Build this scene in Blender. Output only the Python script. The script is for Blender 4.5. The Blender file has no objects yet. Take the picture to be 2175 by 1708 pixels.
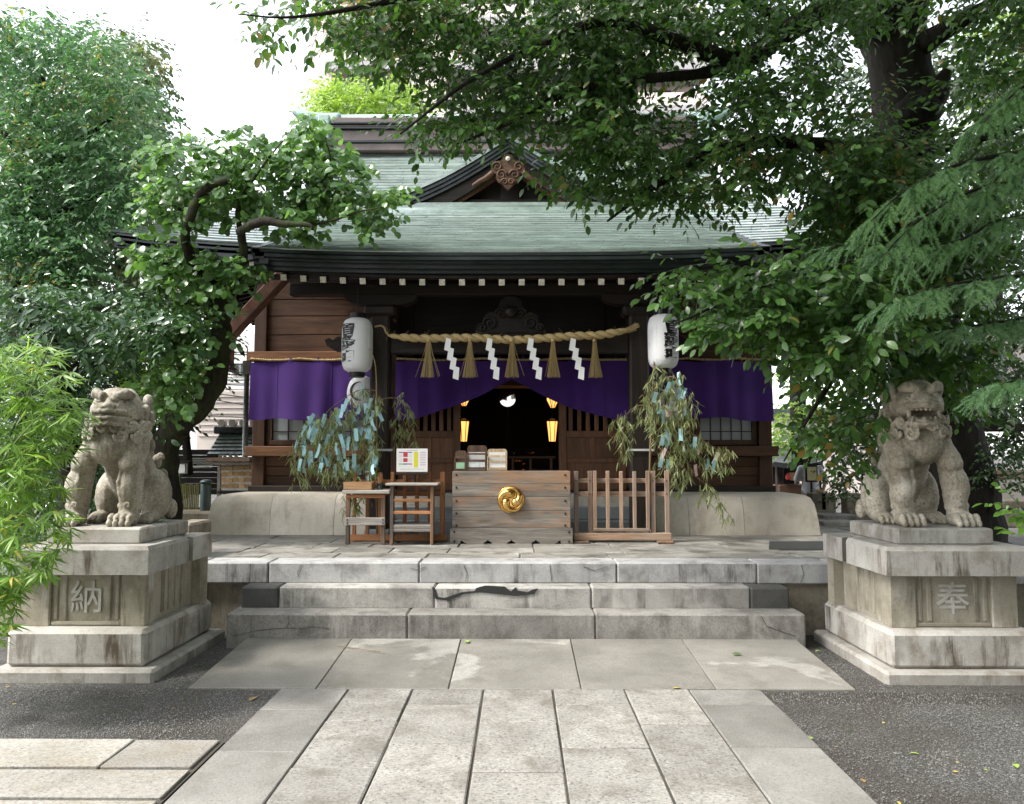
import bpy, bmesh, math, random
import numpy as np
from mathutils import Vector, Matrix, Euler

# ------------------------------------------------------------------ camera, world, sun, exposure
random.seed(7); RNG = np.random.default_rng(7)
scene = bpy.context.scene
COL = scene.collection
PW, PH, PF = 2175., 1708., 1700.           # pixel frame the place was measured in
HZ, VX, CAMZ = 970., 1103., 1.55
PITCH = math.atan((HZ - PH/2)/PF)
YAW = math.atan((VX - PW/2)/PF*math.cos(PITCH))
cam = bpy.data.cameras.new('camera'); cam_o = bpy.data.objects.new('camera', cam); COL.objects.link(cam_o)
cam.sensor_width = 36; cam.sensor_fit = 'HORIZONTAL'; cam.lens = 36*PF/PW
cam.clip_start = .05; cam.clip_end = 900
cam_o.location = (0, 0, CAMZ); cam_o.rotation_euler = (math.pi/2 + PITCH, 0, YAW)
scene.camera = cam_o

SUN_EL, SUN_AZ = math.radians(50), math.radians(-110)     # azimuth from +Y towards +X; veiled sun high at the left, a little behind the viewer
world = bpy.data.worlds.new('World'); scene.world = world; world.use_nodes = True
wn = world.node_tree; wn.nodes.clear()
sky = wn.nodes.new('ShaderNodeTexSky'); sky.sky_type = 'NISHITA'; sky.sun_disc = False
sky.sun_elevation = SUN_EL; sky.sun_rotation = SUN_AZ
sky.air_density = 1.0; sky.dust_density = 1.5; sky.ozone_density = 1.0
hs = wn.nodes.new('ShaderNodeHueSaturation'); hs.inputs['Saturation'].default_value = .22
bg = wn.nodes.new('ShaderNodeBackground'); bg.inputs['Strength'].default_value = .15
wo = wn.nodes.new('ShaderNodeOutputWorld')
wn.links.new(sky.outputs[0], hs.inputs['Color']); wn.links.new(hs.outputs[0], bg.inputs['Color']); wn.links.new(bg.outputs[0], wo.inputs['Surface'])
sun = bpy.data.lights.new('sun', 'SUN'); sun.energy = 1.5; sun.angle = math.radians(10); sun.color = (1, .96, .9)
sun_o = bpy.data.objects.new('sun', sun); COL.objects.link(sun_o)
sd = Vector((math.sin(SUN_AZ)*math.cos(SUN_EL), math.cos(SUN_AZ)*math.cos(SUN_EL), math.sin(SUN_EL)))
sun_o.rotation_euler = sd.to_track_quat('Z', 'Y').to_euler()
vs = scene.view_settings
vs.view_transform = 'Standard'; vs.look = 'None'; vs.gamma = 1; vs.use_curve_mapping = False; vs.exposure = 1.95
scene.cycles.use_denoising = True
scene.cycles.max_bounces = 6; scene.cycles.diffuse_bounces = 3; scene.cycles.glossy_bounces = 2
scene.cycles.transmission_bounces = 4; scene.cycles.transparent_max_bounces = 8

# ------------------------------------------------------------------ measuring helpers
def ray(x, y):
    u = (x - PW/2)/PF; v = -(y - PH/2)/PF
    dy = math.cos(PITCH) - v*math.sin(PITCH); dz = math.sin(PITCH) + v*math.cos(PITCH)
    c, s = math.cos(YAW), math.sin(YAW)
    return Vector((u*c - dy*s, u*s + dy*c, dz))
def at(x, y, Y):
    d = ray(x, y); t = Y/d.y
    return Vector((d.x*t, Y, CAMZ + d.z*t))
def onz(x, y, z):
    d = ray(x, y); t = (z - CAMZ)/d.z
    return Vector((d.x*t, d.y*t, z))

# ------------------------------------------------------------------ object helpers
def link(o, parent=None):
    COL.objects.link(o)
    if parent is not None: o.parent = parent
    return o
def tag(o, label=None, cat=None, group=None, kind=None):
    if label: o['label'] = label
    if cat: o['category'] = cat
    if group: o['group'] = group
    if kind: o['kind'] = kind
    return o
def empty(name, loc=(0, 0, 0), rz=0, parent=None):
    o = bpy.data.objects.new(name, None); o.location = loc; o.rotation_euler = (0, 0, rz); o.empty_display_size = .1
    return link(o, parent)
def thing(name, label, cat, loc=(0, 0, 0), rz=0, group=None):
    return tag(empty(name, loc, rz), label, cat, group)
def copy_tree(o, parent=None):
    c = o.copy(); COL.objects.link(c); c.parent = parent
    for ch in o.children: copy_tree(ch, c)
    return c

def chamfer_box(sx, sy, sz, b):
    """vertices and faces of a box with chamfered edges, centred"""
    hx, hy, hz = sx/2, sy/2, sz/2; b = min(b, hx*.9, hy*.9, hz*.9)
    V = []; idx = {}
    for i in (-1, 1):
        for j in (-1, 1):
            for k in (-1, 1):
                for a in range(3):
                    p = [i*(hx - b), j*(hy - b), k*(hz - b)]
                    p[a] = (i*hx, j*hy, k*hz)[a]
                    idx[(i, j, k, a)] = len(V); V.append(tuple(p))
    Fs = []
    def q(*ks): Fs.append([idx[k] for k in ks])
    for s in (-1, 1):
        q((s,-1,-1,0), (s,1,-1,0), (s,1,1,0), (s,-1,1,0))
        q((-1,s,-1,1), (1,s,-1,1), (1,s,1,1), (-1,s,1,1))
        q((-1,-1,s,2), (1,-1,s,2), (1,1,s,2), (-1,1,s,2))
        for t in (-1, 1):
            q((s,t,-1,0), (s,t,1,0), (s,t,1,1), (s,t,-1,1))
            q((s,-1,t,0), (s,1,t,0), (s,1,t,2), (s,-1,t,2))
            q((-1,s,t,1), (1,s,t,1), (1,s,t,2), (-1,s,t,2))
            for u in (-1, 1): q((s,t,u,0), (s,t,u,1), (s,t,u,2))
    for f in Fs:                                 # outward winding
        c = Vector((0, 0, 0)); pts = [Vector(V[i]) for i in f]
        for p in pts: c += p
        n = (pts[1] - pts[0]).cross(pts[2] - pts[0])
        if n.dot(c) < 0: f.reverse()
    return V, Fs

class MB:
    """collects shapes, builds ONE mesh object"""
    def __init__(s): s.v = []; s.f = []
    def add(s, V, Fs, M=None):
        o = len(s.v)
        s.v += [tuple(M @ Vector(p)) for p in V] if M is not None else [tuple(p) for p in V]
        s.f += [[i + o for i in f] for f in Fs]
        return s
    def box(s, c, size, b=.004, rot=None):
        V, Fs = chamfer_box(*size, b)
        M = Matrix.Translation(c)
        if rot is not None: M = M @ (rot if isinstance(rot, Matrix) else Euler(rot).to_matrix().to_4x4())
        return s.add(V, Fs, M)
    def span(s, x0, x1, y0, y1, z0, z1, b=.004):
        return s.box(((x0+x1)/2, (y0+y1)/2, (z0+z1)/2), (abs(x1-x0), abs(y1-y0), abs(z1-z0)), b)
    def bar(s, a, c, w, h, b=.004, up=(0, 0, 1)):
        a = Vector(a); c = Vector(c); d = c - a; L = d.length; x = d/L
        u = Vector(up); y = u.cross(x)
        if y.length < 1e-5: y = Vector((0, 1, 0)).cross(x)
        y.normalize(); z = x.cross(y)
        M = Matrix((( x.x, y.x, z.x, 0), (x.y, y.y, z.y, 0), (x.z, y.z, z.z, 0), (0, 0, 0, 1)))
        return s.box((a + c)/2, (L, w, h), b, M)
    def tube(s, pts, rad, n=8, caps=True):
        pts = [Vector(p) for p in pts]; m = len(pts)
        if not hasattr(rad, '__len__'): rad = [rad]*m
        o = len(s.v); ref = None
        for i, p in enumerate(pts):
            d = (pts[min(i+1, m-1)] - pts[max(i-1, 0)]).normalized()
            if ref is None: ref = Vector((0, 0, 1)) if abs(d.z) < .9 else Vector((1, 0, 0))
            x = ref - d*ref.dot(d); x.normalize(); ref = x; y = d.cross(x)
            for k in range(n):
                a = 2*math.pi*k/n; s.v.append(tuple(p + (x*math.cos(a) + y*math.sin(a))*rad[i]))
        for i in range(m-1):
            for k in range(n):
                k2 = (k+1) % n
                s.f.append([o+i*n+k, o+i*n+k2, o+(i+1)*n+k2, o+(i+1)*n+k])
        if caps:
            s.f.append([o+k for k in reversed(range(n))]); s.f.append([o+(m-1)*n+k for k in range(n)])
        return s
    def lathe(s, prof, c=(0, 0, 0), n=24, M=None, caps=True):
        o = len(s.v); V = []
        for r, z in prof:
            for k in range(n):
                a = 2*math.pi*k/n; V.append(Vector((c[0] + r*math.cos(a), c[1] + r*math.sin(a), c[2] + z)))
        if M is not None: V = [M @ p for p in V]
        s.v += [tuple(p) for p in V]
        for i in range(len(prof)-1):
            for k in range(n):
                k2 = (k+1) % n; s.f.append([o+i*n+k, o+i*n+k2, o+(i+1)*n+k2, o+(i+1)*n+k])
        if caps:
            s.f.append([o+k for k in reversed(range(n))]); m = len(prof)-1; s.f.append([o+m*n+k for k in range(n)])
        return s
    def prism(s, poly, y0, y1):
        """polygon in (x,z) pulled from y0 to y1"""
        n = len(poly); o = len(s.v)
        s.v += [(x, y0, z) for x, z in poly] + [(x, y1, z) for x, z in poly]
        s.f.append([o+i for i in range(n)]); s.f.append([o+n+i for i in reversed(range(n))])
        for i in range(n):
            j = (i+1) % n; s.f.append([o+i, o+n+i, o+n+j, o+j])
        return s
    def prism_z(s, poly, z0, z1):
        n = len(poly); o = len(s.v)
        s.v += [(x, y, z0) for x, y in poly] + [(x, y, z1) for x, y in poly]
        s.f.append([o+i for i in reversed(range(n))]); s.f.append([o+n+i for i in range(n)])
        for i in range(n):
            j = (i+1) % n; s.f.append([o+i, o+j, o+n+j, o+n+i])
        return s
    def grid(s, fn, nu, nv, thick=None):
        """fn(u,v)->point; with thick, a closed sheet pushed along z"""
        o = len(s.v); P = [[Vector(fn(i/nu, j/nv)) for i in range(nu+1)] for j in range(nv+1)]
        for r in P: s.v += [tuple(p) for p in r]
        for j in range(nv):
            for i in range(nu):
                a = o + j*(nu+1) + i; s.f.append([a, a+1, a+nu+2, a+nu+1])
        if thick is not None:
            t = Vector(thick); o2 = len(s.v)
            for r in P: s.v += [tuple(p + t) for p in r]
            for j in range(nv):
                for i in range(nu):
                    a = o2 + j*(nu+1) + i; s.f.append([a, a+nu+1, a+nu+2, a+1])
            ring = [i for i in range(nu+1)] + [j*(nu+1)+nu for j in range(1, nv+1)] + [nv*(nu+1)+i for i in range(nu-1, -1, -1)] + [j*(nu+1) for j in range(nv-1, 0, -1)]
            for k in range(len(ring)):
                a, b = ring[k], ring[(k+1) % len(ring)]; s.f.append([o+b, o+a, o2+a, o2+b])
        return s
    def mesh(s, name, m=None, smooth=False, fix=True):
        me = bpy.data.meshes.new(name); me.from_pydata(s.v, [], s.f)
        if fix:
            bm = bmesh.new(); bm.from_mesh(me); bmesh.ops.recalc_face_normals(bm, faces=bm.faces); bm.to_mesh(me); bm.free()
        if m is not None: me.materials.append(m)
        if smooth: me.polygons.foreach_set('use_smooth', [True]*len(me.polygons))
        me.update(); return me
    def build(s, name, m=None, parent=None, smooth=False, fix=True):
        return link(bpy.data.objects.new(name, s.mesh(name, m, smooth, fix)), parent)
def inst(name, me, parent=None, loc=(0, 0, 0), rot=(0, 0, 0), scale=(1, 1, 1)):
    o = bpy.data.objects.new(name, me); o.location = loc; o.rotation_euler = rot; o.scale = scale
    return link(o, parent)
def smooth_by_angle(o, deg=35):
    me = o.data; bm = bmesh.new(); bm.from_mesh(me); c = math.cos(math.radians(deg))
    for e in bm.edges:
        if len(e.link_faces) == 2 and e.link_faces[0].normal.dot(e.link_faces[1].normal) < c: e.smooth = False
    for f in bm.faces: f.smooth = True
    bm.to_mesh(me); bm.free(); return o

def catmull(pts, n=6):
    """smooth polyline through points (any dimension, as lists)"""
    P = [np.array(p, float) for p in pts]; out = []
    for i in range(len(P)-1):
        p0 = P[max(i-1, 0)]; p1 = P[i]; p2 = P[i+1]; p3 = P[min(i+2, len(P)-1)]
        for k in range(n):
            t = k/n; out.append(.5*((2*p1) + (-p0+p2)*t + (2*p0-5*p1+4*p2-p3)*t*t + (-p0+3*p1-3*p2+p3)*t**3))
    out.append(P[-1]); return out

# ------------------------------------------------------------------ material helpers
def nd(nt, typ, ins=None, **props):
    n = nt.nodes.new('ShaderNode' + typ)
    for k, v in props.items(): setattr(n, k, v)
    for k, v in (ins or {}).items():
        s = n.inputs[k]
        if isinstance(v, bpy.types.NodeSocket): nt.links.new(v, s)
        elif isinstance(v, bpy.types.Node): nt.links.new(v.outputs[0], s)
        else:
            if s.type == 'RGBA' and len(v) == 3: v = (*v, 1)
            s.default_value = v
    return n
def new_mat(name, rough=.6, spec=.5):
    m = bpy.data.materials.new(name); m.use_nodes = True; nt = m.node_tree
    b = nt.nodes['Principled BSDF']; b.inputs['Roughness'].default_value = rough; b.inputs['Specular IOR Level'].default_value = spec
    return m, nt, b
def coords(nt, scale=(1, 1, 1), rnd=True):
    tc = nd(nt, 'TexCoord'); v = tc.outputs['Object']
    if rnd:
        oi = nd(nt, 'ObjectInfo'); mul = nd(nt, 'VectorMath', {0: oi.outputs['Random'], 1: (37.3, 91.7, 53.1)}, operation='MULTIPLY')
        v = nd(nt, 'VectorMath', {0: v, 1: mul.outputs[0]}, operation='ADD').outputs[0]
    if tuple(scale) != (1, 1, 1): v = nd(nt, 'VectorMath', {0: v, 1: scale}, operation='MULTIPLY').outputs[0]
    return v
def noise(nt, vec, scale, detail=4, rough=.55, dist=0):
    return nd(nt, 'TexNoise', {'Vector': vec, 'Scale': scale, 'Detail': detail, 'Roughness': rough, 'Distortion': dist}).outputs['Fac']
def ramp(nt, fac, stops, interp='LINEAR'):
    n = nd(nt, 'ValToRGB', {'Fac': fac}); cr = n.color_ramp; cr.interpolation = interp
    while len(cr.elements) < len(stops): cr.elements.new(.5)
    for e, (p, c) in zip(cr.elements, stops):
        e.position = p; e.color = (*c, 1) if hasattr(c, '__len__') else (c, c, c, 1)
    return n.outputs['Color']
def mix(nt, fac, a, b, mode='MIX'):
    n = nd(nt, 'MixRGB', {'Fac': fac, 'Color1': a, 'Color2': b}, blend_type=mode); return n.outputs[0]
def bump(nt, bsdf, h, strength=.3, dist=.01):
    n = nd(nt, 'Bump', {'Height': h, 'Strength': strength, 'Distance': dist}); nt.links.new(n.outputs[0], bsdf.inputs['Normal']); return n
def out(nt, bsdf, col=None, rough=None):
    if col is not None: nt.links.new(col, bsdf.inputs['Base Color'])
    if rough is not None: nt.links.new(rough, bsdf.inputs['Roughness'])
def rand_tint(nt, col, lo=.8, hi=1.15):
    oi = nd(nt, 'ObjectInfo'); r = nd(nt, 'MapRange', {'Value': oi.outputs['Random'], 'To Min': lo, 'To Max': hi}).outputs[0]
    return mix(nt, 1.0, col, r, 'MULTIPLY')

def plain(name, col, rough=.6, spec=.5, metal=0, var=.12, scale=6, bmp=0):
    m, nt, b = new_mat(name, rough, spec); b.inputs['Metallic'].default_value = metal
    v = coords(nt); n = noise(nt, v, scale, 5)
    c = ramp(nt, n, [(.25, [x*(1-var*2) for x in col]), (.75, [min(1, x*(1+var)) for x in col])])
    out(nt, b, c)
    if bmp: bump(nt, b, noise(nt, v, scale*8, 3), bmp, .003)
    return m
def stone(name, a, c, speck=.5, stain=(.12, .1, .075), stain_amt=.4, streak=.0, damp=0.0, moss=0.0, rough=.75, bmp=.35, tint=(.85, 1.12), sscale=260):
    """granite: a base tone, c light tone, salt and pepper grains, run-off streaks, damp patches, moss"""
    m, nt, b = new_mat(name, rough, .4)
    v = coords(nt)
    big = noise(nt, v, 2.2, 6, .6)
    col = ramp(nt, big, [(.3, a), (.7, c)])
    sp = nd(nt, 'TexNoise', {'Vector': v, 'Scale': sscale*.38, 'Detail': 3, 'Roughness': .8}).outputs['Fac']
    spc = ramp(nt, sp, [(.34, .3), (.45, .92), (.56, 1.0), (.67, 1.4)])
    col = mix(nt, speck, col, spc, 'MULTIPLY')
    st = noise(nt, v, 3.4, 8, .68, .3)
    stm = ramp(nt, st, [(.48, 0), (.66, stain_amt)])
    col = mix(nt, stm, col, stain)
    if streak:
        vs_ = nd(nt, 'VectorMath', {0: v, 1: (7, 7, .9)}, operation='MULTIPLY').outputs[0]
        sk = noise(nt, vs_, 1.0, 7, .7, .25)
        gate = ramp(nt, noise(nt, v, 1.9, 4, .6), [(.42, 0), (.62, 1)])
        geo = nd(nt, 'NewGeometry'); nz = nd(nt, 'SeparateXYZ', {0: geo.outputs['Normal']}).outputs[2]
        side = nd(nt, 'MapRange', {'Value': nz, 'From Min': .2, 'From Max': .7, 'To Min': 1, 'To Max': 0}).outputs[0]
        skm = mix(nt, 1.0, mix(nt, 1.0, ramp(nt, sk, [(.5, 0), (.62, streak)]), gate, 'MULTIPLY'), side, 'MULTIPLY')
        col = mix(nt, skm, col, (stain[0]*.6, stain[1]*.6, stain[2]*.6))
        gate2 = ramp(nt, noise(nt, nd(nt, 'VectorMath', {0: v, 1: (9, 3, 4)}, operation='ADD').outputs[0], 2.3, 4, .6), [(.5, 0), (.66, 1)])
        sk2 = noise(nt, nd(nt, 'VectorMath', {0: vs_, 1: (51, 7, 3)}, operation='ADD').outputs[0], 1.3, 6, .65)
        sk2 = mix(nt, 1.0, mix(nt, 1.0, ramp(nt, sk2, [(.5, 0), (.62, streak*.6)]), gate2, 'MULTIPLY'), side, 'MULTIPLY')
        col = mix(nt, sk2, col, (.6, .58, .54))
    rr = None
    if damp:
        dp = noise(nt, v, 1.1, 7, .62, .6)
        dm = ramp(nt, dp, [(.40, 0), (.44, damp)])
        col = mix(nt, dm, col, mix(nt, 1.0, col, (.66, .65, .63), 'MULTIPLY'))
        rr = nd(nt, 'MapRange', {'Value': dm, 'To Min': rough, 'To Max': rough*.62}).outputs[0]
    if moss:
        ms = noise(nt, v, 5.5, 6, .65); mm = ramp(nt, ms, [(.55, 0), (.72, moss)])
        col = mix(nt, mm, col, (.06, .075, .025))
    col = rand_tint(nt, col, *tint)
    out(nt, b, col, rr)
    h = mix(nt, .5, noise(nt, v, 90, 4, .7), noise(nt, v, 14, 4, .6))
    bump(nt, b, h, bmp, .012)
    return m
AXS = {'X': (1.2, 16, 16), 'Y': (16, 1.2, 16), 'Z': (16, 16, 1.2)}
def wood(name, dark, light, axis='X', patch=None, patch_amt=.5, rough=.62, bmp=.35, scale=1.0, tint=(.75, 1.2), spec=.35):
    m, nt, b = new_mat(name, rough, spec)
    v = coords(nt)
    sc = [s*scale for s in AXS[axis]]
    vv = nd(nt, 'VectorMath', {0: v, 1: sc}, operation='MULTIPLY').outputs[0]
    g = noise(nt, vv, 1.0, 6, .65, .9)
    fine = noise(nt, nd(nt, 'VectorMath', {0: vv, 1: (5, 5, 5)}, operation='MULTIPLY').outputs[0], 1.0, 3, .6)
    col = ramp(nt, g, [(.3, dark), (.52, [(x+y)/2 for x, y in zip(dark, light)]), (.7, light)])
    col = mix(nt, .45, col, ramp(nt, fine, [(.35, .45), (.6, 1.15)]), 'MULTIPLY')
    if patch:
        p = noise(nt, nd(nt, 'VectorMath', {0: v, 1: [max(1.0, s*.22) for s in sc]}, operation='MULTIPLY').outputs[0], 1.0, 6, .7, .4)
        pm = ramp(nt, p, [(.46, 0), (.62, patch_amt)])
        col = mix(nt, pm, col, patch)
    col = rand_tint(nt, col, *tint)
    out(nt, b, col)
    bump(nt, b, mix(nt, .5, g, fine), bmp, .006)
    return m
def leaf_mat(name, dark, light, trans=.35, rough=.42, yellow=None, yamt=.0, spec=.5, tcol=None):
    m, nt, b = new_mat(name, rough, spec)
    geo = nd(nt, 'NewGeometry'); oi = nd(nt, 'ObjectInfo')
    r = nd(nt, 'Math', {0: geo.outputs['Random Per Island'], 1: oi.outputs['Random']}, operation='ADD').outputs[0]
    r = nd(nt, 'Math', {0: r}, operation='FRACT').outputs[0]
    v = coords(nt, rnd=False)
    big = noise(nt, v, .9, 3)
    f = nd(nt, 'Math', {0: nd(nt, 'Math', {0: r, 1: .6}, operation='MULTIPLY').outputs[0], 1: nd(nt, 'Math', {0: big, 1: .5}, operation='MULTIPLY').outputs[0]}, operation='ADD').outputs[0]
    col = ramp(nt, f, [(.15, dark), (.9, light)])
    if yellow:
        y = nd(nt, 'Math', {0: nd(nt, 'Math', {0: r, 1: 7.31}, operation='MULTIPLY').outputs[0]}, operation='FRACT').outputs[0]
        y2 = nd(nt, 'Math', {0: y, 1: big}, operation='MULTIPLY').outputs[0]
        col = mix(nt, ramp(nt, y2, [(.5-yamt*.4, 0), (.56-yamt*.3, .85)]), col, yellow)
    out(nt, b, col)
    tb = nd(nt, 'BsdfTranslucent', {'Color': mix(nt, 1.0, col, tcol or (1.5, 1.55, .75), 'MULTIPLY')})
    mx = nd(nt, 'MixShader', {'Fac': trans, 1: b.outputs[0], 2: tb.outputs[0]})
    nt.links.new(mx.outputs[0], nt.nodes['Material Output'].inputs['Surface'])
    return m

MT = {}
MT['gravel'] = None
# ------------------------------------------------------------------ materials of the ground and stonework
def gravel_mat():
    m, nt, b = new_mat('gravel', .8, .3); v = coords(nt, rnd=False)
    vo = nd(nt, 'TexVoronoi', {'Vector': v, 'Scale': 150.}); cell = vo.outputs['Color']; d = vo.outputs['Distance']
    c1 = ramp(nt, nd(nt, 'SeparateXYZ', {0: cell}).outputs[0], [(0, (.032, .031, .028)), (.55, (.085, .082, .076)), (.9, (.16, .155, .145)), (1, (.34, .33, .31))])
    big = noise(nt, v, .8, 5, .6)
    c1 = mix(nt, ramp(nt, big, [(.42, 0), (.64, .7)]), c1, (.045, .037, .028))
    ms = noise(nt, v, 1.7, 6, .7)
    c1 = mix(nt, ramp(nt, ms, [(.58, 0), (.72, .5)]), c1, (.045, .055, .02))
    out(nt, b, c1); bump(nt, b, nd(nt, 'Math', {0: 1.0, 1: d}, operation='SUBTRACT').outputs[0], .8, .01); return m
MT['gravel'] = gravel_mat()
MT['path'] = stone('path_granite', (.235, .222, .2), (.37, .355, .325), 1.0, (.12, .1, .078), .6, damp=.35, sscale=150)
MT['border'] = stone('border_granite', (.205, .198, .182), (.31, .3, .277), .6, (.13, .12, .1), .4, damp=.45, sscale=200)
MT['landing'] = stone('landing_granite', (.28, .27, .245), (.4, .385, .35), .6, (.16, .15, .125), .4, damp=.95, sscale=200, rough=.55)
MT['branch'] = stone('branch_granite', (.23, .215, .185), (.34, .322, .288), .85, (.2, .16, .1), .45, sscale=170)
MT['step'] = stone('step_granite', (.24, .23, .21), (.44, .425, .395), .5, (.07, .062, .052), .65, streak=.9)
MT['step_low'] = stone('rough_step_granite', (.17, .16, .145), (.3, .285, .26), .6, (.07, .065, .055), .7, streak=.6, sscale=190, bmp=.7)
MT['step_dark'] = stone('dark_step_block', (.05, .05, .047), (.1, .098, .092), .4, (.03, .03, .028), .5)
MT['edge'] = stone('terrace_edge_granite', (.28, .275, .27), (.48, .475, .465), .45, (.09, .08, .07), .6, streak=1.0)
MT['terrace'] = stone('terrace_paving', (.24, .23, .205), (.42, .405, .37), .5, (.075, .07, .06), .85, damp=.8)
MT['core'] = stone('terrace_wall', (.2, .17, .125), (.34, .3, .23), .4, (.07, .06, .045), .7, streak=.8, moss=.3)
MT['ped'] = stone('pedestal_granite', (.28, .262, .23), (.46, .44, .405), .35, (.13, .1, .065), .65, streak=1.0, moss=.15)
MT['ped_die'] = stone('pedestal_die', (.25, .22, .165), (.36, .33, .26), .35, (.12, .1, .065), .6, streak=1.0, moss=.2)
MT['letter'] = stone('carved_letter', (.42, .4, .36), (.52, .5, .46), .3, (.2, .17, .12), .5)
MT['lion'] = stone('lion_granite', (.25, .215, .155), (.52, .475, .39), .85, (.1, .078, .05), .75, streak=.55, sscale=150, bmp=.55, moss=.1)
MT['plinth'] = stone('plinth_granite', (.42, .38, .31), (.54, .5, .43), .25, (.25, .21, .15), .5, streak=.35, tint=(.94, 1.05))
MT['stair'] = stone('blue_grey_stair', (.17, .19, .2), (.23, .25, .26), .2, (.12, .13, .13), .3)
MT['tar'] = plain('black_repair', (.02, .02, .019), .6)
MT['mortar'] = plain('mortar', (.06, .052, .04), .9, bmp=.5)

# ------------------------------------------------------------------ ground
def ground_z(x, y):
    if y > 5.43: return -.012
    r = min(1, max(0, (x - .2)/1.3)); return -.022 - .05*r
gx = [-400, -60, -20, -10] + [x*.4 - 6 for x in range(0, 31)] + [10, 20, 60, 400]
gy = [-60, -20, -6, -2] + [i*.4 for i in range(0, 13)] + [5.3, 5.40, 5.45, 6, 7, 8, 10, 14, 20, 30, 60, 150, 700]
V = [(x, y, ground_z(x, y) + (.006*math.sin(x*5.1+y*3.3) if abs(x) < 7 and y < 5.3 else 0)) for y in gy for x in gx]; nx = len(gx)
Fg = [[j*nx+i, j*nx+i+1, (j+1)*nx+i+1, (j+1)*nx+i] for j in range(len(gy)-1) for i in range(nx-1)]
g = MB(); g.add(V, Fg); ground = g.build('ground', MT['gravel'], smooth=True, fix=False); tag(ground, kind='structure')
# loose stones of the gravel
def pebbles(n, boxes):
    t = [(-1, 0, 0), (1, 0, 0), (0, -1, 0), (0, 1, 0), (0, 0, .75), (0, 0, -.6)]
    tf = [(0, 2, 4), (2, 1, 4), (1, 3, 4), (3, 0, 4)]
    T = np.array(t); V = []; Fc = []
    for x0, x1, y0, y1, k in boxes:
        m = int(n*k); P = np.stack([RNG.uniform(x0, x1, m), y0 + (y1-y0)*RNG.uniform(0, 1, m)**1.3], 1)
        S = .0022 + .0055*RNG.random(m)**2.4; A = RNG.uniform(0, 6.28, m)
        for p, s, a in zip(P, S, A):
            if abs(p[0]) < 1.63 and p[1] < 5.5: continue
            if abs(p[0]) < 2.28 and 5.4 < p[1] < 6.66: continue
            if p[0] < -1.6 and 3.2 < p[1] < 4.53: continue
            o = len(V); c, sn = math.cos(a), math.sin(a); z = ground_z(*p) + .002 + .3*s
            for q in T*s*np.array([1.25, .85, 1]): V.append((p[0]+q[0]*c-q[1]*sn, p[1]+q[0]*sn+q[1]*c, z+q[2]))
            Fc += [[o+i for i in f] for f in tf]
    b = MB(); b.v = V; b.f = Fc; return b
pm = stone('pebble', (.07, .068, .063), (.22, .21, .2), .2, (.05, .045, .04), .3)
_nt = pm.node_tree
pb = pebbles(9000, [(1.6, 4.2, 3.3, 5.4, 1.2), (-4.2, -1.6, 4.5, 5.45, .75), (-2.6, -2.2, 5.4, 6.9, .15), (2.2, 2.6, 5.4, 6.9, .15)])
tag(pb.build('loose_gravel', pm, fix=False), 'small grey stones of the gravel beside the path', 'gravel', kind='stuff')

# ------------------------------------------------------------------ path
def slab(parent, x0, x1, y0, y1, ztop, th, m, name='slab', gap=.006, jit=.002, tilt=None, bev=.006):
    w, d = x1-x0-gap, y1-y0-gap
    V, Fs = chamfer_box(w, d, th, bev)
    jz = random.uniform(-jit, jit); ra, rb = random.uniform(-jit, jit)/max(w, .3), random.uniform(-jit, jit)/max(d, .3)
    V = [(x + random.uniform(-1, 1)*jit*.8, y + random.uniform(-1, 1)*jit*.8, z + ra*x + rb*y) for x, y, z in V]
    b = MB(); b.add(V, Fs); me = b.mesh(name, m, fix=False)
    return inst(name, me, parent, ((x0+x1)/2, (y0+y1)/2, ztop - th/2 + jz))
bed = MB(); bed.span(-1.605, 1.6, -3, 5.47, -.1, -.011, .001); path = bed.build('path', MT['mortar']); tag(path, kind='structure')
cols = [-1.60, -1.145, -.712, -.24, .223, .70, 1.13, 1.61]
rows = [[5.47, 5.017, 4.315, 3.55], [5.47, 4.816, 4.099, 3.4], [5.47, 5.13, 4.431, 3.62], [5.47, 4.81, 4.06, 3.3],
        [5.47, 5.13, 4.396, 3.5], [5.47, 4.775, 4.028, 3.4], [5.47, 5.14, 4.41, 3.45]]
for i, rw in enumerate(rows):
    ys = list(rw)
    while ys[-1] > -2: ys.append(ys[-1] - random.uniform(.55, .9))
    for a, c in zip(ys[:-1], ys[1:]):
        edge = i in (0, 6)
        slab(path, cols[i] + (0 if edge else .002), cols[i+1] - (0 if edge else .002), c, a, 0, .11, MT['border'] if edge else MT['path'], gap=.006 if edge else .0075, jit=.002 if edge else .003)
# side branch of the path at the left
bb = MB(); bb.span(-7, -1.62, 2.2, 4.5, -.1, -.014, .001); br = bb.build('side_path', MT['mortar']); tag(br, kind='structure')
for y1, y0, js in ((4.5, 4.1, [-1.64, -2.11, -2.93, -3.7, -4.6, -5.5, -6.6]), (4.08, 3.745, [-1.63, -3.05, -3.9, -4.8, -5.9, -7]), (3.72, 3.3, [-1.63, -2.4, -3.2, -4.1, -5.2, -6.6]), (3.28, 2.8, [-1.63, -2.7, -3.6, -4.9, -6.6])):
    for a, c in zip(js[:-1], js[1:]): slab(br, c, a, y0, y1, .001, .09, MT['branch'], gap=.013, jit=.003, bev=.004)
# landing slabs, sloping down towards the viewer
ld = MB(); ld.span(-2.2, 2.2, 5.5, 6.6, -.12, -.06, .001); land = ld.build('landing', MT['mortar']); tag(land, kind='structure')
lx = [-2.232, -1.366, -.476, .416, 1.318, 2.248]
for a, c in zip(lx[:-1], lx[1:]):
    o = slab(land, a, c, 5.482, 6.64, .035, .105, MT['landing'], gap=.007, jit=.0015, bev=.004); o.rotation_euler = (math.atan(.072/1.16), 0, 0)

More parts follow.
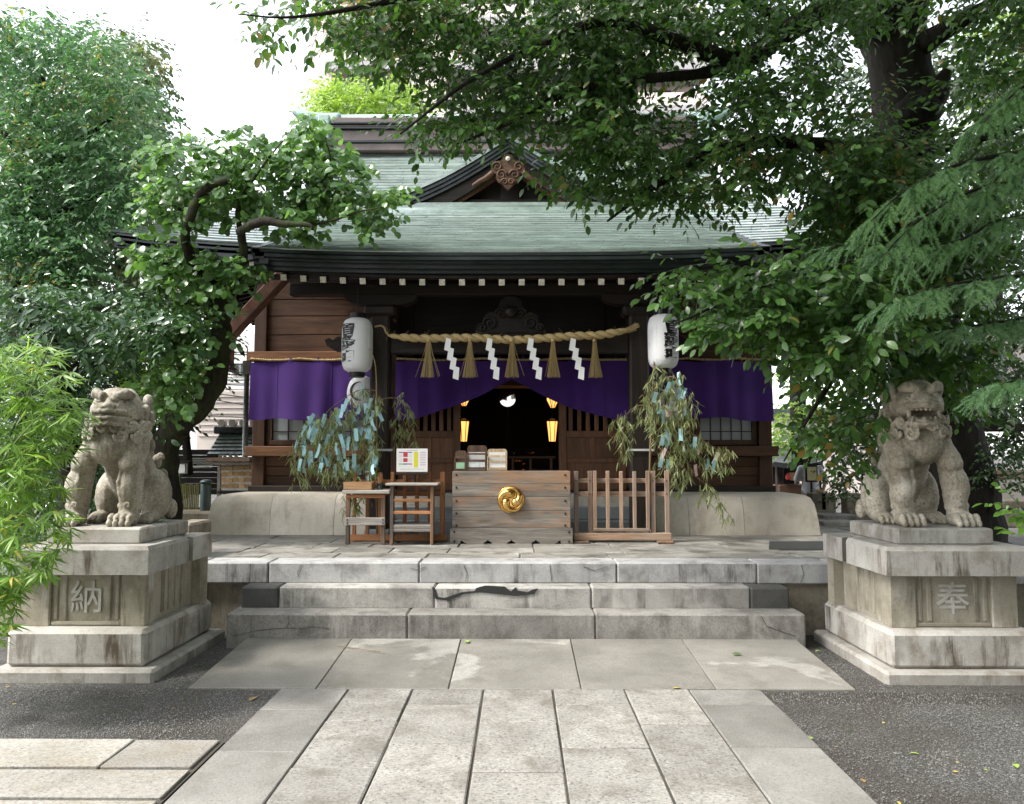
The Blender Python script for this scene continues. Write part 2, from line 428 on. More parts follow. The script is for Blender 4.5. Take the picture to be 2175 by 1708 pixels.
# ------------------------------------------------------------------ terrace and steps
TZ = .626
t = MB(); t.span(-4.8, 4.7, 7.16, 18, -.1, TZ-.09, .002); terr = t.build('terrace', MT['core']); tag(terr, kind='structure')
ex = [-4.6, -3.5, -2.79, -2.2, -.878, .851, 2.073, 2.72, 3.5, 4.6]
for a, c in zip(ex[:-1], ex[1:]): slab(terr, a, c, 7.08, 7.40, TZ, .183, MT['edge'], name='edge_stone', gap=.006, jit=.002, bev=.012)
y = 7.40; k = 0
for d in (.40, .44, .42, .45, .4, .5, .5, .6):
    x = -4.75 + random.uniform(-.4, 0)
    while x < 4.6:
        w = random.uniform(.5, .95)
        if not (1.72 < x + w/2 < 2.6 and 1 == 2): slab(terr, x, min(x+w, 4.7), y, y+d, TZ, .08, MT['terrace'], gap=.009, jit=.004, bev=.008)
        x += w
    y += d
def crack(pts, w=.006):
    """a thin dark line of broken stone on a vertical face"""
    b = MB()
    for p, q in zip(pts[:-1], pts[1:]): b.bar(p, q, .004, w*random.uniform(.6, 1.3), .001)
    return b
st = thing('stone_step', 'rough grey granite step, lowest of the stair before the shrine', 'step', (0, 6.75, 0))
def lo(o, p=st): o.location = Vector(o.location) - p.location; return o
for a, c in ((-2.402, -.915), (-.915, .62), (.62, 2.331)): lo(slab(st, a, c, 6.633, 7.0, .27, .34, MT['step_low'], name='block', gap=.003, jit=.002, bev=.014))
s2 = thing('stone_step', 'pale granite step with dark end blocks and a black repair patch', 'step', (0, 7, 0))
for a, c, m in ((-2.366, -2.045, 'step_dark'), (-2.045, -.72, 'step'), (-.72, .61, 'step'), (.61, 1.953, 'step'), (1.953, 2.282, 'step_dark')):
    lo(slab(s2, a, c, 6.877 - (.004 if m == 'step_dark' else 0), 7.2, .447, .19, MT[m], name='dark_block' if m == 'step_dark' else 'block', gap=.004, jit=.002, bev=.014), s2)
tp = [(917, 1247), (925, 1272), (952, 1276), (985, 1262), (1020, 1258), (1060, 1262), (1095, 1266), (1135, 1262), (1142, 1250), (1132, 1252), (1120, 1258), (1098, 1254), (1096, 1247), (1085, 1256), (1072, 1246), (1030, 1244), (1012, 1249), (1008, 1255), (980, 1258), (945, 1270), (930, 1268), (924, 1250)]
b = MB(); pl = [at(px, py, 6.876) for px, py in tp]
b.prism([(p.x, p.z - .0) for p in pl], 6.872, 6.884); o = b.build('repair_patch', MT['tar'], s2); o.location = -s2.location
# cracks of the lowest step and the terrace edge
def px_crack(parent, pts, Y, w=.0035):
    b = crack([at(x, y, Y) for x, y in pts], w); o = b.build('crack', MT['tar'], parent)
    o.location = -parent.location; return o
px_crack(st, [(495, 1352), (520, 1345), (545, 1340), (575, 1336), (608, 1334), (615, 1322), (612, 1308)], 6.632)
px_crack(st, [(608, 1334), (640, 1336), (665, 1331), (700, 1336)], 6.632, .003)
px_crack(st, [(1618, 1310), (1628, 1330), (1660, 1342), (1690, 1352)], 6.632, .004)
for pts in ([(985, 1200), (992, 1218), (988, 1238)], [(870, 1206), (885, 1210), (905, 1204)], [(1240, 1204), (1262, 1212), (1290, 1204)], [(1702, 1200), (1708, 1220), (1700, 1238)], [(640, 1198), (632, 1215), (634, 1225)], [(1168, 1200), (1172, 1236)]):
    b = crack([at(x, y, 7.078) for x, y in pts], .0032); b.build('crack', MT['tar'], terr)

# ------------------------------------------------------------------ lion pedestals
def text_mesh(body, size, ext, m, bevel=0):
    cu = bpy.data.curves.new('inscription', 'FONT'); cu.body = body; cu.size = size; cu.extrude = ext; cu.align_x = 'CENTER'; cu.align_y = 'CENTER'
    cu.bevel_depth = bevel; cu.resolution_u = 3
    to = bpy.data.objects.new('tmp', cu); COL.objects.link(to)
    dg = bpy.context.evaluated_depsgraph_get(); me = bpy.data.meshes.new_from_object(to.evaluated_get(dg))
    bpy.data.objects.remove(to); bpy.data.curves.remove(cu)
    me.materials.clear(); me.materials.append(m); return me
def pedestal(side, letter, label):
    cx = 3.1 if side > 0 else -3.125
    k_ = 1 if side > 0 else .955
    p = thing('stone_pedestal', label, 'pedestal', (cx, 6.3, 0))
    def part(name, x0, x1, y0, y1, z0, z1, m, b=.015):
        x0 *= k_; x1 *= k_; q = MB(); V, Fs = chamfer_box(x1-x0, y1-y0, z1-z0, b)
        V = [(x+random.uniform(-.002, .002), y+random.uniform(-.002, .002), z) for x, y, z in V]; q.add(V, Fs, Matrix.Translation(((x0+x1)/2, (y0+y1)/2 - 6.3, (z0+z1)/2)))
        return q.build(name, MT[m], p, fix=False)
    part('footing', -.585, .62, 5.625, 7.0, -.12, .075, 'ped', .02)
    part('base_block', -.515, .52, 5.70, 6.93, .072, .334, 'ped', .03)
    part('die', -.43, .43, 5.845, 6.80, .33, .715, 'ped_die', .006)
    for sx in (-1, 1):
        for yy in (5.82, 6.825):
            part('pilaster', min(sx*.27, sx*.452), max(sx*.27, sx*.452), yy-.0, yy + (.13 if yy < 6 else -.13), .332, .712, 'ped_die', .006)
    part('sill', -.265, .265, 5.829, 5.86, .338, .366, 'ped_die', .006)
    for sx in (-1, 1):
        for w0, w1 in ((.15, .185), (.215, .25)):
            part('moulding', min(sx*w0, sx*w1), max(sx*w0, sx*w1), 5.833, 5.86, .375, .70, 'ped_die', .008)
    for sy in (6.12, 6.24, 6.36, 6.48):                    # fluting of the side panels
        for sx in (-1, 1): part('moulding', min(sx*.425, sx*.438), max(sx*.425, sx*.438), sy, sy+.05, .375, .70, 'ped_die', .005)
    # cap, its rear inner corner broken away
    hi = -side
    q = MB(); xi, xo = -.52*side*-1*-1, .52*side
    inner = -.515*side*k_; outer = .515*side*k_
    poly = [(inner, -.58), (outer, -.58), (outer, .6), (inner*.55, .6), (inner*.75, .22), (inner, .12)]
    low = MB(); low.prism_z([(x, y) for x, y in poly], .712, .885)
    n = len(poly); top = [(x*.965, y*.965) for x, y in poly]
    o0 = len(low.v); low.v += [(x, y, .912) for x, y in top]; low.f = [f for f in low.f if f != [n+i for i in range(n)]]
    low.f.append([o0+i for i in range(n)])
    for i in range(n): low.f.append([n+i, n+(i+1) % n, o0+(i+1) % n, o0+i])
    low.build('cap', MT['ped'], p)
    q = MB(); q.prism_z([(inner*1.0, .2), (inner*.8, .27), (inner*.62, .56), (inner*.64, .6), (inner, .6)], .712, .90)
    q.build('broken_cap_piece', MT['ped'], p)
    for a, c, zt in ((-.40, .05, 1.028), (.055, .45, 1.022)):
        q = MB(); V, Fs = chamfer_box(.70, c-a, zt-.908, .014); q.add(V, Fs, Matrix.Translation((0, (a+c)/2, (zt+.908)/2))); q.build('plinth_slab', MT['ped'], p, fix=False)
    lm = text_mesh(letter, .245, .006, MT['letter'], .002)
    o = inst('inscription', lm, p, (0, 5.842 - 6.3, .522), (math.pi/2, 0, 0))
    return p
pedestal(-1, '納', 'stone pedestal inscribed 納 under the closed-mouth lion dog')
pedestal(1, '奉', 'stone pedestal inscribed 奉 under the open-mouth lion dog')
# ------------------------------------------------------------------ the shrine hall
def copper_mat():
    m, nt, b = new_mat('copper_roof', .32, .6); v = coords(nt)
    n1 = noise(nt, v, 2.5, 6, .65); n2 = noise(nt, nd(nt, 'VectorMath', {0: v, 1: (1, 2.2, 2.2)}, operation='MULTIPLY').outputs[0], 4.5, 6, .72)
    c = ramp(nt, n1, [(.25, (.18, .23, .205)), (.5, (.29, .36, .325)), (.75, (.42, .49, .455))])
    c = mix(nt, ramp(nt, n2, [(.5, 0), (.7, .6)]), c, (.1, .12, .105))
    c = rand_tint(nt, c, .8, 1.2); out(nt, b, c, nd(nt, 'MapRange', {'Value': n2, 'To Min': .2, 'To Max': .45}).outputs[0])
    b.inputs['Coat Weight'].default_value = .9; b.inputs['Coat Roughness'].default_value = .14; b.inputs['Coat IOR'].default_value = 1.9; b.inputs['Metallic'].default_value = .25
    bump(nt, b, n2, .15, .01); return m
MT['copper'] = copper_mat()
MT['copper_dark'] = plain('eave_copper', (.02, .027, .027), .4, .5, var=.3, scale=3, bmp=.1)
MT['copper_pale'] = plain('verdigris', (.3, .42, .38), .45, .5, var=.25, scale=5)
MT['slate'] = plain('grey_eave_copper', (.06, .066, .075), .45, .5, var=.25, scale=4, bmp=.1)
MT['ridge'] = plain('ridge_copper', (.17, .13, .125), .5, .4, var=.2, scale=3)
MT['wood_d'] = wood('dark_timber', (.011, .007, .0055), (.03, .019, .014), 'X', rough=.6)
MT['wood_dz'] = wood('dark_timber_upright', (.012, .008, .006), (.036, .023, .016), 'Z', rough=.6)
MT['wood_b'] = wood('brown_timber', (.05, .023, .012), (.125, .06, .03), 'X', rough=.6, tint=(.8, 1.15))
MT['wood_bz'] = wood('brown_timber_upright', (.04, .019, .01), (.095, .045, .023), 'Z', rough=.6)
MT['wood_o'] = wood('orange_timber', (.12, .052, .023), (.25, .118, .056), 'X', rough=.6)
MT['wood_door'] = wood('door_timber', (.1, .045, .022), (.19, .09, .045), 'Z', rough=.55)
MT['endpaint'] = plain('white_end_paint', (.62, .58, .48), .8, .2, var=.22, scale=40)
MT['gutter'] = plain('brown_painted_copper', (.1, .048, .034), .3, .5, var=.3, scale=9, bmp=.1)
MT['frost'] = plain('frosted_glass', (.3, .33, .35), .35, .5, var=.05)
MT['black'] = plain('black_lacquer', (.008, .008, .009), .4, .4)
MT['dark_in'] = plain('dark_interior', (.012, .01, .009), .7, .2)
def gold_mat():
    m, nt, b = new_mat('gold', .25); b.inputs['Metallic'].default_value = 1; v = coords(nt)
    out(nt, b, ramp(nt, noise(nt, v, 9, 4), [(.3, (.55, .3, .07)), (.7, (.85, .56, .2))])); return m
MT['gold'] = gold_mat()
def cloth_mat(name, col):
    m, nt, b = new_mat(name, .85, .2); v = coords(nt); b.inputs['Sheen Weight'].default_value = .3
    w1 = nd(nt, 'TexWave', {'Vector': v, 'Scale': 220.}, wave_type='BANDS', bands_direction='Z').outputs['Fac']
    c = ramp(nt, noise(nt, v, 2.5, 5), [(.3, [x*.8 for x in col]), (.7, [x*1.1 for x in col])]); out(nt, b, c)
    bump(nt, b, mix(nt, .7, w1, noise(nt, v, 300, 2)), .12, .002); return m
MT['purple'] = cloth_mat('purple_cloth', (.058, .017, .16))
MT['rope'] = None

HX = -.1
hall = thing('shrine_hall', 'wooden shrine hall with green copper roof and purple curtained front', 'shrine', (HX, 10.4, TZ))
def H(o):                                            # world-built mesh under the hall
    o.location = -hall.location; return o
def hp(name, mb, m, parent=None, smooth=False):
    if parent is None: return H(mb.build(name, MT[m], hall, smooth))
    return mb.build(name, MT[m], parent, smooth)
# ---- stone plinth, left and right of the stair, with rounded shoulders
def plinth_block(x0, x1, slope0=0, slope1=0):
    prof = [(0, TZ), (.03, TZ+.2), (.07, TZ+.36), (.12, TZ+.43), (.2, TZ+.465), (.34, TZ+.475), (1.0, TZ+.475)]
    b = MB(); o = 0
    for k, (dy, z) in enumerate(prof):
        sx0 = slope0*(dy if dy < .4 else .4); sx1 = slope1*(dy if dy < .4 else .4)
        b.v += [(x0 + sx0, 9.515 + dy, z), (x1 - sx1, 9.515 + dy, z)]
    n = len(prof)
    for k in range(n-1): b.f.append([2*k, 2*k+1, 2*k+3, 2*k+2])
    b.v += [(x0 + slope0*.4, 10.5, TZ), (x1 - slope1*.4, 10.5, TZ)]
    b.f.append([2*i for i in range(n)] + [2*n]); b.f.append(list(reversed([2*i+1 for i in range(n)] + [2*n+1])))
    b.f.append([2*n-2, 2*n-1, 2*n+1, 2*n]); b.f.append([0, 2*n, 2*n+1, 1])
    return smooth_by_angle(b.build('plinth_stone', MT['plinth'], plinth), 40)
pl = MB(); pl.span(-3.35, 3.15, 10.0, 17, TZ-.02, TZ+.46, .002); plinth = H(pl.build('plinth', MT['plinth'], hall))
for a, c, s0, s1 in ((-3.715, -2.96, .55, 0), (-2.955, -2.2, 0, 0), (-2.195, -1.75, 0, 0), (1.62, 2.0, 0, 0), (2.005, 2.65, 0, 0), (2.655, 3.54, 0, .55)): plinth_block(a, c, s0, s1)
for k in range(3):                                   # stair between them
    b = MB(); b.span(-1.745, 1.615, 9.62 + k*.24, 10.3, TZ + k*.155, TZ + (k+1)*.155, .008); hp('stair_tread', b, 'stair')
# ---- wall: posts, rails, boards
WY = 10.4; FZ = TZ + .475
wb = MB(); wb.span(-3.4, 3.2, WY+.1, WY+.16, FZ, 4.2, .002)
# back board with the door opening left free
wall = MB(); wall.span(-3.4, -1.40, WY+.09, WY+.14, FZ, 4.2, .002); wall.span(1.14, 3.2, WY+.09, WY+.14, FZ, 4.2, .002); wall.span(-1.39, 1.13, WY+.09, WY+.14, 2.9, 4.2, .002)
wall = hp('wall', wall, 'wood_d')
for x0, x1 in ((-3.47, -3.31), (3.10, 3.265), (-1.76, -1.60), (1.40, 1.56)):
    b = MB(); b.span(x0, x1, WY-.03, WY+.14, FZ+.05, 4.0, .008); hp('post', b, 'wood_bz')
for sx, a, c in ((-1, -3.31, -1.76), (1, 1.56, 3.10)):
    zs = [2.915, 3.15, 3.40, 3.62, 3.85]
    for z0, z1 in zip(zs[:-1], zs[1:]):
        b = MB(); b.span(a, c, WY+.035, WY+.085, z0+.004, z1-.004, .006); hp('plank', b, 'wood_b', wall)
    for z0, z1 in ((1.17, 1.30), (1.304, 1.42), (1.424, 1.55)):
        b = MB(); b.span(a, c, WY+.035, WY+.085, z0, z1, .006); hp('plank', b, 'wood_b', wall)
    b = MB(); b.span(a-.18 if sx < 0 else a, c if sx < 0 else c+.18, WY-.10, WY+.03, FZ, FZ+.075, .008); hp('base_beam', b, 'wood_d')
    b = MB(); b.span(a-.22 if sx < 0 else a-.05, c if sx < 0 else c+.22, WY-.13, WY+.02, 1.555, 1.685, .008); hp('rail', b, 'wood_o' if sx < 0 else 'wood_b')
    b = MB(); b.span(a-.22 if sx < 0 else a-.05, c if sx < 0 else c+.22, WY-.11, WY+.03, 2.79, 2.912, .008); hp('rail', b, 'wood_o' if sx < 0 else 'wood_b')
    # window strip
    wx0, wx1 = (-3.22, -2.0) if sx < 0 else (2.35, 3.02)
    wd = MB(); wd.span(wx0-.06, wx1+.06, WY+.0, WY+.06, 1.70, 1.765, .005); wd.span(wx0-.06, wx1+.06, WY+.0, WY+.06, 2.2, 2.26, .005)
    wd.span(wx0-.06, wx0, WY+.0, WY+.06, 1.765, 2.2, .005); wd.span(wx1, wx1+.06, WY+.0, WY+.06, 1.765, 2.2, .005)
    win = hp('window', wd, 'wood_bz')
    k = 6 if sx < 0 else 5; dw = (wx1-wx0)/k
    for i in range(k):
        for z0, z1 in ((1.767, 1.87), (1.882, 2.198)):
            b = MB(); b.span(wx0+i*dw+.006, wx0+(i+1)*dw-.006, WY+.032, WY+.04, z0, z1, .001); hp('pane', b, 'frost', win)
    for i in range(1, k):
        b = MB(); b.span(wx0+i*dw-.0055, wx0+i*dw+.0055, WY+.015, WY+.045, 1.767, 2.198, .001); hp('mullion', b, 'wood_bz', win)
    b = MB(); b.span(wx0, wx1, WY+.018, WY+.042, 1.871, 1.881, .001); hp('mullion', b, 'wood_bz', win)
    b = MB(); b.span(a, wx0-.065, WY+.035, WY+.08, 1.69, 2.79, .004); hp('plank', b, 'wood_b', wall)
# left side wall seen past the corner
b = MB(); b.span(-3.46, -3.40, WY+.14, 16.4, FZ, 4.2, .002); hp('side_wall', b, 'wood_b')
b = MB(); b.span(3.2, 3.26, WY+.14, 16.4, FZ, 4.2, .002); hp('side_wall', b, 'wood_b')
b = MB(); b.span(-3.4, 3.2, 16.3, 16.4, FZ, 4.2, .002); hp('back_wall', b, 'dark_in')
# doors: lattice above, boards below
def door(x0, x1, n):
    d = MB(); z0, z1 = FZ+.02, 2.75; y = WY+.03
    d.span(x0, x0+.10, y, y+.05, z0, z1, .004); d.span(x1-.10, x1, y, y+.05, z0, z1, .004)
    for za, zb in ((z0, z0+.09), (1.47, 1.53), (1.80, 1.885), (z1-.08, z1)): d.span(x0+.1, x1-.1, y+.001, y+.049, za, zb, .004)
    do = hp('door', d, 'wood_door')
    w = (x1-x0-.2)/n
    for i in range(n):
        xc = x0+.1+(i+.5)*w
        b = MB(); b.span(xc-.026, xc+.026, y+.008, y+.042, 1.886, z1-.081, .003); hp('bar', b, 'wood_door', do)
    for za, zb in ((z0+.09, 1.47), (1.53, 1.80)):
        for i in range(2):
            xa = x0+.1+i*(x1-x0-.2)/2
            b = MB(); b.span(xa+.003, xa+(x1-x0-.2)/2-.003, y+.014, y+.032, za+.001, zb-.001, .003); hp('panel', b, 'wood_door', do)
        b = MB(); xm = (x0+x1)/2; b.span(xm-.03, xm+.03, y+.004, y+.04, za+.001, zb-.001, .003); hp('stile', b, 'wood_door', do)
door(-1.585, -.765, 6); door(.515, 1.39, 6)
b = MB(); b.span(-1.6, 1.4, WY-.08, WY+.1, FZ-.02, FZ+.02, .004); hp('sill', b, 'wood_d')
# room inside
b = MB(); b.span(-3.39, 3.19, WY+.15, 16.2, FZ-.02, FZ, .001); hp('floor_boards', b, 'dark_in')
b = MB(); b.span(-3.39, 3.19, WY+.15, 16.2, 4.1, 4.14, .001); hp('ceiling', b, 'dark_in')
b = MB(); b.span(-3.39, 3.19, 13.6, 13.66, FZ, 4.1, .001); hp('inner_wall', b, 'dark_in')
# ---- porch: pillars, beams, brackets, carved panel
for px in (-1.634, 1.403):
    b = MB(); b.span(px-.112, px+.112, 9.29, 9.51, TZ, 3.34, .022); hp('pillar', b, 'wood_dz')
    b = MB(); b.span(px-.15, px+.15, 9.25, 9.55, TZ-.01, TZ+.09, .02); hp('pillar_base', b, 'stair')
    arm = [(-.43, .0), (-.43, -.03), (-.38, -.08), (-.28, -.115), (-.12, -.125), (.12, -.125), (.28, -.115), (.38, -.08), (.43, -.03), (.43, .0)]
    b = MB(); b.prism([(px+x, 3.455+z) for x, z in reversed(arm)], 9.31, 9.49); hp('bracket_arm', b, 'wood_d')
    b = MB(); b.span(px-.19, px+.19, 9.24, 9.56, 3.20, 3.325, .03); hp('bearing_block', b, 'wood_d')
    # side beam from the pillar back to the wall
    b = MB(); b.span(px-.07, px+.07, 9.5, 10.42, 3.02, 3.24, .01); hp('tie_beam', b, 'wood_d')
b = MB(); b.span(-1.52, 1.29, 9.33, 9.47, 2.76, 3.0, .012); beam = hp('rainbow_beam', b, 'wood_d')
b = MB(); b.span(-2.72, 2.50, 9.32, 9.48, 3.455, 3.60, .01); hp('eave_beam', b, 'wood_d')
for sx in (-1, 1):                                    # curved beam noses beyond the pillars
    px = -1.634 if sx < 0 else 1.403
    ns = [(0, 0), (.25, .0), (.42, -.03), (.52, .03), (.55, .10), (.5, .13), (.46, .09), (.4, .14), (0, .16)]
    b = MB(); b.prism([(px+sx*(.11+x), 2.82+z) for x, z in ns], 9.34, 9.46); hp('beam_nose', b, 'wood_d')
# carved panel between beam and eave: cloud scrolls and a boss
b = MB()
b.prism([(HX+x, 3.0+z) for x, z in [(-.42, .01), (.42, .01), (.40, .09), (.3, .14), (.33, .2), (.24, .26), (.17, .24), (.13, .38), (.05, .445), (-.05, .445), (-.13, .38), (-.17, .24), (-.24, .26), (-.33, .2), (-.3, .14), (-.40, .09)]], 9.37, 9.43)
kp = hp('carved_panel', b, 'wood_d')
for sx in (-1, 1):
    for cx_, cz_, r in ((.24, .12, .085), (.11, .24, .07), (.34, .07, .05)):
        pts = [(HX+sx*(cx_+r*(1-k/26)*math.cos(k*.42)), 9.355, 3.0+cz_+r*(1-k/26)*math.sin(k*.42)) for k in range(22)]
        b = MB(); b.tube(pts, .014, 5); hp('scroll', b, 'wood_d', kp, True)
b = MB(); b.lathe([(0.001, 0), (.05, .01), (.075, .04), (.06, .075), (.001, .09)], n=12, M=Matrix.Translation((HX, 9.365, 3.25)) @ Matrix.Rotation(math.pi/2, 4, 'X')); hp('boss', b, 'wood_d', kp, True)
# ---- roof surfaces
def S_porch(x, s):
    e = abs(x-HX+.0)/2.86
    return Vector((x, 8.70 + 2.72*s, 3.80 + 1.26*(.80*s + .20*s*s) + .055*e**3*(1-s)))
def S_main(x, s):
    e = max(0, (abs(x-HX)-2.6)/2.7)
    return Vector((x, 10.2 + 3.3*s, 4.30 + 2.5*(.80*s + .20*s*s) + .2*e**2*max(0, 1-s*1.6)))
roof = hp('roof', MB().grid(lambda u, v: S_main(HX - 5.2 + 10.4*u, 0) + Vector((0, .05, -.2)) if v == 0 else S_main(HX - 5.2 + 10.4*u, 0) + Vector((0, .05, -.06)), 24, 1), 'slate')
NRM = Vector((0, -.42, .9))
def course(S, s0, s1, xa0, xb0, xa1, xb1, nseg, lift, m, name='roof_course'):
    b = MB(); jb = random.uniform(-.002, .002)
    us = [(i/nseg, 0) for i in range(nseg+1)]; W_ = abs(xb0-xa0); ph = random.uniform(0, .6); du = .006/W_; x = ph
    while x < W_-.1: us += [(x/W_-du, 0), (x/W_, 1), (x/W_+du, 0)]; x += random.uniform(.5, .75)      # sheet joints
    us = sorted(q for q in us if 0 <= q[0] <= 1); jj = 0
    for u, sm_ in us:
        x0 = xa0+(xb0-xa0)*u; x1 = xa1+(xb1-xa1)*u
        if sm_: jj = random.uniform(-.003, .003)
        dz = -.009*sm_ + jj*(1-sm_)
        b.v += [tuple(S(x0, s0)+NRM*(lift-.022)), tuple(S(x0, s0)+NRM*(lift+jb+dz)), tuple(S(x1, min(1, s1))+NRM*(.002+dz*.6))]
    for i in range(len(us)-1):
        a = 3*i; b.f.append([a, a+3, a+4, a+1]); b.f.append([a+1, a+4, a+5, a+2])
    return hp(name, b, m, roof)
NP = 23
for k in range(NP):
    s0, s1 = k/NP, (k+1)/NP
    nj = 1
    course(S_porch, s0, s1+.01, HX-2.86, HX+2.86, HX-2.86, HX+2.86, 14, .014, 'copper')
xl = lambda s: 5.25 - 3.3*s if s < .6 else 3.27
NMn = 34
for k in range(NMn):
    s0, s1 = k/NMn, (k+1)/NMn
    course(S_main, s0, s1+.008, HX-xl(s0), HX+xl(s0), HX-xl(s1), HX+xl(s1), 16, .014, 'copper')
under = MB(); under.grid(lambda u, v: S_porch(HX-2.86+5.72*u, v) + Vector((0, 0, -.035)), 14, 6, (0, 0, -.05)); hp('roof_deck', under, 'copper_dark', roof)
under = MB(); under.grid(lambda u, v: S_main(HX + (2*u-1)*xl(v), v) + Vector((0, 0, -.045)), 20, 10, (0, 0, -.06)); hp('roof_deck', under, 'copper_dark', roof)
back = MB(); back.grid(lambda u, v: Vector((HX + (2*u-1)*xl(v), 27.3 - S_main(HX + (2*u-1)*xl(v), v).y - .3, S_main(HX + (2*u-1)*xl(v), v).z)), 10, 8, (0, 0, -.06)); hp('roof_deck', back, 'copper', roof)
for sx in (-1, 1):                                    # hip slopes at the sides
    def side(u, v):
        Yf = 10.2 + 3.3*.6*v; yy = Yf + (27 - 2*Yf)*u; z = S_main(HX + sx*xl(.6*v), .6*v).z
        e = abs(2*u-1); z -= (.2*(1-e**3))*(1-v) * .8
        return Vector((HX + sx*xl(.6*v), yy, z))
    b = MB(); b.grid(side, 12, 8, (0, 0, -.05)); hp('hip_roof', b, 'copper', roof)
    # eave fascia of the side, layered
    for q, (dz, dx) in enumerate(((-.075, 0), (-.135, -.05), (-.19, -.10))):
        b = MB(); b.grid(lambda u, v: side(u, 0) + Vector((sx*dx + sx*.0, 0, dz + .058*v)), 12, 1, (-sx*.10, 0, 0)); hp('eave_fascia', b, 'slate', roof)
    # rafters of the side eave with boards above
    b = MB(); b.grid(lambda u, v: Vector((HX + sx*(5.12 - 1.75*v), 10.4+1.8*v + (6.2-3.6*v)*u, side(u, 0).z - .2 + .42*v)), 10, 1, (0, 0, .02)); hp('soffit', b, 'wood_d', roof)
    for i in range(26):
        yy = 10.55 + i*.235; u = (yy - 10.2)/6.6; z = side(u, 0).z
        k_ = min(1.0, max(.12, (yy-10.35)/1.7), max(.12, (16.75-yy)/1.7))
        b = MB(); b.bar((HX+sx*5.06, yy, z-.245), (HX+sx*(5.06-1.7*k_), yy, z-.245+.41*k_), .075, .085, .006); hp('rafter', b, 'wood_d')
    # gable end wall
    b = MB(); b.add([(HX+sx*3.2, 12.0, 5.7), (HX+sx*3.2, 15.0, 5.7), (HX+sx*3.2, 13.5, 6.8)], [[0, 1, 2]]); hp('gable_end', b, 'wood_d', roof)
    # hip rafter with painted tip
    b = MB(); b.bar((HX+sx*5.03, 10.42, 4.17), (HX+sx*3.4, 12.0, 4.55), .13, .19, .01); hp('hip_rafter', b, 'wood_d')
    b = MB(); b.bar((HX+sx*5.06, 10.39, 4.163), (HX+sx*5.031, 10.419, 4.17), .115, .175, .003); hp('rafter_tip', b, 'endpaint')
for q, (dz, dy) in enumerate(((-.075, 0), (-.135, .05), (-.19, .10))):          # front eave of the main roof
    b = MB(); b.grid(lambda u, v: S_main(HX-5.2+10.4*u, 0) + Vector((0, dy, dz + .058*v)), 24, 1, (0, .1, 0)); hp('eave_fascia', b, 'slate', roof)
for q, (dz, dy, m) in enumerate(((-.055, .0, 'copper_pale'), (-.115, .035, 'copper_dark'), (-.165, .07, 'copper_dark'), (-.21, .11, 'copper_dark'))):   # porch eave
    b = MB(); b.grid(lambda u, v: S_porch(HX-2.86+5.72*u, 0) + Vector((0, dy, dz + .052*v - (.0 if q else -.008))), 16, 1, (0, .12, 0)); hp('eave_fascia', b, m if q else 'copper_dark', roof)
for sx in (-1, 1):                                    # verge of the porch roof
    for q, (dz, dx) in enumerate(((-.04, 0), (-.1, .05), (-.16, .1))):
        b = MB(); b.grid(lambda u, v: S_porch(HX + sx*(2.875-dx), u) + Vector((0, .0, dz - .01 + .06*v)), 10, 1, (-sx*.1, 0, 0)); hp('verge', b, 'slate', roof)
# porch rafters with painted ends and soffit
rm = MB(); rm.bar((0, 0, 0), (0, 1.75, .72), .07, .072, .005); rme = rm.mesh('rafter', MT['wood_d'])
em = MB(); em.box((0, -.006, -.002), (.066, .012, .068), .002, (math.atan(.41), 0, 0)); eme = em.mesh('rafter_end', MT['endpaint'])
for i in range(24):
    x = HX - 2.53 + i*.2215; e = abs(x-HX)/2.86
    r = inst('rafter', rme, hall); r.location = Vector((x, 8.80, 3.487 + .09*e**3)) - hall.location
    inst('rafter_end', eme, r)
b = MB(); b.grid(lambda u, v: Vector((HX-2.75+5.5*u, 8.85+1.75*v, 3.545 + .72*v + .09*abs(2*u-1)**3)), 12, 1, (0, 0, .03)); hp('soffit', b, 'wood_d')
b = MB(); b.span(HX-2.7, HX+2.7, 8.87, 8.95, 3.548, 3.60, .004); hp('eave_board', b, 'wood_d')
for i in range(46):                                   # small rafters under the main front eave, beside the porch
    x = HX - 4.95 + i*.22
    if abs(x-HX) < 2.75: continue
    zz = S_main(x, 0).z
    b = MB(); b.bar((x, 10.33, zz-.25), (x, 11.0, zz+.03), .07, .08, .005); r = hp('rafter', b, 'wood_d')
    b = MB(); b.box((x, 10.322, zz-.252), (.062, .012, .07), .002); hp('rafter_end', b, 'endpaint', r)
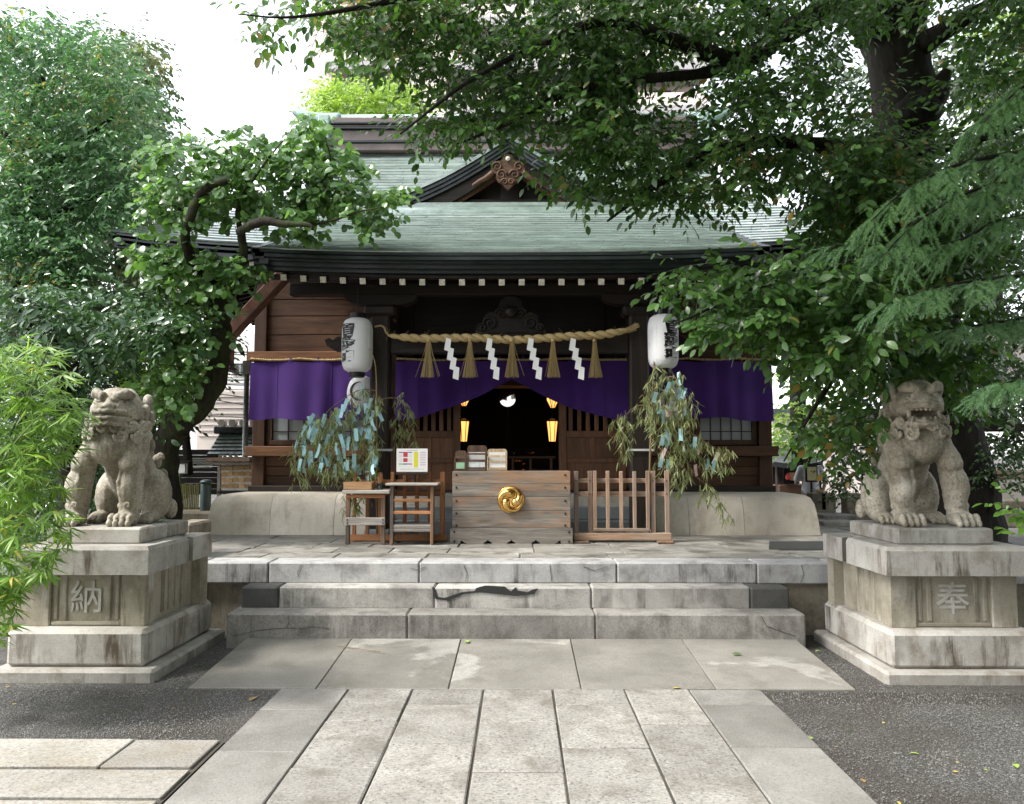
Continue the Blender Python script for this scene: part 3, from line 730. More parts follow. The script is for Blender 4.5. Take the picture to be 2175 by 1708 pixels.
# ---- gable over the porch
GX = HX - .04
def gz(t): return 5.2 + .98*(1-t)**1.0 - .10*math.sin(math.pi*t)
gab = hp('gable', MB().prism([(GX-1.55, 5.26), (GX+1.55, 5.26), (GX+1.2, 5.45), (GX, 5.95), (GX-1.2, 5.45)], 11.74, 11.8), 'wood_d')
for sx in (-1, 1):
    prof = [(GX + sx*1.92*t, gz(t)) for t in np.linspace(0, 1, 13)]
    for q, (dz, dy) in enumerate(((.0, 0), (-.055, .03), (-.11, .06), (-.165, .09))):
        b = MB()
        for x, z in prof: b.v += [(x, 11.36+dy, z+dz+.05), (x, 11.36+dy, z+dz-.002), (x, 12.95, z+dz+.05)]
        for i in range(12):
            a = 3*i; b.f += [[a, a+3, a+4, a+1], [a, a+2, a+5, a+3]]
        hp('gable_roof' if q == 0 else 'verge', b, 'slate' if q else 'copper', gab)
    bp = [(x, z-.15) for x, z in prof] + [(GX + sx*1.86*t*1.0, gz(t)-.35 - .02*t) for t in np.linspace(1, 0, 13)]
    b = MB(); b.prism(bp, 11.50, 11.56); hp('barge_board', b, 'wood_d', gab)
    bp = [(x*1.0, z-.35) for x, z in prof[:12]] + [(GX + sx*1.86*t*.98, gz(t)-.41) for t in np.linspace(.9, 0, 10)]
    b = MB(); b.prism(bp, 11.56, 11.6); hp('barge_trim', b, 'wood_b', gab)
b = MB(); b.span(GX-1.7, GX+1.7, 11.62, 11.74, 5.26, 5.36, .01); hp('gable_beam', b, 'wood_d', gab)
b = MB(); b.span(GX-.14, GX+.14, 11.66, 11.74, 5.36, 5.9, .008); hp('gable_strut', b, 'wood_d', gab)
for k, (z0, z1, yy) in enumerate(((5.055, 5.10, 11.33), (5.105, 5.15, 11.36), (5.155, 5.20, 11.40), (5.205, 5.255, 11.45))):
    b = MB(); b.span(GX-1.98, GX+1.98, yy, yy+.4, z0, z1, .004); hp('flashing_course', b, 'copper', gab)
# pendant carving under the apex
pd = [(0, .27), (.06, .25), (.09, .17), (.17, .16), (.235, .10), (.25, .02), (.21, -.03), (.17, -.02), (.18, -.08), (.15, -.14), (.09, -.17), (.05, -.22), (0, -.265)]
poly = [(x, z) for x, z in pd] + [(-x, z) for x, z in reversed(pd[1:-1])]
gc = at(1079, 366, 11.42)
b = MB(); b.prism([(gc.x+x, gc.z+z) for x, z in poly], 11.40, 11.47); pend = hp('pendant', b, 'wood_b', gab)
for sx in (-1, 1):
    for cx_, cz_, r, turn in ((.155, .075, .075, 1), (.095, -.045, .08, -1), (.05, -.15, .05, 1)):
        pts = [(gc.x+sx*(cx_+turn*r*(1-k/24)*math.cos(k*.45)), 11.392, gc.z+cz_+r*(1-k/24)*math.sin(k*.45)) for k in range(21)]
        b = MB(); b.tube(pts, [.017-.0004*k for k in range(21)], 5); hp('scroll', b, 'wood_b', pend, True)
    pts = catmull([(gc.x+sx*.22, 11.43, gc.z-.0), (gc.x+sx*.32, 11.43, gc.z-.08), (gc.x+sx*.42, 11.43, gc.z-.13), (gc.x+sx*.52, 11.43, gc.z-.2)], 4)
    b = MB(); b.tube(pts, [.05, .05, .047, .045, .045, .04, .04, .036, .034, .03, .03, .028, .022], 6); hp('side_scroll', b, 'wood_b', pend, True)
b = MB(); b.lathe([(.001, 0), (.03, .004), (.036, .02), (.03, .035), (.001, .04)], n=12, M=Matrix.Translation((gc.x, 11.40, gc.z+.19)) @ Matrix.Rotation(math.pi/2, 4, 'X')); hp('boss', b, 'endpaint', pend, True)
# gable ridge end
b = MB(); b.tube([(GX, 11.2, 6.36), (GX, 11.5, 6.30), (GX, 12.9, 6.28)], .08, 10); hp('gable_ridge', b, 'ridge', gab, True)
oc = at(1050, 250, 11.3); b = MB()
b.prism([(GX+x, 6.22+z) for x, z in ((-.3, 0), (.3, 0), (.34, .1), (.26, .16), (.2, .3), (.1, .42), (-.1, .42), (-.2, .3), (-.26, .16), (-.34, .1))], 11.28, 11.36); hp('ridge_ornament', b, 'slate', gab)
b = MB(); b.lathe([(.13, 0), (.13, .5)], n=14, M=Matrix.Translation((GX, 11.6, 6.62)) @ Matrix.Rotation(math.radians(78), 4, 'X')); hp('ornament_roll', b, 'slate', gab, True)
# ---- main ridge
RZ = 6.74
for z0, z1, hw, m in ((0, .12, .26, 'ridge'), (.125, .17, .29, 'copper_dark'), (.172, .37, .22, 'ridge'), (.372, .41, .27, 'copper_dark'), (.413, .45, .25, 'ridge'), (.452, .49, .29, 'copper_dark'), (.493, .60, .20, 'ridge')):
    b = MB(); b.span(HX-3.12, HX+3.12, 13.5-hw, 13.5+hw, RZ+z0, RZ+z1, .008); hp('ridge_layer', b, m, roof)
for sx in (-1, 1):
    b = MB(); b.span(HX+sx*3.125, HX+sx*3.32, 13.2, 13.8, RZ-.05, RZ+.62, .02); hp('ridge_end', b, 'copper_pale', roof)
    pts = [(HX+sx*(3.0+x), 13.5, RZ+.63+z) for x, z in ((0, 0), (.3, .0), (.5, .03), (.68, .1), (.82, .2))]
    b = MB(); b.tube(catmull(pts, 4), [.13, .13, .13, .13, .13, .13, .125, .125, .12, .115, .11, .1, .1, .09, .08, .07, .05], 12); hp('ridge_tail', b, 'copper_pale', roof, True)
pts = [(HX-3.1, 13.5, RZ+.63), (HX+3.1, 13.5, RZ+.63)]; b = MB(); b.tube(pts, .1, 10); hp('ridge_roll', b, 'copper_pale', roof, True)
# ---- box gutters that drain the porch roof
for sx in (-1, 1):
    p0 = at(612, 575, 9.7); p1 = at(479, 722, 9.7); dx = 0
    if sx > 0: p0.x = 2*HX - p0.x; p1.x = 2*HX - p1.x
    b = MB(); b.bar(p0, p1 + Vector((0, 0, .02)), .19, .15, .015); gt = hp('gutter', b, 'gutter')
    b = MB(); b.span(p1.x-.085, p1.x+.085, 9.61, 9.79, p1.z-.33, p1.z+.06, .012); hp('spout', b, 'gutter', gt)
    b = MB(); b.span(p1.x-.11, p1.x+.11, 9.585, 9.815, p1.z-.375, p1.z-.335, .008); hp('spout_rim', b, 'gutter', gt)
    b = MB(); b.span(p1.x-.1, p1.x+.1, 9.595, 9.805, p1.z-.10, p1.z-.07, .006); hp('spout_rim', b, 'gutter', gt)
    b = MB(); b.tube([(p1.x+sx*-.25, 9.8, p1.z+.36), (p1.x-sx*.15, 10.4, p1.z+.9)], .012, 6); hp('stay_rod', b, 'black', gt)
    b = MB(); b.bar((p0.x, 9.7, p0.z-.03), (p0.x-sx*.06, 9.7, p0.z+.16), .19, .17, .012); hp('gutter_head', b, 'gutter', gt)
# ---- curtains
def curtain(name_label, x0, x1, ztop, zbot, y, parent=None, amp=.018, seed=0):
    r = random.Random(seed); ph = [r.uniform(0, 6.28) for _ in range(5)]
    def fn(u, v):
        x = x0+(x1-x0)*u; zb = zbot(u) if callable(zbot) else zbot
        w = sum(math.sin(u*(9+7*i)+ph[i])/(1+i) for i in range(5))*amp*(.45+.55*v) + .5*amp*math.sin(u*(x1-x0)*21+ph[1]+1.5*math.sin(u*9))*(.3+.7*v)
        return Vector((x + .012*w, y + w - .03*v, ztop - .012*math.sin(u*18+ph[0]) + (zb-ztop)*v))
    b = MB(); b.grid(fn, 60, 14); o = b.build('curtain', MT['purple'], None, True, fix=False)
    tag(o, name_label, 'curtain')
    n = int((x1-x0)/.3)
    for i in range(n):
        p = fn((i+.5)/n, 0); b = MB(); b.span(p.x-.018, p.x+.018, p.y-.006, p.y+.002, p.z-.01, p.z+.045, .001); b.build('tab', MT['purple'], o)
    for i in range(1, n, 2):
        b = MB(); b.tube([Vector(fn(i/n, v/8))+Vector((0, -.002, 0)) for v in range(9)], .0022, 4); b.build('seam', MT['purple'], o)
    return o
curtain('purple cloth curtain hanging over the left wall of the shrine', -3.47, -1.72, 2.775, lambda u: 2.03 - .012*u, WY-.15, seed=1)
curtain('dark purple curtain over the right wall of the shrine', 1.52, 3.24, 2.775, lambda u: 2.0 + .05*math.sin(u*3.0+.4), WY-.15, seed=2)
curtain('purple curtain drawn up in swags over the shrine doorway', -1.60, 1.40, 2.79, lambda u: 2.03 + .50*max(0, 1-abs(u-.5)/.42)**1.25, WY-.12, amp=.03, seed=3)
def rope_mat(name, a, c):
    m, nt, b = new_mat(name, .85, .2); v = coords(nt)
    f = noise(nt, nd(nt, 'VectorMath', {0: v, 1: (60, 60, 60)}, operation='MULTIPLY').outputs[0], 2.0, 4, .7)
    out(nt, b, rand_tint(nt, ramp(nt, f, [(.3, a), (.7, c)]), .9, 1.1)); bump(nt, b, f, .6, .004); return m
MT['rope'] = rope_mat('straw_rope', (.32, .22, .095), (.62, .48, .25))
MT['straw'] = rope_mat('straw', (.28, .2, .09), (.58, .45, .24))
# hanging cords of the curtains
def twisted(pts, R, r, pitch, m, parent, strands=3, name='strand', n=5):
    P = [np.array(p, float) for p in pts]; L = np.cumsum([0]+[np.linalg.norm(b-a) for a, b in zip(P[:-1], P[1:])])
    N = max(8, int(L[-1]/pitch*9)); objs = []
    for s in range(strands):
        q = []
        for i in range(N+1):
            l = L[-1]*i/N; p = np.array([np.interp(l, L, [a[k] for a in P]) for k in range(3)])
            l2 = min(L[-1], l+.01); d = np.array([np.interp(l2, L, [a[k] for a in P]) - np.interp(max(0, l2-.02), L, [a[k] for a in P]) for k in range(3)]); d /= np.linalg.norm(d)+1e-9
            u = np.array([0, -1., 0]); u -= d*u.dot(d); u /= np.linalg.norm(u); w = np.cross(d, u)
            a = 2*math.pi*(l/pitch + s/strands)
            q.append(p + (u*math.cos(a)+w*math.sin(a))*(R(l/L[-1]) if callable(R) else R))
        b = MB(); b.tube([Vector(x) for x in q], [(r(i/N) if callable(r) else r) for i in range(N+1)], n); objs.append(b.build(name, m, parent, True))
    return objs
for x0, x1, lab in ((-3.47, -1.75, 'twisted cord holding the left purple curtain'), (1.52, 3.24, 'twisted cord holding the right purple curtain'), (-1.58, 1.38, 'twisted cord holding the doorway curtain')):
    t = thing('cord', lab, 'cord', ((x0+x1)/2, WY-.155, 2.80))
    n = 8; pts = [(x0+(x1-x0)*i/n - t.location.x, 0, .012*math.cos(i*2.1)) for i in range(n+1)]
    twisted(pts, .008, .009, .06, MT['rope'], t, 2, n=4)
# ------------------------------------------------------------------ things before the shrine
MT['wbox'] = wood('weathered_box', (.11, .095, .08), (.31, .27, .225), 'X', patch=(.36, .185, .085), patch_amt=.65, scale=.9, rough=.7, bmp=.6, tint=(.97, 1.03))
MT['wbox2'] = wood('weathered_skirt', (.12, .105, .09), (.27, .24, .205), 'X', rough=.7, bmp=.6, tint=(.95, 1.05))
MT['fence_o'] = wood('orange_fence_z', (.22, .085, .03), (.42, .19, .08), 'Z', rough=.65)
MT['fence_ox'] = wood('orange_fence_x', (.22, .09, .032), (.44, .2, .085), 'X', rough=.65)
MT['fence_w'] = wood('worn_fence_z', (.16, .1, .065), (.42, .28, .19), 'Z', patch=(.2, .17, .145), patch_amt=.7, rough=.75, bmp=.6)
MT['fence_wx'] = wood('worn_fence_x', (.2, .12, .075), (.48, .33, .22), 'X', patch=(.3, .26, .22), patch_amt=.7, rough=.75, bmp=.6)
MT['grey_w'] = wood('grey_board', (.22, .2, .175), (.42, .385, .34), 'X', rough=.75)
MT['grey_leg'] = wood('stained_leg', (.045, .038, .033), (.16, .12, .09), 'Z', patch=(.3, .15, .07), patch_amt=.6, rough=.75)
MT['box_w'] = wood('light_box_wood', (.34, .18, .08), (.55, .33, .17), 'X', rough=.6)
MT['nail'] = plain('iron_stud', (.03, .024, .02), .45, .5, .4)
MT['paper'] = plain('white_paper', (.78, .77, .74), .8, .2, var=.04)
MT['white_w'] = plain('shide_paper', (.8, .8, .79), .75, .2, var=.03)

# ---- offering box
ob = thing('offering_box', 'weathered wooden offering box with a golden crest before the shrine', 'box', (-.086, 8.87, TZ))
def op(name, b, m, parent=None, smooth=False):
    o = b.build(name, MT[m] if isinstance(m, str) else m, parent or ob, smooth)
    if parent is None: o.location = -ob.location
    return o
zs = [.79, .975, 1.12, 1.265, 1.395]
for z0, z1 in zip(zs[:-1], zs[1:]):
    b = MB(); b.span(-.716, .546, 8.60, 8.64, z0+.0012, z1-.0012, .004); op('front_board', b, 'wbox')
for xa, xb in ((-.714, -.674), (.504, .544)):
    b = MB(); b.span(xa, xb, 8.641, 9.14, .79, 1.394, .004); op('side_panel', b, 'wbox')
b = MB(); b.span(-.714, .544, 9.141, 9.18, .64, 1.394, .004); op('back_panel', b, 'wbox')
b = MB(); b.span(-.714, .544, 8.641, 9.14, .66, .70, .002); op('bottom', b, 'wbox2')
for i in range(13):
    x = -.64 + i*.0925; b = MB(); b.span(x, x+.05, 8.645, 9.138, 1.352, 1.388, .006); op('slat', b, 'wbox2')
def skirt_poly():
    n = [368, 553, 715, 885, 1052]; P = [(-.737, .79), (-.737, .627)]
    for c in n:
        xc = -.737 + (c-290)/850*1.302
        P += [(xc-.045, .627), (xc-.036, .645), (xc-.012, .655), (xc, .672), (xc+.012, .655), (xc+.036, .645), (xc+.045, .627)] if c not in (368, 1052) else \
             ([(xc-.012, .627), (xc-.004, .668), (xc+.02, .648), (xc+.06, .627)] if c == 368 else [(xc-.06, .627), (xc-.02, .648), (xc+.004, .668), (xc+.012, .627)])
    return P + [(.565, .627), (.565, .79)]
b = MB(); b.prism(skirt_poly(), 8.57, 8.599); op('skirt', b, 'wbox2')
for s_, xx in ((-1, -.737), (1, .536)):
    b = MB(); b.span(xx, xx+.029, 8.60, 9.2, .627, .788, .003); op('skirt', b, 'wbox2')
sm = MB(); sm.lathe([(.012, 0), (.0115, .004), (.008, .009), (.0005, .011)], n=10, M=Matrix.Rotation(math.pi/2, 4, 'X')); sme = sm.mesh('stud', MT['nail'], True)
for cy in (1125, 1213, 1305, 1393, 1477):
    for cx_ in (331, 1088): p = at(868.4+cx_*.305, 665.8+cy*.305, 8.6); inst('stud', sme, ob, p - ob.location)
for cy in (1522, 1588):
    for cx_ in (316, 1114): p = at(868.4+cx_*.305, 665.8+cy*.305, 8.57); inst('stud', sme, ob, p - ob.location)
ec = at(1085, 1061.5, 8.585)
b = MB(); b.lathe([(.001, 0), (.142, 0), (.145, .005), (.138, .011), (.132, .008), (.001, .012)], n=48, M=Matrix.Translation((ec.x, 8.599, ec.z)) @ Matrix.Rotation(math.pi/2, 4, 'X')); crest = op('crest', b, 'gold', None, True)
for k in range(3):
    a0 = math.radians(90 + 120*k); pts = []; rd = []
    for i in range(27):
        f = i/26; a = a0 + math.radians(195)*f; d = .058 + .062*min(1, f*2.2)**.7 if f > 0 else .058
        pts.append((ec.x + d*math.cos(a), 8.586, ec.z + d*math.sin(a))); rd.append(.046*(1-f)**1.15*(1 if i > 1 else .9) + .003)
    b = MB(); b.tube(pts, rd, 10); b.lathe([(.0005, -.046), (.026, -.04), (.04, -.024), (.046, 0), (.04, .024), (.026, .04), (.0005, .046)], n=14, M=Matrix.Translation(pts[0]))
    op('comma', b, 'gold', crest, True)

# ---- leaflet holders on the box
def holder(x0, x1, y0, y1, label, wd, sheets, arch=True):
    p0 = at(x0, y1, 8.74); p1 = at(x1, y0, 8.74); z0 = 1.398
    t = thing('leaflet_holder', label, 'leaflet holder', ((p0.x+p1.x)/2, 8.74, z0)); w = (p1.x-p0.x)/2; h = p1.z - z0
    b = MB(); c = .03
    b.prism([(-w, 0), (w, 0), (w, h-c), (w-c*.4, h-c*.2), (w-c, h), (-w+c, h), (-w+c*.4, h-c*.2), (-w, h-c)], .03, .042); b.build('back_board', wd, t)
    for sx in (-1, 1): b = MB(); b.span(sx*w-.006*(sx > 0)*2+.0, sx*w+.012*(sx < 0), -.05, .029, 0, h*.66, .001); b.build('side', wd, t)
    b = MB(); b.span(-w, w, -.052, .029, 0.0, .012, .001); b.build('bottom', wd, t)
    for fz in (0.06, .36, .62):
        b = MB(); b.span(-w+.012, w-.012, -.045, -.038, h*fz, h*fz+.022, .001); b.build('rail', wd, t)
    for fz0, fz1, m, y in sheets:
        b = MB(); b.span(-w+.018, w-.018, y-.004, y, h*fz0, h*fz1, .0005); b.build('leaflet', m, t)
    return t
wdark = wood('holder_dark', (.08, .045, .028), (.17, .1, .065), 'Z'); wlight = wood('holder_light', (.5, .36, .2), (.68, .53, .34), 'Z')
gsheet = plain('green_sheet', (.3, .5, .32), .7); psheet = plain('pale_print', (.68, .72, .7), .7, var=.18, scale=30)
holder(966, 991, 957, 1001, 'small dark leaflet holder with green slips, leftmost on the offering box', wdark, [(.1, .4, gsheet, -.046), (.42, .75, wdark, .0)])
holder(992, 1034, 946, 1001, 'tall dark wooden leaflet holder with printed leaflets, between two others', wdark, [(.04, .35, psheet, -.034), (.38, .66, MT['paper'], -.02), (.64, .73, psheet, .0)])
holder(1035, 1077, 953.5, 1000, 'pale wooden leaflet holder with white leaflets, rightmost on the offering box', wlight, [(.12, .4, MT['paper'], -.034), (.42, .68, MT['paper'], -.02), (.69, .85, MT['paper'], .0)])
# ---- fences
def fence_px(t, Y, xs, ytop, ybot, wpx, m, name='slat'):
    for x in xs:
        p = at(x, ytop, Y); q = at(x, ybot, Y); w = wpx*Y/PF
        b = MB(); b.span(p.x-w/2, p.x+w/2, Y-.018, Y+.018, max(q.z, TZ+.005), p.z + random.uniform(-.004, .004), .004); o = b.build(name, m, t); o.location = -t.location
def rail_px(t, Y, x0, x1, y0, y1, m, d0=.018, d1=.04, name='rail'):
    a = at(x0, y0, Y); c = at(x1, y1, Y)
    b = MB(); b.span(a.x, c.x, Y+d0, Y+d1, max(c.z, TZ+.004), a.z, .004); o = b.build(name, m, t); o.location = -t.location
lf = thing('fence', 'low orange-brown lattice fence left of the offering box', 'fence', (-1.35, 8.83, TZ))
fence_px(lf, 8.83, [754, 781.5, 808, 834, 860, 886, 913], 1003, 1148, 7.5, MT['fence_o'])
fence_px(lf, 8.83, [940], 1002, 1138, 10.5, MT['fence_o'], 'end_post')
rail_px(lf, 8.83, 748, 944, 1019, 1030, MT['fence_ox']); rail_px(lf, 8.83, 748, 944, 1044, 1054, MT['fence_ox'])
rail_px(lf, 8.83, 745, 950, 1135, 1148, MT['fence_ox'], -.04, -.018, 'base_rail')
for x in (762, 934): rail_px(lf, 8.83, x-9, x+9, 1148, 1156, MT['grey_leg'], -.12, .12, 'foot')
rf = thing('fence', 'low weathered wooden fence right of the offering box', 'fence', (1.15, 8.72, TZ))
D6 = lambda c: 868.4 + c*.305
fence_px(rf, 8.72, [D6(1165), D6(1262), D6(1699), D6(1796)], 1000, 1133, 9.6, MT['fence_w'], 'post')
fence_px(rf, 8.70, [D6(1295), D6(1384), D6(1477), D6(1570), D6(1662)], 1000.5, 1126, 7.6, MT['fence_w'])
rail_px(rf, 8.72, D6(1178), D6(1800), 1016.5, 1026, MT['fence_wx']); rail_px(rf, 8.72, D6(1178), D6(1800), 1044, 1055, MT['fence_wx'])
rail_px(rf, 8.70, D6(1284), D6(1675), 1121.5, 1128.5, MT['fence_wx'], -.03, -.018, 'gate_rail')
rail_px(rf, 8.72, D6(1150), D6(1825), 1131.5, 1147, MT['fence_wx'], -.045, .045, 'base_rail')
for c in (1180, 1760): rail_px(rf, 8.72, D6(c-40), D6(c+70), 1147, 1154.5, MT['grey_leg'], -.13, .13, 'foot')
for t, Y, xs, ys, ss in ((rf, 8.70, [1165, 1262, 1699, 1796], [1165, 1258], 1.0),):
    for c in xs:
        for yy in ys: p = at(D6(c), 665.8+yy*.305, 8.702); inst('nail', sme, t, p - t.location, scale=(.6, .6, .6))
for x in (834, 886, 940):
    for yy in (1024, 1049): p = at(x, yy, 8.812); inst('nail', sme, lf, p - lf.location, scale=(.6, .6, .6))
# ---- tables
D7x = lambda c: 717.9 + c*.14575
D7y = lambda c: 926.3 + c*.14575
def piece(t, name, x0, x1, y0, y1, Yf, Yb, m, b_=.004):
    a = at(x0, y0, Yf); c = at(x1, y1, Yf)
    b = MB(); b.span(a.x, c.x, Yf, Yb, max(c.z, TZ+.003), a.z, b_); o = b.build(name, m, t); o.location = -t.location; return o
wt = thing('writing_table', 'narrow wooden writing table carrying a box and a pen cup', 'table', (-1.72, 8.66, TZ))
piece(wt, 'table_top', D7x(58), D7x(752), D7y(790), D7y(842), 8.44, 8.90, MT['grey_w'], .006)
for c in (140, 655):
    for Yf in (8.5, 8.8): piece(wt, 'leg', D7x(c-26), D7x(c+26), D7y(843), D7y(1600), Yf, Yf+.04, MT['grey_leg'])
piece(wt, 'apron', D7x(120), D7x(690), D7y(850), D7y(905), 8.49, 8.499, MT['fence_ox'])
piece(wt, 'stretcher_board', D7x(108), D7x(684), D7y(1188), D7y(1302), 8.48, 8.499, MT['grey_w'])
for c in (140, 655): piece(wt, 'side_rail', D7x(c-14), D7x(c+14), D7y(1240), D7y(1290), 8.545, 8.79, MT['grey_leg'])
for c in (136, 652):
    for cy in (1220, 1270): inst('nail', sme, wt, at(D7x(c), D7y(cy), 8.479) - wt.location, scale=(.7, .7, .7))
p = at(D7x(80), D7y(785), 8.5); q = at(D7x(490), D7y(672), 8.5)
tb = thing('wooden_box', 'plain pale wooden box on the writing table', 'box', ((p.x+q.x)/2, 8.6, p.z)); hw = (q.x-p.x)/2; hh = q.z-p.z
for nm, a in (('front', (-hw, hw, -.10, -.09)), ('back', (-hw, hw, .10, .11))): b = MB(); b.span(*a, .002, hh, .002); b.build(nm, MT['box_w'], tb)
for sx in (-1, 1): b = MB(); b.span(sx*hw-(.012 if sx > 0 else 0), sx*hw+(.012 if sx < 0 else 0), -.089, .099, .002, hh, .002); b.build('side', MT['box_w'], tb)
b = MB(); b.span(-hw+.013, hw-.013, -.089, .099, .001, .01, .001); b.build('bottom', MT['box_w'], tb)
p = at(D7x(615), D7y(783), 8.58)
cup = thing('pen_cup', 'dark green waisted cup full of pencils on the writing table', 'cup', p)
mc = plain('dark_green_glaze', (.015, .03, .026), .25, .6)
b = MB(); b.lathe([(.03, 0), (.032, .012), (.028, .03), (.024, .045), (.028, .058), (.036, .07), (.037, .076), (.031, .076), (.02, .05)], n=18, caps=True); b.build('cup', mc, cup, True)
for i in range(7):
    a = i*2.4; b = MB(); b.tube([(.006*math.cos(a), .006*math.sin(a), .02), (.028*math.cos(a), .02*math.sin(a), .125+.02*(i % 3))], .0038, 6); b.build('pencil', MT['fence_o'], cup)
nt2 = thing('side_stand', 'slim weathered stand with a shelf, holding the notice board', 'table', (-1.2, 8.66, TZ))
piece(nt2, 'table_top', D7x(690), D7x(1453), D7y(690), D7y(722), 8.42, 8.80, MT['grey_w'])
for c in (782, 1368):
    piece(nt2, 'leg', D7x(c-20), D7x(c+20), D7y(724), D7y(1605), 8.45, 8.49, MT['grey_leg'])
    piece(nt2, 'leg', D7x(c-10), D7x(c+30), D7y(724), D7y(1590), 8.72, 8.76, MT['grey_leg'])
for y0, y1, m in ((915, 957, 'fence_ox'), (1092, 1138, 'fence_ox'), (1350, 1396, 'grey_w')): piece(nt2, 'rail', D7x(802), D7x(1348), D7y(y0), D7y(y1), 8.455, 8.48, MT[m])
piece(nt2, 'shelf', D7x(802), D7x(1348), D7y(1296), D7y(1346), 8.455, 8.75, MT['grey_w'])
# ---- notice board
p0 = at(842, 1003, 8.70); p1 = at(908.5, 953, 8.70)
nb = thing('notice_board', 'white notice with a coloured printed table propped beside the offering box', 'sign', ((p0.x+p1.x)/2, 8.70, p0.z)); W2 = (p1.x-p0.x)/2; HH = p1.z-p0.z
b = MB(); b.span(-W2-.004, W2+.004, .004, .016, -.012, HH+.006, .002); b.build('backing', MT['wood_b'], nb)
b = MB(); b.span(-W2, W2, 0, .0035, .004, HH, .0005); sh = b.build('sheet', MT['paper'], nb)
b = MB(); b.span(-W2-.01, W2+.01, -.014, .018, -.03, -.012, .003); b.build('ledge', MT['wood_d'], nb)
b = MB(); b.span(.02, .04, .02, .04, p1.z*0 - (p0.z - at(900, 1026.9, 8.70).z), 0.1, .002); b.build('prop', MT['wood_d'], nb)
def prt(x0, x1, y0, y1, col, nm='print'):
    """printed patch: positions as fractions of the sheet, from its top left"""
    m = MT.setdefault(('print', col), plain('print', col, .8, .2, var=.1, scale=80))
    b = MB(); b.span(-W2+2*W2*x0, -W2+2*W2*x1, -.0008, -.0001, HH*(1-y1), HH*(1-y0), .0001); b.build(nm, m, sh)
blue, red, yel, pink, grn, gry = (.08, .14, .42), (.5, .06, .08), (.72, .68, .05), (.62, .42, .58), (.25, .5, .18), (.45, .45, .47)
prt(.07, .21, .14, .18, blue); prt(.36, .5, .14, .18, blue); prt(.215, .355, .14, .355, red); prt(.215, .355, .41, .57, red)
prt(.07, .21, .63, .68, grn); prt(.215, .355, .63, .68, blue); prt(.36, .5, .63, .68, (.55, .1, .25)); prt(.56, .69, .14, .8, yel)
for k in range(6): prt(.75, .94, .145+k*.105, .18+k*.105, pink)
for r in range(3):
    for xa in (.08, .38): prt(xa, xa+.11, .23+r*.05, .24+r*.05, gry); prt(xa, xa+.11, .44+r*.05, .45+r*.05, gry)
for k in range(6): prt(.57, .68, .19+k*.1, .197+k*.1, (.5, .45, .1)); prt(.76, .93, .21+k*.105, .217+k*.105, gry)
prt(.34, .66, .07, .095, gry); prt(.06, .5, .74, .75, gry); prt(.12, .9, .86, .88, gry)

# ---- paper lanterns
def lantern_paper():
    m, nt, b = new_mat('lantern_paper', .7, .3); v = coords(nt)
    z = nd(nt, 'SeparateXYZ', {0: nd(nt, 'TexCoord').outputs['Object']}).outputs[2]
    w = nd(nt, 'Math', {0: nd(nt, 'Math', {0: z, 1: 420.}, operation='MULTIPLY').outputs[0]}, operation='SINE').outputs[0]
    out(nt, b, ramp(nt, noise(nt, v, 5, 4), [(.3, (.82, .82, .83)), (.7, (.88, .88, .88))])); bump(nt, b, w, .25, .003)
    tb = nd(nt, 'BsdfTranslucent', {'Color': (.7, .7, .72, 1)}); mx = nd(nt, 'MixShader', {'Fac': .25, 1: b.outputs[0], 2: tb.outputs[0]}); nt.links.new(mx.outputs[0], nt.nodes['Material Output'].inputs['Surface']); return m
MT['lpaper'] = lantern_paper()
def wrap_text(body, size, R, zc, a0, m, parent, bold=.006, squash=.85, name='lettering'):
    cu = bpy.data.curves.new('t', 'FONT'); cu.body = body; cu.size = size; cu.align_x = 'CENTER'; cu.align_y = 'CENTER'; cu.offset = bold; cu.resolution_u = 3; cu.fill_mode = 'FRONT'; cu.space_line = .88
    to = bpy.data.objects.new('tmp', cu); COL.objects.link(to); dg = bpy.context.evaluated_depsgraph_get(); me = bpy.data.meshes.new_from_object(to.evaluated_get(dg))
    bpy.data.objects.remove(to); bpy.data.curves.remove(cu)
    bm = bmesh.new(); bm.from_mesh(me); bmesh.ops.triangulate(bm, faces=bm.faces)
    for _ in range(2): bmesh.ops.subdivide_edges(bm, edges=[e for e in bm.edges if e.calc_length() > .02], cuts=1)
    for v in bm.verts:
        x, y = v.co.x*squash, v.co.y; a = a0 + x/R; r = R(zc+y) if callable(R) else R
        v.co = (r*math.sin(a), -r*math.cos(a), zc+y)
    bm.to_mesh(me); bm.free(); me.materials.clear(); me.materials.append(m)
    return inst(name, me, parent)
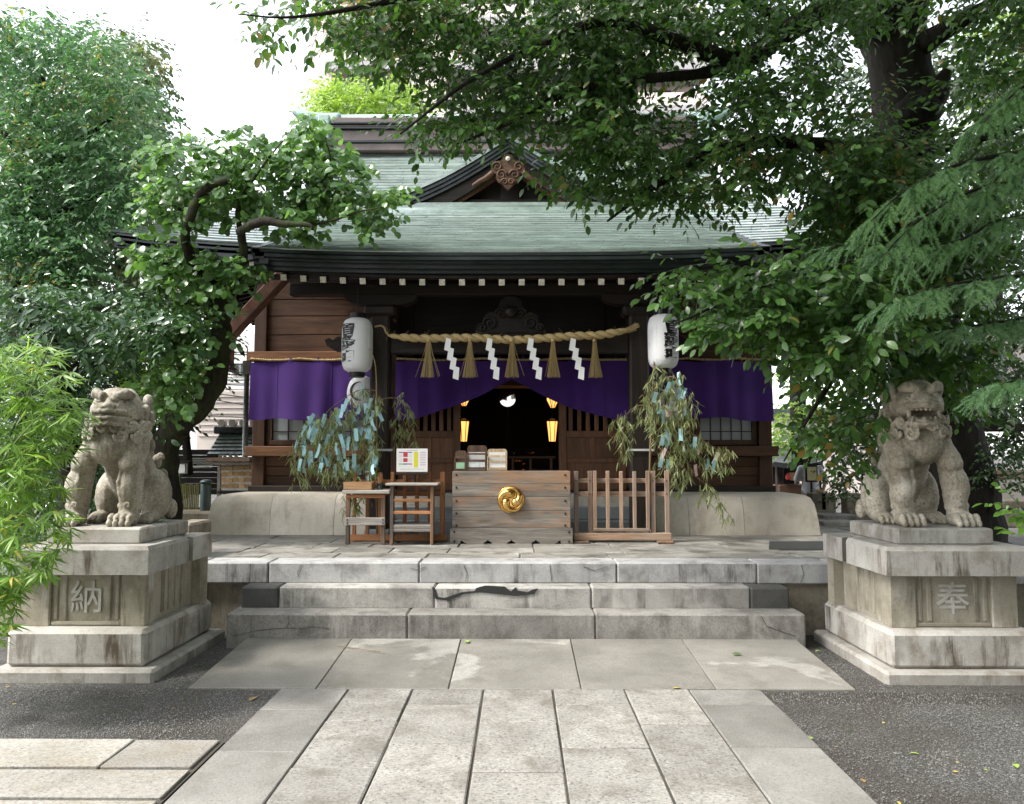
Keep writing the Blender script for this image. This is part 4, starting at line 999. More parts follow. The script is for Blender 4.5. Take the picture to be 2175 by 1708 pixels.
def lantern(x, z0, z1, label, tang, kana):
    t = thing('paper_lantern', label, 'lantern', (x, 9.1, z0)); h = z1-z0; R = .174
    prof = [(.085, 0), (.115, .012), (.145, .035), (.163, .075), (.172, .13), (R, h/2), (.172, h-.13), (.163, h-.075), (.145, h-.035), (.115, h-.012), (.085, h)]
    b = MB(); b.lathe([tuple(p) for p in catmull(prof, 3)], n=40); b.build('shade', MT['lpaper'], t, True)
    b = MB(); b.lathe([(.08, -.055), (.088, -.05), (.09, .002), (.08, .004)], n=24); b.build('bottom_ring', MT['black'], t)
    b = MB(); b.lathe([(.08, h-.004), (.09, h-.002), (.09, h+.055), (.08, h+.06)], n=24); b.build('top_ring', MT['black'], t)
    b = MB(); b.tube([(0, 0, h+.06), (0, 0, 3.5-z0)], .006, 6); b.build('cord', MT['black'], t)
    for sx in (-1, 1): b = MB(); b.tube([(sx*.1, 0, h-.01), (sx*.1, 0, h+.07), (sx*.03, 0, h+.14)], .004, 5); b.build('hanger', MT['nail'], t)
    for k in range(8):                                            # upright seams of the paper
        a = k*math.pi/4 + .2; pts = [((r+.0008)*math.sin(a), -(r+.0008)*math.cos(a), z) for r, z in prof]
        b = MB(); b.tube(pts, .0013, 4); b.build('seam', MT['white_w'], t)
    wrap_text('夏\n詣', .235, R+.002, h*.5, tang, MT['black'], t, .011, .84)
    if kana:
        for i, ch in enumerate('なつもうで'): wrap_text(ch, .05, R+.002, h*.60-i*.065, tang-.52, MT['black'], t, .001, .9)
    return t
lantern(-1.857, 2.51, 3.135, 'white paper lantern lettered 夏詣, left of the rope', -.53, False)
lantern(1.645, 2.55, 3.17, 'white paper lantern lettered 夏詣, right of the rope behind leaves', .50, True)
def round_lamp(x, y, Y, label):
    p = at(x, y, Y); t = thing('round_lantern', label, 'lantern', (p.x, Y, p.z-.2))
    prof = [(.05, 0), (.11, .02), (.155, .08), (.175, .17), (.17, .24), (.14, .33), (.09, .38), (.05, .4)]
    b = MB(); b.lathe([tuple(q) for q in catmull(prof, 3)], n=32); b.build('shade', MT['lpaper'], t, True)
    pts = []; rd = []
    for i in range(15):
        a = math.radians(100 + 200*i/14); pts.append((.11*math.cos(a)-.01, -.14-.0*i, .2+.12*math.sin(a))); rd.append(.006+.03*math.sin(math.pi*i/14))
    b = MB()
    for p_, r_ in zip(pts, rd): pass
    o = len(b.v); inner = []
    for i in range(15):
        a = math.radians(70 + 220*i/14); wv = .034*math.sin(math.pi*i/14)**.8
        for rr in (.115, .115-wv):
            x_ = rr*math.cos(a); z_ = rr*math.sin(a); yy = -math.sqrt(max(.0001, .179**2 - x_*x_)) - .001; b.v.append((x_, yy*(1-.9*z_*z_/.04*.25), .2+z_))
    for i in range(14): b.f.append([2*i, 2*i+1, 2*i+3, 2*i+2])
    b.build('crescent_mark', MT['black'], t)
    b = MB(); b.tube([(0, 0, .4), (0, 0, 3.2-p.z+.2)], .005, 5); b.build('cord', MT['black'], t)
round_lamp(768, 833, 9.75, 'round white lantern with a dark crescent behind the lettered left lantern')
round_lamp(1428, 858, 9.75, 'round white lantern in deep shade behind the right bamboo branches')

# ---- straw rope with tassels and paper streamers
RY = 9.2
def rp(x, y): p = at(x, y, RY); return (p.x, RY, p.z)
sr = thing('straw_rope', 'thick twisted straw rope strung between the porch pillars', 'rope', rp(1083, 722))
ctrl = [(824, 712), (850, 716), (900, 719), (960, 718), (1020, 718), (1085, 722), (1150, 719), (1215, 714), (1270, 712), (1310, 706), (1332, 700)]
loc = sr.location
pts = [tuple(Vector(rp(*c)) - loc) for c in ctrl]; pts = [tuple(p) for p in catmull(pts, 4)]
twisted(pts, lambda f: .021*min(1, .35+f*8)*min(1, .5+(1-f)*9), lambda f: .031*min(1, .35+f*8)*min(1, .6+(1-f)*8), .24, MT['rope'], sr, 2, 'strand', 8)
b = MB(); e = [Vector(rp(*c)) - loc for c in ((1322, 704), (1340, 699), (1352, 693))]
for k in range(26):
    j = Vector((random.gauss(0, .012), random.gauss(0, .012), random.gauss(0, .016))); b.tube([e[0]+j*.8, e[1]+j*1.1, e[2]+j*1.5], .0045, 4)
b.build('frayed_end', MT['straw'], sr)
e = [Vector(rp(*c)) - loc for c in ((828, 713), (820, 706), (816, 696), (808, 692), (796, 694))]
b = MB(); b.tube([Vector(x) for x in catmull(e, 4)], .011, 6); b.build('tie_cord', MT['rope'], sr, True)
b = MB()
for k in range(70):
    f = random.random()*.96; i = int(f*(len(pts)-1)); p = Vector(pts[i]); d = Vector((random.uniform(-1, 1), random.uniform(-.6, .2), random.uniform(-.5, 1))).normalized()
    b.tube([p + d*.04, p + d*(.06+.05*random.random()) + Vector((random.uniform(-.04, .04), 0, 0))], .0013, 3)
b.build('stray_straw', MT['straw'], sr)
ords = ['leftmost', 'second from left', 'middle', 'second from right', 'rightmost']
for n_, x in enumerate((911, 999, 1087.4, 1174, 1262)):
    p0 = Vector(rp(x, 727)); p1 = Vector(rp(x, 801.5)); L = p0.z-p1.z
    t = thing('tassel', 'straw tassel hanging from the rope, %s of five' % ords[n_], 'tassel', p0, 0, 'straw tassels on the rope')
    b = MB(); r = random.Random(n_)
    for k in range(85):
        a = r.uniform(0, 6.28); q = math.sqrt(r.random()); e0 = Vector((.018*q*math.cos(a), -.045+.012*q*math.sin(a), .03))
        sp = 1.0 if k < 80 else 2.0
        e2 = Vector(((.082*q*math.cos(a)+.01*(n_-2)*.4)*sp, -.045+.06*q*math.sin(a), -L + r.uniform(-.012, .012)))
        e1 = e0.lerp(e2, .4) + Vector((0, 0, 0)); e1.x *= .8
        b.tube([e0, e1, e2], .0028, 3, False)
    b.build('straw', MT['straw'], t)
    b = MB(); b.tube([(0, -.045, .0), (0, -.045, .03)], .022, 10); b.build('binding', MT['rope'], t, True)
for n_, x in enumerate((957.8, 1045, 1131.8, 1221)):
    p0 = Vector(rp(x-4, 719)); u = RY/PF*1.04
    t = thing('paper_streamer', 'white zigzag paper streamer on the rope, %s of four' % ['leftmost', 'second from left', 'second from right', 'rightmost'][n_], 'streamer', p0, 0, 'zigzag paper streamers on the rope')
    m_ = 1 if n_ != 1 else .85
    for k in range(4):
        x0, y0 = k*5.6*m_ - 2, k*19.5
        P = [(x0-3, y0), (x0+7.6, y0+3.5), (x0+4.5 + (1.5 if k == 3 else 0), y0+29), (x0-7 + (1 if k == 3 else 0), y0+25)]
        b = MB(); b.prism([(px*u, -py*u) for px, py in reversed(P)], -.062-.004*k, -.0605-.004*k); b.build('fold', MT['white_w'], t)
# ---- things inside the hall
def glow(name, col, s):
    m, nt, b = new_mat(name, .6); b.inputs['Emission Color'].default_value = (*col, 1); b.inputs['Emission Strength'].default_value = s; b.inputs['Base Color'].default_value = (.6, .4, .2, 1); return m
MT['glow'] = glow('lit_shade', (1, .42, .1), .6)
def inlamp(x, y, Y, label, up):
    p = at(x, y, Y); t = thing('hanging_lamp', label, 'lamp', p)
    prof = [(.045, -.15), (.075, .13)] if not up else [(.03, -.11), (.085, .0), (.085, .03), (.05, .09)]
    b = MB(); b.lathe(prof, n=6); b.build('shade', MT['glow'], t)
    for k in range(6):
        a = k*math.pi/3; b = MB(); b.tube([(r*1.03*math.cos(a), r*1.03*math.sin(a), z) for r, z in prof], .006, 5); b.build('rib', MT['wood_d'], t)
    z = prof[-1][1]; b = MB(); b.lathe([(prof[-1][0]+.02, z), (prof[-1][0]+.025, z+.015), (.01, z+.05)], n=6); b.build('lid', MT['black'], t)
    b = MB(); b.tube([(0, 0, z+.05), (0, 0, 4.1-p.z)], .004, 5); b.build('cord', MT['black'], t)
inlamp(985, 915, 11.3, 'lit orange lamp low on the left inside the doorway', False); inlamp(1173, 915, 11.3, 'lit orange lamp low on the right inside the doorway', False)
inlamp(986, 846, 11.6, 'lit orange lamp half hidden by the curtain at upper left inside', True); inlamp(1174, 850, 11.6, 'lit orange lamp at upper right inside the doorway', True)
p = at(1078, 847, 12.2); mr = thing('round_mirror', 'round bright mirror over the altar deep inside the hall', 'mirror', p)
mm, nt_, b_ = new_mat('mirror', .03); b_.inputs['Metallic'].default_value = 1; b_.inputs['Base Color'].default_value = (.9, .9, .9, 1)
b = MB(); b.lathe([(.001, 0), (.122, 0), (.122, .012), (.001, .012)], n=40, M=Matrix.Rotation(math.radians(91.7), 4, 'X')); b.build('disc', mm, mr)
b = MB(); b.lathe([(.122, -.012), (.14, -.012), (.14, .01), (.122, .01)], n=40, M=Matrix.Rotation(math.radians(91.7), 4, 'X'), caps=False); b.build('rim', MT['wood_d'], mr)
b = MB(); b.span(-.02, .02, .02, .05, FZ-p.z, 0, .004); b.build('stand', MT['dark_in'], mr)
p = at(1078, 811, 11.9); cn = thing('altar_canopy', 'small wooden canopy hung over the mirror', 'canopy', p)
b = MB(); b.prism([(-.46, -.06), (.46, -.06), (.40, .03), (.2, .1), (0, .2), (-.2, .1), (-.40, .03)], -.05, 0); b.build('board', MT['wood_b'], cn)
b = MB(); b.prism([(-.46, -.10), (.46, -.10), (.45, -.062), (-.45, -.062)], -.08, .0); b.build('lip', MT['box_w'], cn)
for sx in (-1, 1): b = MB(); b.tube([(sx*.4, 0, .02), (sx*.3, 0, 4.1-p.z)], .006, 5); b.build('cord', MT['black'], cn)
al = thing('altar', 'dark altar with gilded ornaments deep inside the hall', 'altar', (HX+.15, 12.4, FZ))
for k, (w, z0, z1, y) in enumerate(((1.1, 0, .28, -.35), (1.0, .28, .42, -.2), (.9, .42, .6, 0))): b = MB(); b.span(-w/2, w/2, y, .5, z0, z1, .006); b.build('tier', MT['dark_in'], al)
rr = random.Random(5)
for k in range(34):
    w = rr.uniform(-.42, .42); zz, yy = rr.choice(((.08, -.362), (.16, -.362), (.24, -.362), (.33, -.212), (.38, -.212), (.5, -.012)))
    b = MB(); b.lathe([(.001, 0), (rr.uniform(.012, .03), .004), (.001, .014)], n=8, M=Matrix.Translation((w, yy, zz)) @ Matrix.Rotation(math.pi/2, 4, 'X')); b.build('gilt_boss', MT['gold'], al)
ra = thing('inner_railing', 'low wooden railing inside the doorway', 'railing', (at(1130, 970, 10.9).x, 10.9, FZ))
zt = at(1130, 969, 10.9).z - FZ
b = MB(); b.span(-.32, .32, -.02, .02, zt-.03, zt, .004); b.build('rail', MT['wood_b'], ra); b = MB(); b.span(-.28, .28, -.015, .015, .12, .15, .004); b.build('rail', MT['wood_b'], ra)
for x in (-.26, -.02, .26): b = MB(); b.span(x-.016, x+.016, -.016, .016, 0, zt-.031, .003); b.build('post', MT['wood_b'], ra)
# ------------------------------------------------------------------ lion dogs, carved as a distance field and skinned
class Field:
    def __init__(s, lo, hi, h):
        s.lo = np.array(lo, float); s.h = h; s.n = np.ceil((np.array(hi)-s.lo)/h).astype(int)+1
        s.ax = [s.lo[i]+h*np.arange(s.n[i]) for i in range(3)]; s.d = np.full(s.n, .2, np.float32)
    def sl(s, c, r, pad):
        out_ = []
        for i in range(3):
            a = int(max(0, math.floor((c[i]-r[i]-pad-s.lo[i])/s.h))); b = int(min(s.n[i], math.ceil((c[i]+r[i]+pad-s.lo[i])/s.h)+1)); out_.append(slice(a, max(a+1, b)))
        return tuple(out_)
    def grid(s, sl): return np.meshgrid(s.ax[0][sl[0]], s.ax[1][sl[1]], s.ax[2][sl[2]], indexing='ij')
    def blend(s, sl, e, k, sub=False):
        k = k*.62
        d = s.d[sl]
        if sub: e = -e; h = np.clip(.5 - .5*(d-e)/k, 0, 1); s.d[sl] = d + (e-d)*h + k*h*(1-h)
        else: h = np.clip(.5 + .5*(d-e)/k, 0, 1); s.d[sl] = d + (e-d)*h - k*h*(1-h)
    def ell(s, c, r, k=.03, rot=(0, 0, 0), sub=False):
        R = max(r); sl = s.sl(c, (R,)*3, k+.05); X, Y, Z = s.grid(sl); M = np.array(Euler(rot).to_matrix().transposed())
        P = np.stack([X-c[0], Y-c[1], Z-c[2]], -1) @ M.T; q = P/np.array(r); l = np.sqrt((q**2).sum(-1))+1e-6; g = np.sqrt(((q/np.array(r))**2).sum(-1))+1e-6
        s.blend(sl, (l*(l-1)/g).astype(np.float32), k, sub)
    def cap(s, a, b, ra, rb, k=.03, sub=False):
        a = np.array(a, float); b = np.array(b, float); c = (a+b)/2; r = np.abs(b-a)/2+max(ra, rb); sl = s.sl(c, r, k+.05); X, Y, Z = s.grid(sl)
        P = np.stack([X-a[0], Y-a[1], Z-a[2]], -1); d = b-a; t = np.clip((P@d)/(d@d+1e-12), 0, 1); e = np.sqrt(((P-t[..., None]*d)**2).sum(-1)) - (ra+(rb-ra)*t)
        s.blend(sl, e.astype(np.float32), k, sub)
    def path(s, pts, rads, k=.02, sub=False):
        for (a, ra), (b, rb) in zip(list(zip(pts, rads))[:-1], list(zip(pts, rads))[1:]): s.cap(a, b, ra, rb, k, sub)
    def spiral(s, c, R, r, u, w, turns=1.6, k=.008, sub=False, hand=1):
        u = np.array(u, float); w = np.array(w, float); n = 14; pts = []; rd = []
        for i in range(n):
            f = i/(n-1); a = hand*2*math.pi*turns*f; q = R*(1-.85*f); pts.append(np.array(c)+u*q*math.cos(a)+w*q*math.sin(a)); rd.append(r*(1-.35*f))
        s.path(pts, rd, k, sub)
    def mesh(s):
        """surface nets"""
        D = s.d; neg = D < 0; nx, ny, nz = D.shape
        cs = np.zeros((nx-1, ny-1, nz-1), np.int8)
        for i in (0, 1):
            for j in (0, 1):
                for k in (0, 1): cs += neg[i:nx-1+i, j:ny-1+j, k:nz-1+k]
        act = (cs > 0) & (cs < 8); idx = np.full(act.shape, -1, np.int64); A = np.argwhere(act); idx[act] = np.arange(len(A))
        acc = np.zeros((len(A), 3)); cnt = np.zeros(len(A))
        cr = [(i, j, k) for i in (0, 1) for j in (0, 1) for k in (0, 1)]
        for p in cr:
            for ax_ in range(3):
                if p[ax_]: continue
                q = list(p); q[ax_] = 1
                d0 = D[A[:, 0]+p[0], A[:, 1]+p[1], A[:, 2]+p[2]]; d1 = D[A[:, 0]+q[0], A[:, 1]+q[1], A[:, 2]+q[2]]
                c = (d0 < 0) != (d1 < 0); t = np.where(c, d0/np.where(d0-d1 == 0, 1, d0-d1), 0)
                pt = np.tile(np.array(p, float), (len(A), 1)); pt[:, ax_] += t; acc[c] += pt[c]; cnt += c
        V = s.lo + s.h*(A + acc/cnt[:, None]); F = []
        for ax_ in range(3):
            b_, c_ = (ax_+1) % 3, (ax_+2) % 3
            n0 = np.take(neg, range(D.shape[ax_]-1), ax_); n1 = np.take(neg, range(1, D.shape[ax_]), ax_); E = np.argwhere(n0 != n1)
            ok = (E[:, b_] > 0) & (E[:, c_] > 0) & (E[:, b_] < D.shape[b_]-1) & (E[:, c_] < D.shape[c_]-1); E = E[ok]
            sgn = n0[E[:, 0], E[:, 1], E[:, 2]]
            def cell(db, dc):
                q = E.copy(); q[:, b_] += db; q[:, c_] += dc; return idx[q[:, 0], q[:, 1], q[:, 2]]
            Q = np.stack([cell(-1, -1), cell(0, -1), cell(0, 0), cell(-1, 0)], 1); Q[~sgn] = Q[~sgn][:, ::-1]; F.append(Q)
        return V, np.concatenate(F)

def lion(open_mouth, mirror):
    f = Field((-.42, -.42, -.02), (.52, .86, 1.14), .0068)
    # trunk and chest
    f.cap((0, .12, .70), (0, .46, .34), .19, .215, .05); f.ell((0, .06, .66), (.235, .185, .215), .06); f.ell((0, .02, .61), (.185, .15, .13), .08)
    f.ell((0, .16, .86), (.2, .2, .22), .06); f.cap((0, .24, .98), (0, .44, .62), .12, .15, .06)
    # hind quarters
    for sx in (-1, 1):
        f.ell((sx*.20, .46, .22), (.125, .2, .215), .03, (-.25, 0, 0)); f.ell((sx*.22, .30, .05), (.075, .17, .05), .03)
        for t in range(4): f.cap((sx*.22+(t-1.5)*.04, .17, .05), (sx*.22+(t-1.5)*.044, .125, .024), .026, .024, .008)
        f.ell((sx*.29, .6, .10), (.05, .07, .08), .03)
    # front legs: the outer one stands wider
    for sx, fx in ((-1, -.155), (1, .295)):
        sh = sx*.19
        f.ell((sh, .07, .64), (.1, .135, .15), .035); f.cap((sh, .05, .62), (fx*.55+sh*.45, .0, .50), .1, .098, .03)
        f.ell((fx*.62+sh*.38, -.01, .475), (.098, .1, .075), .02)
        f.cap((fx*.75+sh*.25, .035, .44), (fx, .01, .12), .102, .086, .018); f.ell((fx, -.005, .30), (.096, .1, .15), .03)
        f.ell((fx, -.04, .055), (.1, .12, .06), .03)
        for t in range(4):
            tx = fx+(t-1.5)*.052; f.ell((tx, -.125, .06), (.03, .05, .042), .006); f.ell((tx, -.165, .028), (.024, .03, .03), .006)
        for q in (-1, 1): f.ell((fx+q*.078, .01, .15), (.026, .03, .032), .012); f.cap((fx+q*.06, .05, .17), (fx+q*.085, .05, .25), .022, .016, .012)
        f.spiral((fx-.03, -.083, .16), .024, .009, (1, 0, 0), (0, 0, 1), 1.2, .006)
        f.path([(fx+sx*-.04, -.06, .44), (fx-sx*.05, -.085, .34), (fx-sx*.04, -.08, .24)], [.012, .02, .01], .02)
    # mane behind head, in lumps and curls
    r = random.Random(3 + open_mouth)
    for i in range(30):
        a = r.uniform(-2.0, 2.0); z = r.uniform(.62, 1.0); q = .2 + .03*r.random(); y = .17 + q*math.cos(a)*.95 + (1.0-z)*.25; x = q*1.02*math.sin(a)*1.0
        if y > .12: f.ell((x, y, z), (.045, .045, .055), .025)
    for z, R, n in ((.785, .235, 9), (.705, .25, 8)):
        for i in range(n):
            a = -1.75 + 3.5*i/(n-1) + (.18 if z < .75 else 0); x = R*1.04*math.sin(a); y = .06 - R*.98*math.cos(a) + .02
            if abs(x) < .09 and z < .75: continue
            f.ell((x, y+.025, z), (.05, .035, .05), .02)
            u = np.array([math.cos(a), math.sin(a), 0]); f.spiral((x*1.06, y-.02*math.cos(a), z-.004), .052, .0175, u, (0, 0, 1), 1.35, .003, hand=1 if x > 0 else -1)
    # tail: upright flame with curls
    f.ell((0, .67, .34), (.12, .09, .26), .04); f.ell((0, .70, .55), (.08, .06, .14), .03)
    for sx in (-1, 1):
        for z, x in ((.22, .12), (.36, .14), (.50, .11)): f.ell((sx*x, .69, z), (.05, .05, .06), .02); f.spiral((sx*(x+.03), .69, z+.03), .035, .016, (sx, 0, 0), (0, 0, 1), 1.3, .008)
    body = f
    # head, built in a field of its own and turned on the neck
    g = Field((-.3, -.36, .68), (.3, .34, 1.16), .0056)
    g.ell((0, .03, .935), (.17, .18, .15), .04); g.ell((0, .12, .90), (.19, .17, .17), .05)
    g.ell((0, -.09, .925), (.15, .13, .075), .04)
    for sx in (-1, 1):
        g.ell((sx*.12, -.03, .90), (.07, .11, .085), .03)
        g.path([(sx*.022, -.155, .985), (sx*.06, -.16, 1.02), (sx*.115, -.125, 1.04), (sx*.15, -.06, 1.025)], [.028, .037, .04, .028], .01)
        g.ell((sx*.08, -.15, .988), (.05, .03, .014), .008, sub=True); g.ell((sx*.075, -.158, .978), (.034, .022, .02), .004)
        g.path([(sx*.03, -.175, .962), (sx*.08, -.178, .955), (sx*.13, -.14, .965)], [.008, .009, .008], .008)
        g.ell((sx*.034, -.215, .94), (.028, .022, .022), .014); g.ell((sx*.03, -.236, .935), (.009, .012, .008), .006, sub=True)
        if open_mouth: g.ell((sx*.185, .06, .99), (.03, .055, .075), .02, (0, sx*.25, 0))
        g.ell((sx*.165, .06, .87), (.06, .08, .07), .03)
        for i in range(3): g.spiral((sx*(.165-.01*i), -.02+.05*i, .84-.03*i+.03), .034, .013, (sx*.35, -.93, 0), (0, 0, 1), 1.3, .006, hand=sx)
    g.ell((0, -.205, .95), (.045, .035, .03), .02); g.cap((0, -.17, .985), (0, -.21, .955), .028, .03, .02)
    g.ell((0, -.13, 1.055), (.02, .03, .03), .02, sub=True)
    g.ell((0, .05, 1.03), (.13, .12, .04), .04)
    # muzzle: broad upper lip
    lip = [(-.15, -.09, .885), (-.125, -.165, .902), (-.06, -.215, .907), (0, -.228, .915), (.06, -.215, .907), (.125, -.165, .902), (.15, -.09, .885)]
    if open_mouth:
        g.path(lip, [.022]*7, .018)
        g.ell((0, -.08, .765), (.135, .12, .04), .03); g.ell((0, .02, .80), (.15, .12, .09), .04)
        g.ell((0, -.15, .825), (.122, .13, .042), .01, sub=True)
        for i in range(9):
            a = -1.15+2.3*i/8; g.ell((.118*math.sin(a), -.085-.125*math.cos(a), .878), (.015, .012, .015), .004)
        for sx in (-1, 1):
            g.cap((sx*.115, -.15, .87), (sx*.118, -.165, .828), .019, .015, .004); g.cap((sx*.09, -.16, .785), (sx*.088, -.165, .815), .014, .009, .004)
        g.ell((0, -.12, .79), (.07, .085, .02), .01); g.cap((0, -.15, .80), (0, -.19, .81), .02, .012, .01)
        g.path([(-.12, -.12, .77), (-.06, -.19, .768), (0, -.2, .768), (.06, -.19, .768), (.12, -.12, .77)], [.016]*5, .008)
        for sx in (-1, 1): g.spiral((sx*.07, -.17, .735), .035, .013, (sx, 0, 0), (0, 0, 1), 1.3, .006, hand=sx)
    else:
        g.ell((0, -.09, .84), (.145, .125, .06), .03); g.ell((0, -.02, .79), (.15, .13, .06), .04)
        g.path(lip, [.016]*7, .012)
        g.path([(x*1.0, y-.008, z-.03) for x, y, z in lip], [.0075]*7, .006, sub=True)
        g.path([(x*.95, y+.0, z-.052) for x, y, z in lip], [.014]*7, .008)
        g.path([(x*.93, y-.004, z-.078) for x, y, z in lip], [.0075]*7, .006, sub=True)
        for i in range(9):
            a = -1.0+2.0*i/8; g.ell((.118*math.sin(a), -.085-.133*math.cos(a), .853), (.014, .008, .012), .004)
        g.path([(x*.9, y+.012, z-.1) for x, y, z in lip], [.017]*7, .01)
    hv, hf = g.mesh(); rot = Euler((math.radians(7 if open_mouth else 5), 0, math.radians(-12 if open_mouth else -14))).to_matrix()
    c = np.array([0, .1, .85]); hv = ((hv-c)*np.array([1.02, 1.0, 1.0])) @ np.array(rot).T + c + np.array([0, -.025, .035 if open_mouth else .01])
    bv, bf = body.mesh()
    # weathering: low random relief
    V = np.concatenate([bv, hv]); Fc = np.concatenate([bf, hf+len(bv)])
    V = V + .0016*np.sin(V[:, [1, 2, 0]]*57+1.3)*np.sin(V[:, [2, 0, 1]]*43) + .0011*np.sin(V[:, [2, 0, 1]]*131)
    V[:, 2] = np.maximum(V[:, 2], .0)
    zz = np.clip((V[:, 2]-.25)/.35, 0, 1); zz = zz*zz*(3-2*zz); V[:, 0] *= .9 - .05*zz; V[:, 1] = np.where(V[:, 1] > 0, V[:, 1]*.78, V[:, 1]*.95)
    if mirror: V[:, 0] *= -1; Fc = Fc[:, ::-1]
    me = bpy.data.meshes.new('lion_body'); me.from_pydata(V.tolist(), [], Fc.tolist()); me.materials.append(MT['lion'])
    me.polygons.foreach_set('use_smooth', [True]*len(me.polygons)); me.update(); return me
for side, om, lab in ((1, True, 'seated stone lion dog with open mouth on the right pedestal'), (-1, False, 'seated stone lion dog with closed mouth and flat worn head on the left pedestal')):
    me = lion(om, side < 0)
    o = inst('lion_dog', me, None, (3.06 if side > 0 else -3.13, 6.15, 1.026), (0, 0, 0), (1, 1, 1.0 if om else .97)); tag(o, lab, 'statue')
# ------------------------------------------------------------------ leaves and trees
def leaf_shape(kind):
    """leaf of unit length along +Y, face up +Z; returns vertices and faces"""
    W = {'ovate': (.0, .38, .56, .40, .0), 'round': (.0, .72, .92, .62, .0), 'lance': (.0, .10, .12, .08, .0), 'oval': (.0, .36, .46, .34, .0), 'small': (.0, .5, .62, .42, 0)}[kind]
    T = {'ovate': (0, .18, .45, .75, 1), 'round': (0, .15, .45, .8, 1.0), 'lance': (0, .12, .4, .75, 1), 'oval': (0, .2, .5, .8, 1), 'small': (0, .2, .5, .8, 1)}[kind]
    fold, curl = {'ovate': (.16, .10), 'round': (.14, .12), 'lance': (.25, .10), 'oval': (.2, .12), 'small': (.2, .1)}[kind]
    V = [(0, 0, 0)]; F = []
    for t, w in zip(T[1:-1], W[1:-1]):
        z = -curl*t*t*1.6; V += [(-w/2, t, z+fold*w/2*1.0), (0, t, z), (w/2, t, z+fold*w/2*1.0)]
    V.append((0, 1, -curl*1.6))
    F += [(0, 2, 1), (0, 3, 2)]
    for r in range(2):
        a = 1+3*r; F += [(a, a+1, a+4, a+3), (a+1, a+2, a+5, a+4)]
    F += [(7, 8, 10), (8, 9, 10)]
    return np.array(V), F
def leaf_lite(kind):
    w = {'ovate': .54, 'round': .9, 'lance': .15, 'oval': .46, 'small': .6}[kind]
    return np.array([(0, 0, 0), (-w/2, .5, .07), (0, 1, -.08), (w/2, .5, .07)]), [(0, 3, 2), (0, 2, 1)]
class Leaves:
    def __init__(s): s.p = []; s.d = []; s.n = []; s.s = []
    def add(s, p, d, n, z): s.p.append(np.array(p, float)[None]); s.d.append(np.array(d, float)[None]); s.n.append(np.array(n, float)[None]); s.s.append(np.array([z]))
    def addv(s, p, d, n, z): s.p.append(p); s.d.append(d); s.n.append(n); s.s.append(z)
    def frames(s):
        P = np.concatenate(s.p); D = np.concatenate(s.d); D = D/(np.linalg.norm(D, axis=1)[:, None]+1e-9)
        N = np.concatenate(s.n); X = np.cross(D, N); X /= np.linalg.norm(X, axis=1)[:, None]+1e-9; N = np.cross(X, D); return P, D, N, X, np.concatenate(s.s)
class Twigs:
    """thin three-sided sticks, gathered as arrays"""
    def __init__(s): s.a = []; s.b = []; s.r = []
    def add(s, a, b, r): s.a.append(np.atleast_2d(a)); s.b.append(np.atleast_2d(b)); s.r.append(np.full(len(s.a[-1]), r) if np.isscalar(r) else r)
    def tube(s, pts, r, *k):
        q = np.array([tuple(p) for p in pts], float); s.add(q[:-1], q[1:], r if np.isscalar(r) else r[0])
    def build(s, name, m, parent):
        A = np.concatenate(s.a); B = np.concatenate(s.b); R = np.concatenate(s.r); n = len(A); d = B-A; d /= np.linalg.norm(d, axis=1)[:, None]+1e-9
        u = np.cross(d, np.array([.31, .2, .93])); u /= np.linalg.norm(u, axis=1)[:, None]+1e-9; w = np.cross(d, u); V = np.zeros((n, 6, 3))
        for k in range(3):
            o = (u*math.cos(k*2.094)+w*math.sin(k*2.094))*R[:, None]; V[:, k] = A+o; V[:, 3+k] = B+o*.7
        V = V.reshape(-1, 3) - np.array(parent.location); f = np.array([[0, 1, 4, 3], [1, 2, 5, 4], [2, 0, 3, 5]]); loops = (np.arange(n)[:, None, None]*6 + f[None]).ravel()
        o = bpy.data.objects.new(name, raw_mesh(name, V, loops, np.full(n*3, 4), m)); o['kind'] = 'stuff'; return link(o, parent)
def raw_mesh(name, V, loops, tot, m, smooth=True):
    me = bpy.data.meshes.new(name); start = np.concatenate([[0], np.cumsum(tot)[:-1]])
    me.vertices.add(len(V)); me.vertices.foreach_set('co', np.ascontiguousarray(V, dtype=np.float32).ravel()); me.loops.add(len(loops)); me.loops.foreach_set('vertex_index', loops.astype(np.int32))
    me.polygons.add(len(tot)); me.polygons.foreach_set('loop_start', start.astype(np.int32)); me.polygons.foreach_set('loop_total', tot.astype(np.int32)); me.polygons.foreach_set('use_smooth', np.full(len(tot), smooth))
    me.update(calc_edges=True); me.materials.append(m); return me
